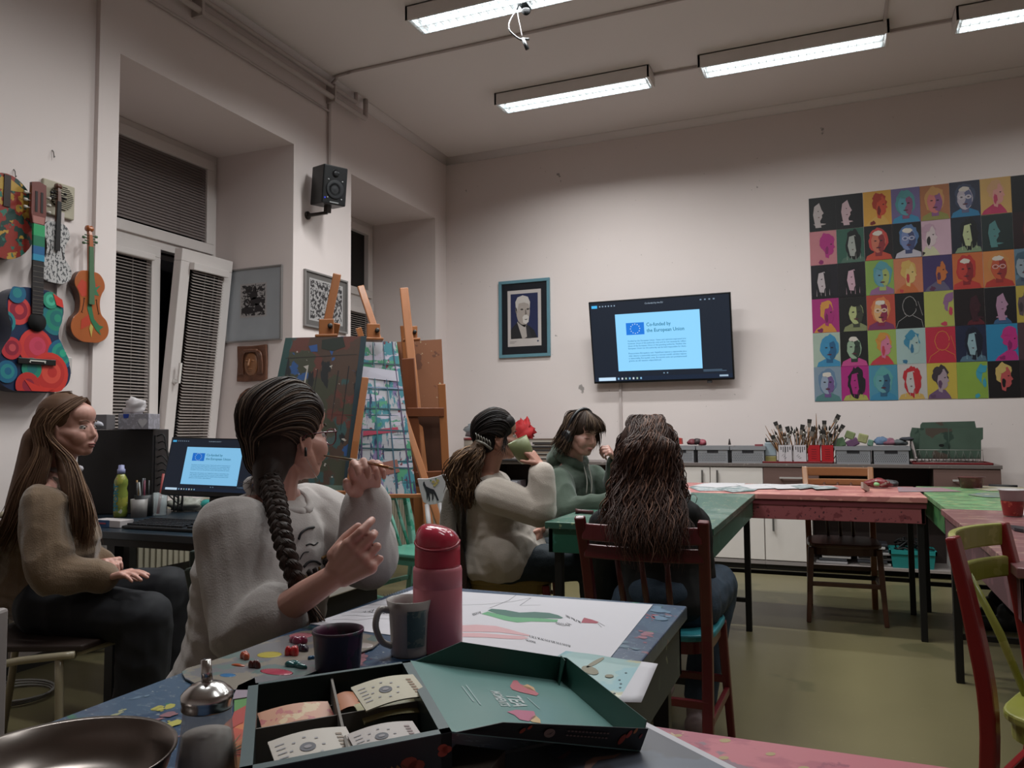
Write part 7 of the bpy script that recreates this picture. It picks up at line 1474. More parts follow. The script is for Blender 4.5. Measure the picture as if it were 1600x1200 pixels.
Rh = nrm(V(_R[0], _R[1], 0)); Fh = nrm(V(_F[0], _F[1], 0))
def dirc(th): th = math.radians(th); return Rh*math.cos(th)+Fh*math.sin(th)   # 0 = image right, 90 = away from camera
# ------------------------------------------------ A: left woman in brown fleece
hA = D(110, 667, 2.75); J = dict(head=(hA, dirc(-7), V(0, 0, 1)-Rh*.04), neck=D(84, 742, 2.77), sh_r=D(70, 790, 2.58), sh_l=D(100, 782, 2.94), el_r=D(76, 894, 2.50), wr_r=D(166, 903, 2.58), el_l=D(110, 888, 2.98), wr_l=D(160, 878, 2.86),
    pelvis=D(66, 925, 2.78), hip_r=D(72, 948, 2.66), hip_l=D(76, 940, 2.88), kn_r=D(228, 965, 2.58), kn_l=D(262, 922, 2.84))
J['an_r'] = V(*J['kn_r'][:2], .07)+Rh*-.02; J['an_l'] = V(*J['kn_l'][:2], .07)+Rh*.02
J['hand_r'] = (D(214, 891, 2.56)-J['wr_r'], V(0, 0, -1)+Rh*.1, -1, dict(curls=(.22, .25, .3, .35), s=.92)); J['hand_l'] = (D(196, 872, 2.76)-J['wr_l'], V(0, 0, -1), 1, dict(curls=(.5, .6, .7, .7), s=.9))
fleece = mat('fleece_brown', '6b5642', .95, var=.14, scale=22, bump=.5, bscale=220, sheen=.3); dkt = mat('black_trousers', '0d0d14', .8, var=.2)
r, H, F, L, U, tips = person('person in a brown fleece with long straight hair sitting sideways by the desk', J, fleece, dkt, Sk1, hs=.93, vox=.0036, slack=.012, sleeves=(.92, .90), leg_r=(.10, .085, .085, .10), top_disp=folds(.011, (9, 9, 7), 2, .002), dpt=(.155, .15, .145, .10), arm_r=(.062, .058, .052, .042))
face(r, H, L, F, U, .93, brow='5a4232')
wc = mat('white_cuff', 'b8b2b8', .8, bump=.3)
for w_, e_ in ((J['wr_r'], J['el_r']), (J['wr_l'], J['el_l'])):
    d = nrm(w_-e_); mb = MB(wc); mb.tube([w_-d*.055, w_-d*.03, w_-d*.002, w_+d*.006], [.037, .040, .036, .028], 18); organic(mb, .005, 2, folds(.003, (40, 40, 40), 1), 'shirt_cuff', wc, r)
mb = MB(wc); mb.tube([J['neck']+V(0, 0, .02)+Rh*.03+.055*(math.cos(a)*Rh+math.sin(a)*Fh) for a in np.linspace(0, 6.283, 14)], .012, 8); mb.build('shirt_collar', r)
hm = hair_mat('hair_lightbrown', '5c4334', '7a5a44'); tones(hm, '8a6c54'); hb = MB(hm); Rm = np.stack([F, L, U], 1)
hb.ell(H(-.030, 0, .040), (.092, .080, .086), Rm, 20, 12); hb.ell(H(-.055, 0, -.02), (.055, .076, .09), Rm)
base = [(D(66, 690, 2.74), .065), (D(52, 740, 2.72), .06), (D(36, 790, 2.70), .055), (D(22, 850, 2.72), .045)]
for (a, ra), (b, rb_) in zip(base[:-1], base[1:]): hb.cap(a, b, ra, rb_)
for ch in ([(92, 712, 2.69, .014), (102, 745, 2.65, .022), (114, 790, 2.62, .026), (124, 825, 2.60, .014)],):
    for a, b in zip(ch[:-1], ch[1:]): hb.cap(D(*a[:3]), D(*b[:3]), a[3], b[3])
organic(hb, .006, 4, None, 'hair_mass', hm, r)
g1 = [[H(.055-.02*k, -.01-.012*k, .112-.006*k), H(.03-.03*k, -.07, .07), H(-.03-.018*k, -.092, .0), D(78-7*k, 705, 2.66), D(66-13*k, 760, 2.62), D(48-14*k, 820, 2.62), D(30-14*k, 880-14*k, 2.66)] for k in range(4)]
g2 = [[H(.065-.01*k, -.005, .105), H(.052-.02*k, -.065, .07), H(.004-.01*k, -.090, .02), H(-.012, -.092, -.04), D(106+3*k, 722, 2.63), D(112+7*k, 770, 2.58), D(116+9*k, 815, 2.57), D(120+5*k, 842+4*k, 2.58)] for k in range(4)]
g3 = [[H(.055, .01, .108), H(.03, .07, .07), H(-.01, .088, 0), D(112, 720, 2.86), D(128+5*k, 770, 2.80), D(134+4*k, 820, 2.74), D(138, 850, 2.74)] for k in range(2)]
g4 = [[H(.0-.02*k, 0, .128-.002*k), H(-.06-.015*k, -.02+.02*k, .11), H(-.125, -.01, .02), D(58, 720, 2.74), D(46-6*k, 780, 2.72), D(26-5*k, 850, 2.74)] for k in range(3)]
mb = MB(hm); strands(mb, g1, 800, .0014, .006, seed=1, fray=.012); strands(mb, g2, 700, .0012, .005, seed=2, fray=.008); strands(mb, g3, 160, .0016, .005, seed=3); strands(mb, g4, 650, .0015, .008, seed=4)
mb.build('hair', r)
mb = MB(mat('gold', 'b08a50', .2, metal=1)); e = H(-.004, -.080, -.062); mb.tube([e+.011*(math.cos(a)*F+math.sin(a)*U) for a in np.linspace(0, 6.283, 15)], .0014, 6); mb.build('hoop_earring', r)
# ------------------------------------------------ B: braided person in the foreground
hB = D(450, 678, 1.85); tB = V(1, 0, 0); J = dict(head=(hB, dirc(52), V(0, 0, 1)+Rh*.02), neck=D(425, 778, 1.83), sh_r=D(368, 832, 1.69), sh_l=D(492, 802, 2.0), el_r=D(392, 985, 1.60), wr_r=D(528, 897, 1.47), el_l=D(572, 872, 1.88), wr_l=D(574, 782, 1.72), pelvis=D(378, 1062, 1.80))
J['hip_r'] = J['pelvis']+V(.03, -.09, -.02); J['hip_l'] = J['pelvis']+V(.03, .09, -.02); J['kn_r'] = J['hip_r']+V(.40, .0, -.01); J['kn_l'] = J['hip_l']+V(.40, .02, -.01); J['an_r'] = V(J['kn_r'][0]-.02, J['kn_r'][1], .07); J['an_l'] = V(J['kn_l'][0]-.02, J['kn_l'][1], .07)
J['toe_r'] = J['an_r']+X_*.2; J['toe_l'] = J['an_l']+X_*.2
J['hand_r'] = (D(575, 858, 1.40)-J['wr_r'], Fh*1+V(0, 0, .1), -1, dict(curls=((.55, .9, .5), (.9, 1.3, .9), (1.1, 1.4, 1.0), (1.2, 1.5, 1.0)), thumb=(1.1, .5), s=1.05))
J['hand_l'] = (D(570, 722, 1.69)-J['wr_l'], -Fh*.9+Rh*.45, 1, dict(curls=((.55, 1.1, .7), (.75, 1.2, .8), (.85, 1.2, .8), (.95, 1.2, .8)), thumb=(.55, .5), s=.98))
sw = mat('sweatshirt_white', 'aaa29f', .85, var=.03, bump=.25, bscale=260, sheen=.15); dj = mat('dark_trousers', '15161c', .8)
r, H, F, L, U, tips = person('person with a long dark braid and glasses in a white sweatshirt holding a paintbrush', J, sw, dj, Sk1, hs=1.0, vox=.0034, slack=.022, sleeves=(.90, .34), top_disp=folds(.011, (8, 8, 5.5), 7, .002), wearv=.006, torso_w=(.16, .15, .16, .165), arm_r=(.058, .056, .052, .040), dpt=(.13, .12, .12, .095))
PB = r
face(r, H, L, F, U, 1.0)
# neckband, cuff ribs
mb = MB(sw); d = nrm(J['wr_l']-J['el_l']); w_ = J['wr_l']-d*.012; mb.tube([w_-d*.055, w_-d*.045, w_-d*.0, w_+d*.006], [.052, .056, .054, .048], 20); organic(mb, .006, 2, folds(.0025, (60, 60, 4), 3), 'cuff', sw, r)
mb = MB(sw); cN = J['neck']+V(0, 0, .006)+Rh*.016; mb.tube([cN+.070*math.cos(a)*X_+.072*math.sin(a)*Y_-V(0, 0, .036*math.cos(a)) for a in np.linspace(0, 6.283, 30)], .010, 10); mb.build('neckband', r)
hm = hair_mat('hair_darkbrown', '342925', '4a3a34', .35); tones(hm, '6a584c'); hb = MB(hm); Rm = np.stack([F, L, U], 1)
hb.ell(H(-.022, 0, .036), (.096, .081, .089), Rm, 22, 14); hb.ell(H(-.045, 0, -.025), (.062, .074, .075), Rm); hb.cap(H(-.05, -.01, -.05), D(418, 760, 1.74), .05, .030)
hb.ell(H(.0, 0, .055), (.09, .078, .068), Rm)
organic(hb, .005, 3, None, 'hair_mass', hm, r)
gath = D(420, 748, 1.735)
def pulled(pts, gp, depthk=1.0):
    """hairline points (f, l, u) swept back over the skull to the gather point"""
    out = []
    for f, l, u in pts:
        a = V(f, l, u); c_ = V(-.02, 0, .035); e = V(-.105, l*.25, -.015); pr = []
        for m, k in [(a*(1-w_)+e*w_+V(.01*w_*(1-w_), 0, .16*w_*(1-w_)), 1) for w_ in (0, .14, .28, .42, .56, .7, .85, 1)]:
            q = m-c_; q = q/np.sqrt((q[0]/.101)**2+(q[1]/.087)**2+(q[2]/.096)**2) if k else q; pr.append(c_+q)
        out.append([H(*p) for p in pr]+[H(-.092, l*.12-.004, -.075), gp])
    return out
gs = pulled([(.02, -.085, -.03), (.035, -.083, .01), (.055, -.068, .045), (.066, -.042, .075), (.072, -.015, .092), (.072, .015, .092), (.066, .042, .075), (.055, .068, .045), (.035, .083, .01), (.02, .085, -.03)], gath)
gl_ = pulled([(-.02, -.085, -.05), (.0, -.087, -.03), (.02, -.085, -.03)], gath); gl2 = pulled([(.02, .085, -.03), (-.01, .085, -.055), (-.04, .08, -.075), (-.07, .05, -.08)], gath)
mb = MB(hm); strands(mb, gs, 1700, .0017, .0042, seed=5, nseg=22, fray=.001, lenv=.01); strands(mb, gl_, 200, .0014, .0025, seed=6, nseg=18, fray=.001, lenv=.01); strands(mb, gl2, 260, .0018, .004, seed=9, nseg=18, fray=.001, lenv=.01)
strands(mb, [[H(-.05, -.06, -.05), H(-.09, -.05, -.08), D(392, 768, 1.78)], [H(-.08, 0, -.05), D(400, 745, 1.76), D(398, 775, 1.8)]], 24, .0006, .01, seed=8, fray=.02)
mb.build('hair', r)
# braid
bp_ = [gath, D(432, 790, 1.66), D(440, 830, 1.60), D(448, 865, 1.56), D(460, 900, 1.54), D(470, 924, 1.535)]
P = resample(bp_, 60); mb = MB(hm)
for st in range(3):
    pts, rr = [], []
    for i in range(60):
        t = i/59; ph = t*2*math.pi*4.6+st*2*math.pi/3; wd = (.0135*(1-t)+.0085*t); d = nrm(P[min(i+1, 59)]-P[max(i-1, 0)]); sd = nrm(np.cross(d, Fh)); pts.append(P[i]+sd*wd*math.sin(ph)-Fh*wd*.55*math.sin(2*ph)); rr.append(.0150*(1-t)+.0095*t)
    mb.tube(pts, rr, 12)
for st in range(3):
    for s_ in range(22):
        rs = np.random.RandomState(st*40+s_); a0 = rs.rand()*6.28; pts = []
        for i in range(60):
            t = i/59; ph = t*2*math.pi*4.6+st*2*math.pi/3; wd = (.0135*(1-t)+.0085*t); d = nrm(P[min(i+1, 59)]-P[max(i-1, 0)]); sd = nrm(np.cross(d, Fh)); rad = (.0150*(1-t)+.0095*t)*1.0; e_ = np.cross(d, sd); pts.append(P[i]+sd*wd*math.sin(ph)-Fh*wd*.55*math.sin(2*ph)+rad*(math.cos(a0+t*2)*sd+math.sin(a0+t*2)*e_))
        mb.tube(pts, .0013, 4, False)
mb.build('braid', r)
mb = MB(mat('hair_tie', 'a03a44', .6, splat=[('c07078', 60, .6, None)])); d = nrm(P[-1]-P[-4])
for k in range(6): c_ = P[-1]+d*(.003+.0052*k); mb.lathe([(.0105, -.0022), (.0128, 0), (.0105, .0022)], c_, 18, d)
mb.build('hair_tie', r)
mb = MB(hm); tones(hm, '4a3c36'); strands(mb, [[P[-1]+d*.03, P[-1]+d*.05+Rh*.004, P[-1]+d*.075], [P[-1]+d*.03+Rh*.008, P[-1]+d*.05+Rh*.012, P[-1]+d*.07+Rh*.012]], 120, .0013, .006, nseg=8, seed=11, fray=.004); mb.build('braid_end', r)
# glasses
gm = mat('glasses_frame', '5a2430', .25, coat=.4); gr_ = MB(gm); gl = MB(mat('lens', 'c8d0d4', .03, alpha=.12, var=0))
for q in (-1, 1):
    ring = []
    for a in np.linspace(0, 2*math.pi, 25)[:-1]:
        x, y = math.cos(a), math.sin(a); ring.append(H(.104-.012*abs(x*.5+.5 if q < 0 else .5-x*.5)*0-.010*(q*x*.5+.5), q*.035+.026*x, -.008+.020*y+(.006 if q*x > .5 and y > .2 else 0)))
    gr_.tube(ring+[ring[0]], .0017, 6); gl.add([tuple(p) for p in ring], [tuple(range(24))], True)
    gr_.tube([H(.094, q*.062, .004), H(.088, q*.072, .006), H(.04, q*.080, .004)]+([H(-.01, q*.083, .0), H(-.022, q*.082, -.012)] if q < 0 else []), .0019, 6)
gr_.tube([H(.106, -.010, -.002), H(.110, 0, .001), H(.106, .010, -.002)], .0016, 6)
gr_.build('glasses_frame', r); gl.build('lenses', r)
mb = MB(C('0f1010', .4)); mb.tube([H(-.012, -.084, -.03), H(-.014, -.088, -.05)], .003, 6); mb.build('earring', r)
mb = MB(mat('chain', 'b0a8a0', .2, metal=1)); mb.tube(smooth_path([H(-.006, -.08, -.055), H(.02, -.075, -.09), H(.045, -.055, -.105)], 6), .0006, 5); mb.build('earring_chain', r)
# paintbrush between mouth and hand
a, b, c_ = D(507, 712, 1.80), D(572, 722, 1.66), D(616, 733, 1.58)
br_ = thing('paintbrush', 'slim paintbrush held between the lips and raised hand of the braided person', 'paintbrush', b); MB(mat('brush_olive', '5a4a34', .35, coat=.3)).tube([a, b], [.0022, .0036], 8).build('handle', br_); d = nrm(c_-b); MB(mat('copper', '9a6a48', .25, metal=.8)).tube([b, c_-d*.018], [.0036, .003], 8).build('ferrule', br_); MB(C('8a6a50', .8)).tube([c_-d*.018, c_-d*.008, c_], [.003, .003, .0006], 8).build('bristles', br_)
# rings and bracelet
w_ = J['wr_l']+(J['wr_l']-J['el_l'])*.0; d = nrm(D(570, 722, 1.69)-J['wr_l']); t1 = nrm(np.cross(d, Fh)+d*.55); mb = MB(C('27504c', .6)); 
cW = J['wr_l']+d*.012; e1_ = nrm(Rh+V(0, 0, .55)); e2b = nrm(np.cross(d, Rh)); mb.tube([cW+.029*(math.cos(t)*e1_)+.026*math.sin(t)*e2b for t in np.linspace(0, 6.283, 22)], .0022, 6); mb.build('bracelet', r)
# printed motif on the sweatshirt front
def onsurf(px, py, dep): return D(px, py, dep)
# ------------------------------------------------ C: ponytailed person drinking
hC = D(777, 681, 3.5); J = dict(head=(hC, dirc(12), V(0, 0, 1)+Rh*.06), neck=D(759, 742, 3.52), sh_r=D(770, 772, 3.36), sh_l=D(776, 766, 3.68), el_r=D(846, 798, 3.30), wr_r=D(846, 729, 3.33), el_l=D(815, 812, 3.72), wr_l=D(846, 826, 3.52), pelvis=D(790, 868, 3.54))
J['hip_r'] = J['pelvis']-Fh*.09-V(0, 0, .02); J['hip_l'] = J['pelvis']+Fh*.09-V(0, 0, .02); J['kn_r'] = J['hip_r']+Rh*.40; J['kn_l'] = J['hip_l']+Rh*.42+V(0, 0, .02); J['an_r'] = V(*J['kn_r'][:2], .08)+Rh*.02; J['an_l'] = V(*J['kn_l'][:2], .08)
J['hand_r'] = (D(822, 700, 3.36)-J['wr_r'], Fh*.5-Rh*.8+V(0, 0, -.3), -1, dict(curls=((.35, .6, .4), (.4, .6, .4), (.45, .6, .4), (.5, .6, .4)), thumb=(.6, .2), s=.9))
J['hand_l'] = (D(834, 860, 3.46)-J['wr_l'], Fh*.3-Rh*.9, 1, dict(curls=(.25, .3, .35, .4), s=.95))
cr = mat('sweater_cream', 'b0a49a', .95, var=.05, bump=.5, bscale=300, sheen=.3); jn = mat('jeans_dark', '1e2830', .8, var=.2, scale=14, bump=.3, bscale=200)
r, H, F, L, U, tips = person('person with a wavy brown ponytail in a cream sweater drinking from a green cup', J, cr, jn, Sk2, hs=.95, vox=.0042, slack=.018, sleeves=(.80, .82), top_disp=folds(.008, (9, 9, 6), 4, .0015), torso_w=(.17, .155, .15, .155), wearv=.007, hem=.138, leg_r=(.085, .08, .075, .075), dpt=(.185, .15, .125, .09), arm_r=(.054, .052, .05, .042))
face(r, H, L, F, U, .95)
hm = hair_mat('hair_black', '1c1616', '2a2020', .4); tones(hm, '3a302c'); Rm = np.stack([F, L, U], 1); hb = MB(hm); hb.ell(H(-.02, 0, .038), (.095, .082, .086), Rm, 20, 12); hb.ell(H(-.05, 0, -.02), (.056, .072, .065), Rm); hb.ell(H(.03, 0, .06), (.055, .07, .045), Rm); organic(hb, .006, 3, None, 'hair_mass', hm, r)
gath = D(752, 697, 3.46); mb = MB(hm)
strands(mb, pulled([(.0, -.087, -.02), (.03, -.085, .0), (.055, -.068, .045), (.066, -.042, .075), (.072, -.015, .092), (.072, .015, .092), (.066, .042, .075), (.055, .068, .045), (.03, .085, .0)], gath), 800, .0024, .005, seed=12, fray=.002, lenv=.02)
strands(mb, [[H(.02, -.084, .0), H(.012, -.088, -.03), D(786, 706, 3.40)], [H(.03, -.08, .02), H(.03, -.084, -.02), D(791, 700, 3.40)]], 26, .0011, .003, seed=14); mb.build('hair', r)
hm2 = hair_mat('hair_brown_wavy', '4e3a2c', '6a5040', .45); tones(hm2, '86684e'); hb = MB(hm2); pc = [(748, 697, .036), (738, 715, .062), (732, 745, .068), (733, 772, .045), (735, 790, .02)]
for a, b in zip(pc[:-1], pc[1:]): hb.cap(D(a[0], a[1], 3.44), D(b[0], b[1], 3.42), a[2]*.8, b[2]*.8)
organic(hb, .008, 4, folds(.006, (20, 20, 8), 2), 'ponytail_core', hm2, r)
mb = MB(hm2); strands(mb, [[gath, D(742-9*k+12, 708, 3.40-.02*(k % 2)), D(728-11*k+16, 735, 3.36+.03*(k % 3)), D(724-9*k+20, 762, 3.38), D(728-5*k+10, 782+5*(k % 2), 3.40)] for k in range(5)], 420, .0026, .012, curl=.007, cf=3, seed=15, fray=.02); mb.build('ponytail', r)
mb = MB(mat('hair_claw', '77726a', .3, coat=.3)); 
for k in range(6): a = D(745+4.2*k, 687+2.2*k, 3.405); mb.tube([a, a+V(0, 0, .018)-Fh*.0, a+V(0, 0, .03)-Rh*.006], [.003, .0035, .0018], 6)
mb.tube([D(744, 688, 3.41), D(756, 693, 3.39), D(768, 702, 3.40)], .006, 8); mb.build('hair_claw', r)
mb = MB(C('2a2320', .5)); mb.tube(smooth_path([J['neck']+V(0, 0, .05)-Rh*.04, J['neck']+V(0, 0, .02)-Fh*.055, J['neck']+V(0, 0, -.0)+Rh*.06-Fh*.02], 5), .0016, 6); mb.build('necklace', r)
# cup
a = D(816, 703, 3.37); ax = nrm(-Rh*.45+V(0, 0, .9)-Fh*.05); q = thing('cup', 'pale green cup tipped to the mouth of the ponytailed person', 'cup', a-ax*.05); MB(mat('cup_green', '7a7f5a', .4)).lathe([(.001, -.055), (.028, -.055), (.038, -.035), (.044, .0), (.046, .05), (.043, .05), (.040, 0), (.03, -.045), (.001, -.048)], a, 26, ax, cap=False).build('cup', q)
# ------------------------------------------------ D: green hoodie, headphones
hD = D(908, 678, 3.95); J = dict(head=(hD, dirc(-50)+V(0, 0, -.2), V(0, 0, 1)+Rh*.14), neck=D(892, 724, 4.0), sh_r=D(872, 756, 3.84), sh_l=D(925, 748, 4.10), el_r=D(886, 800, 3.70), wr_r=D(966, 784, 3.62), el_l=D(962, 782, 4.0), wr_l=D(962, 718, 3.96), pelvis=D(882, 852, 4.08))
J['hip_r'] = J['pelvis']-Fh*.09-V(0, 0, .02); J['hip_l'] = J['pelvis']+Fh*.09-V(0, 0, .02); J['kn_r'] = J['hip_r']+Rh*.42; J['kn_l'] = J['hip_l']+Rh*.42; J['an_r'] = V(*J['kn_r'][:2], .08); J['an_l'] = V(*J['kn_l'][:2], .08)
J['hand_r'] = (Rh*.8+V(0, 0, -.05), V(0, 0, -1), -1, dict(curls=(.3, .3, .3, .3), s=.9)); J['hand_l'] = (D(940, 688, 3.88)-J['wr_l'], -Rh*.9-Fh*.1, 1, dict(curls=((.9, 1.2, .7), (1, 1.3, .7), (1.1, 1.3, .7), (1.2, 1.3, .7)), s=.92))
gh = mat('hoodie_green', '39463a', .9, var=.07, bump=.3, bscale=260, sheen=.2)
r, H, F, L, U, tips = person('person in a green hoodie and black headphones resting their cheek on one hand', J, gh, jn, Sk1, hs=.93, vox=.0042, slack=.02, sleeves=(.9, .86), hood=True, top_disp=folds(.009, (9, 9, 7), 9, .0015), wearv=.007, dpt=(.14, .13, .12, .10))
face(r, H, L, F, U, .93, closed=True)
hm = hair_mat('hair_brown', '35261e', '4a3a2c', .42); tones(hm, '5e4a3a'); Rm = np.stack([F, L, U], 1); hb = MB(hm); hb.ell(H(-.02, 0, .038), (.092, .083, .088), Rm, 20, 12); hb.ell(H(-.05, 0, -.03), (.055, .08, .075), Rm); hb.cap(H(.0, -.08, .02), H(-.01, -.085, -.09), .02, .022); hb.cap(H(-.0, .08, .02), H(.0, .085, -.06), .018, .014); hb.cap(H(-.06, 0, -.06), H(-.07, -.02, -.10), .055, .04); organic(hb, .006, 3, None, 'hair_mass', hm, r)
mb = MB(hm); strands(mb, [[H(.0, .0, .128), H(.045, l*.6, .11), H(.082, l, .07), H(.092, l*1.05, .034)] for l in (-.078, -.055, -.03, 0, .03, .055, .078)], 420, .002, .004, seed=16, fray=.006, nseg=10)
strands(mb, [[H(.0, -.01, .128), H(.02-.03*k, -.06, .10), H(.03-.03*k, -.09, .02), H(.02-.03*k, -.098, -.05), H(.0-.03*k, -.095, -.105)] for k in range(4)], 260, .0023, .005, curl=.003, cf=2, seed=17)
strands(mb, [[H(.0, .01, .128), H(.02, .06, .10), H(.045-.04*k, .088, .02), H(.04-.04*k, .092, -.05)] for k in range(3)], 150, .0023, .005, seed=18)
strands(mb, [[H(-.02, -.02+.02*k, .128), H(-.08, -.03+.03*k, .10), H(-.12, -.03+.03*k, .0), H(-.11, -.04+.03*k, -.09), H(-.09, -.05+.02*k, -.12)] for k in range(4)], 260, .0025, .006, curl=.003, cf=2, seed=19); mb.build('hair', r)
hp = thing('headphones', 'black over-ear headphones worn by the person in the green hoodie', 'headphones', H(0, 0, .1)); MB(mat('hp_black', '0d0e12', .35)).tube([H(-.005, .096*math.sin(t), .02+.118*math.cos(t)) for t in np.linspace(-1.75, 1.75, 17)], .009, 8).build('headband', hp)
for q in (-1, 1): MB(mat('hp_black')).lathe([(.03, -.006), (.036, .0), (.036, .018), (.028, .026), (.001, .027)], H(-.005, q*.088, -.028), 22, L*q).build('ear_cup', hp)
mb = MB(C('a8a49c', .4)); 
for q in (-.012, .012): mb.tube(smooth_path([J['neck']+Rh*(.07+q)-Fh*.06+V(0, 0, .0), J['neck']+Rh*(.085+q)-Fh*.09-V(0, 0, .08), J['neck']+Rh*(.08+q)-Fh*.10-V(0, 0, .15)], 5), .003, 6)
mb.build('hood_cords', r)
# ------------------------------------------------ E: curly hair, seen from behind
cE = V(-.59, 2.80, 0); hE = D(1013, 706, 2.80); J = dict(head=(hE, dirc(74), V(0, 0, 1)), neck=D(1014, 778, 2.76), sh_r=D(1078, 822, 2.72), sh_l=D(950, 822, 2.86), el_r=D(1092, 915, 2.88), wr_r=D(1040, 845, 3.08), el_l=D(944, 915, 3.0), wr_l=D(985, 840, 3.12), pelvis=V(-.575, 2.76, .53))
J['hip_r'] = J['pelvis']+V(.09, .02, -.02); J['hip_l'] = J['pelvis']+V(-.09, .02, -.02); J['kn_r'] = J['hip_r']+V(.03, .40, 0); J['kn_l'] = J['hip_l']+V(-.03, .40, 0); J['an_r'] = V(-.50, 2.98, .08); J['an_l'] = V(J['kn_l'][0], J['kn_l'][1], .08); J['toe_r'] = V(-.5, 3.1, .03); J['toe_l'] = J['an_l']+Y_*.15
J['hand_r'] = (V(-.1, .3, .0), V(0, 0, -1), 1, dict(curls=(.4, .4, .4, .4))); J['hand_l'] = (V(.1, .3, .0), V(0, 0, -1), -1, dict(curls=(.4, .4, .4, .4)))
bk = mat('black_top', '121214', .85, var=.2, bump=.2); bj = mat('jeans_blue', '2a3a4a', .8, var=.2, scale=12, bump=.3, bscale=200)
r, H, F, L, U, tips = person('person with very long dark curly hair seen from behind on the red chair', J, bk, bj, Sk2, hs=.95, vox=.005, slack=.015, top_disp=folds(.006, (9, 9, 6), 11), wearv=.007, shoe=mat('shoe_pale', '8a7878', .6), leg_r=(.10, .085, .07, .06))
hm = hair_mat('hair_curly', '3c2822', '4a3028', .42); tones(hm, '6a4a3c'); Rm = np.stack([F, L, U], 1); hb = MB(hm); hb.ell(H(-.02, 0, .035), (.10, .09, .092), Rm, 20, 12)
def HP(px, py, d=2.66): return D(px, py, d)
for a, b, ra, rb_ in (((1012, 705), (1012, 760), .065, .085), ((1012, 760), (1012, 820), .09, .085), ((990, 740), (985, 830), .05, .05), ((1035, 740), (1042, 835), .05, .045)): hb.cap(HP(*a, 2.70), HP(*b, 2.70), ra, rb_)
hb.cap(HP(1005, 800, 2.62), HP(1010, 845, 2.50), .07, .05); hb.cap(HP(1020, 800, 2.62), HP(1025, 845, 2.50), .07, .05); organic(hb, .008, 4, folds(.012, (16, 16, 7), 5), 'hair_mass', hm, r)
mb = MB(hm)
for sd in range(2):
    g = [[H(.04-.05*sd, l*.3, .122), H(-.03-.02*sd, l*.6, .127), H(-.075, l*.9, .115), HP(1012+x*.5, 674+abs(x)*.3, 2.65), HP(1012+x*.68, 700, 2.59), HP(1012+x*.8, 750, 2.57+.03*(k % 2)), HP(1012+x, 795, 2.50+.03*(k % 2)), HP(1012+x*1.08+2, 832, 2.44), HP(1014+x*1.0+4, 862+6*(k % 3), 2.43)] for k, (l, x) in enumerate(((.07, -48), (.05, -36), (.025, -18), (.0, 0), (-.025, 18), (-.05, 36), (-.07, 50)))]
    strands(mb, g, 760, .0021, .010, curl=.0075, cf=6, nseg=48, seed=20+sd, fray=.02)
for sgn in (1, -1): strands(mb, [[H(.05, sgn*.01, .115), H(.03, sgn*.075, .07), H(-.0, sgn*.10, .0), HP(1012-sgn*50, 760, 2.74), HP(1012-sgn*58, 815, 2.76), HP(1012-sgn*60, 845, 2.76)], [H(.02, sgn*.02, .12), H(-.02, sgn*.09, .07), H(-.06, sgn*.10, .0), HP(1012-sgn*46, 760, 2.68), HP(1012-sgn*50, 810, 2.7), HP(1012-sgn*54, 850, 2.7)]], 260, .002, .010, curl=.008, cf=6, nseg=44, seed=25+sgn, fray=.02)
mb.build('hair', r)
# ------------------------------------------------ F: legs and shoes at the right edge; the sitter is beyond the frame
pF = V(2.05, 4.85, .53); J = dict(head=(V(2.02, 4.85, 1.13), -X_, Z_), neck=V(2.06, 4.85, .98), sh_r=V(2.05, 5.02, .93), sh_l=V(2.05, 4.68, .93), el_r=V(1.95, 5.08, .72), wr_r=V(1.78, 5.0, .80), el_l=V(1.95, 4.62, .72), wr_l=V(1.78, 4.7, .80), pelvis=pF, hip_r=pF+V(-.02, .09, -.02), hip_l=pF+V(-.02, -.09, -.02), kn_r=V(1.55, 5.02, .50), kn_l=V(1.56, 4.75, .50))
a1, a2 = onz(1563, 972, .05), onz(1524, 955, .06); J['an_r'] = V(a2[0]+.08, a2[1], .09); J['an_l'] = V(a1[0]+.03, a1[1], .09); J['kn_l'] = V(1.12, 5.0, .49); J['kn_r'] = V(1.12, 5.24, .49); pF = pF+V(-.42, .2, 0); 
for k in ('pelvis', 'neck', 'sh_r', 'sh_l', 'el_r', 'el_l', 'wr_r', 'wr_l', 'hip_r', 'hip_l'): J[k] = J[k]+V(-.52, .25, 0)
J['head'] = (J['head'][0]+V(-.52, .25, 0), -X_, Z_); J['toe_r'] = J['an_r']-X_*.13; J['toe_l'] = J['an_l']-X_*.13
for q in 'lr': J['hand_'+q] = (-X_, V(0, 0, -1), 1 if q == 'r' else -1, {})
r, H, F, L, U, tips = person('person seated beyond the right edge, only dark trousered legs and black shoes under the table', J, bk, dkt, Sk2, vox=.008, wearv=.01, top_disp=folds(), leg_r=(.09, .07, .06, .055))
hm = MATS['hair_brown']; hb = MB(hm); hb.ell(H(-.02, 0, .04), (.10, .085, .09)); organic(hb, .01, 2, None, 'hair', hm, r)
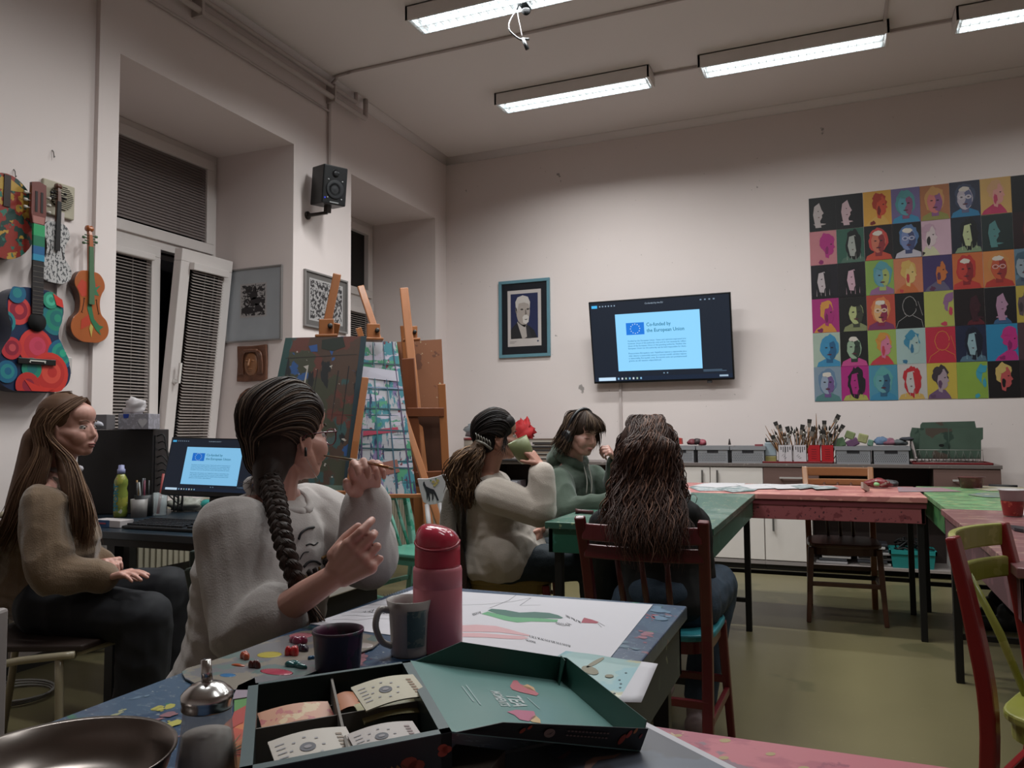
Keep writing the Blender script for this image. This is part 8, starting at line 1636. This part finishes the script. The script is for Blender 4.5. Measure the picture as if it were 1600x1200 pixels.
# ------------------------------------------------ coat over the yellow-seated chair
coat = mat('coat_beige', '6f675e', .95, var=.06, bump=.6, bscale=160, sheen=.3); mb = MB(coat)
for k in range(7):
    t = k/6; top = D(706+24*t, 770-8*math.sin(t*3.14), 3.46+.34*t); bot = D(688+72*t, 925, 3.36+.32*t); mb.cap(top, (top+bot)/2, .030, .036); mb.cap((top+bot)/2, bot, .036, .030)
mb.cap(D(708, 772, 3.46), D(735, 770, 3.85), .034, .034)
o = organic(mb, .009, 5, folds(.016, (11, 11, 1.6), 6, .002), 'coat', coat); tag(o, 'beige coat hanging over the back of the chair behind the cream sweater', 'coat')

c = wood_chair('wooden_chair', 'chair beyond the right edge of the picture', dict(post=br, leg=br, seat=br, apron=br, rail=br, spindle=br), bh=.8); place(c, 1.44, 5.1, math.radians(90))
# printed motif on the front of the white sweatshirt, laid on the cloth itself
topo = [o for o in PB.children if o.name.startswith('top')][0]; dg = bpy.context.evaluated_depsgraph_get()
from mathutils.bvhtree import BVHTree
bv = BVHTree.FromPolygons([tuple(V(*v.co)+V(*PB.location)) for v in topo.data.vertices], [tuple(p.vertices) for p in topo.data.polygons])
def onb(px, py, k=1):
    h = bv.ray_cast(Vector(CP), Vector(nrm(ray(px, py)))); 
    return None if h[0] is None else V(*h[0])+V(*h[1])*(.0012*k)*(1 if np.dot(V(*h[1]), ray(px, py)) < 0 else -1)
mb = MB()
def motif(pts, w, c, k=1):
    mb.use(C(c, .7)); P = [onb(x, y, k) for x, y in smooth2(pts)]; P = [p for p in P if p is not None]
    if len(P) > 2: mb.tube(P, w, 6)
def smooth2(pts): return [(p[0], p[1]) for p in smooth_path([(x, y, 0) for x, y in pts], 5)]
motif([(466, 843), (470, 833), (480, 826), (490, 824)], .003, '1c1a1c'); motif([(478, 852), (484, 850), (490, 852), (496, 848)], .0016, '1c1a1c'); motif([(468, 874), (474, 864), (482, 862)], .0012, '1c1a1c')
motif([(474, 886), (482, 878), (492, 877), (500, 882)], .003, '1c1a1c'); motif([(476, 900), (482, 912), (492, 910), (498, 896), (498, 886)], .0035, '8a6a3c'); motif([(480, 892), (486, 900), (492, 896), (490, 888)], .006, '2c2422', 1); motif([(480, 924), (488, 918), (498, 918)], .002, '1c1a1c')
motif([(502, 872), (512, 868), (518, 874), (516, 890), (508, 896)], .0035, '8a6a3c'); motif([(504, 878), (510, 884), (512, 878)], .006, '2c2422')
mb.build('printed_motif', PB)
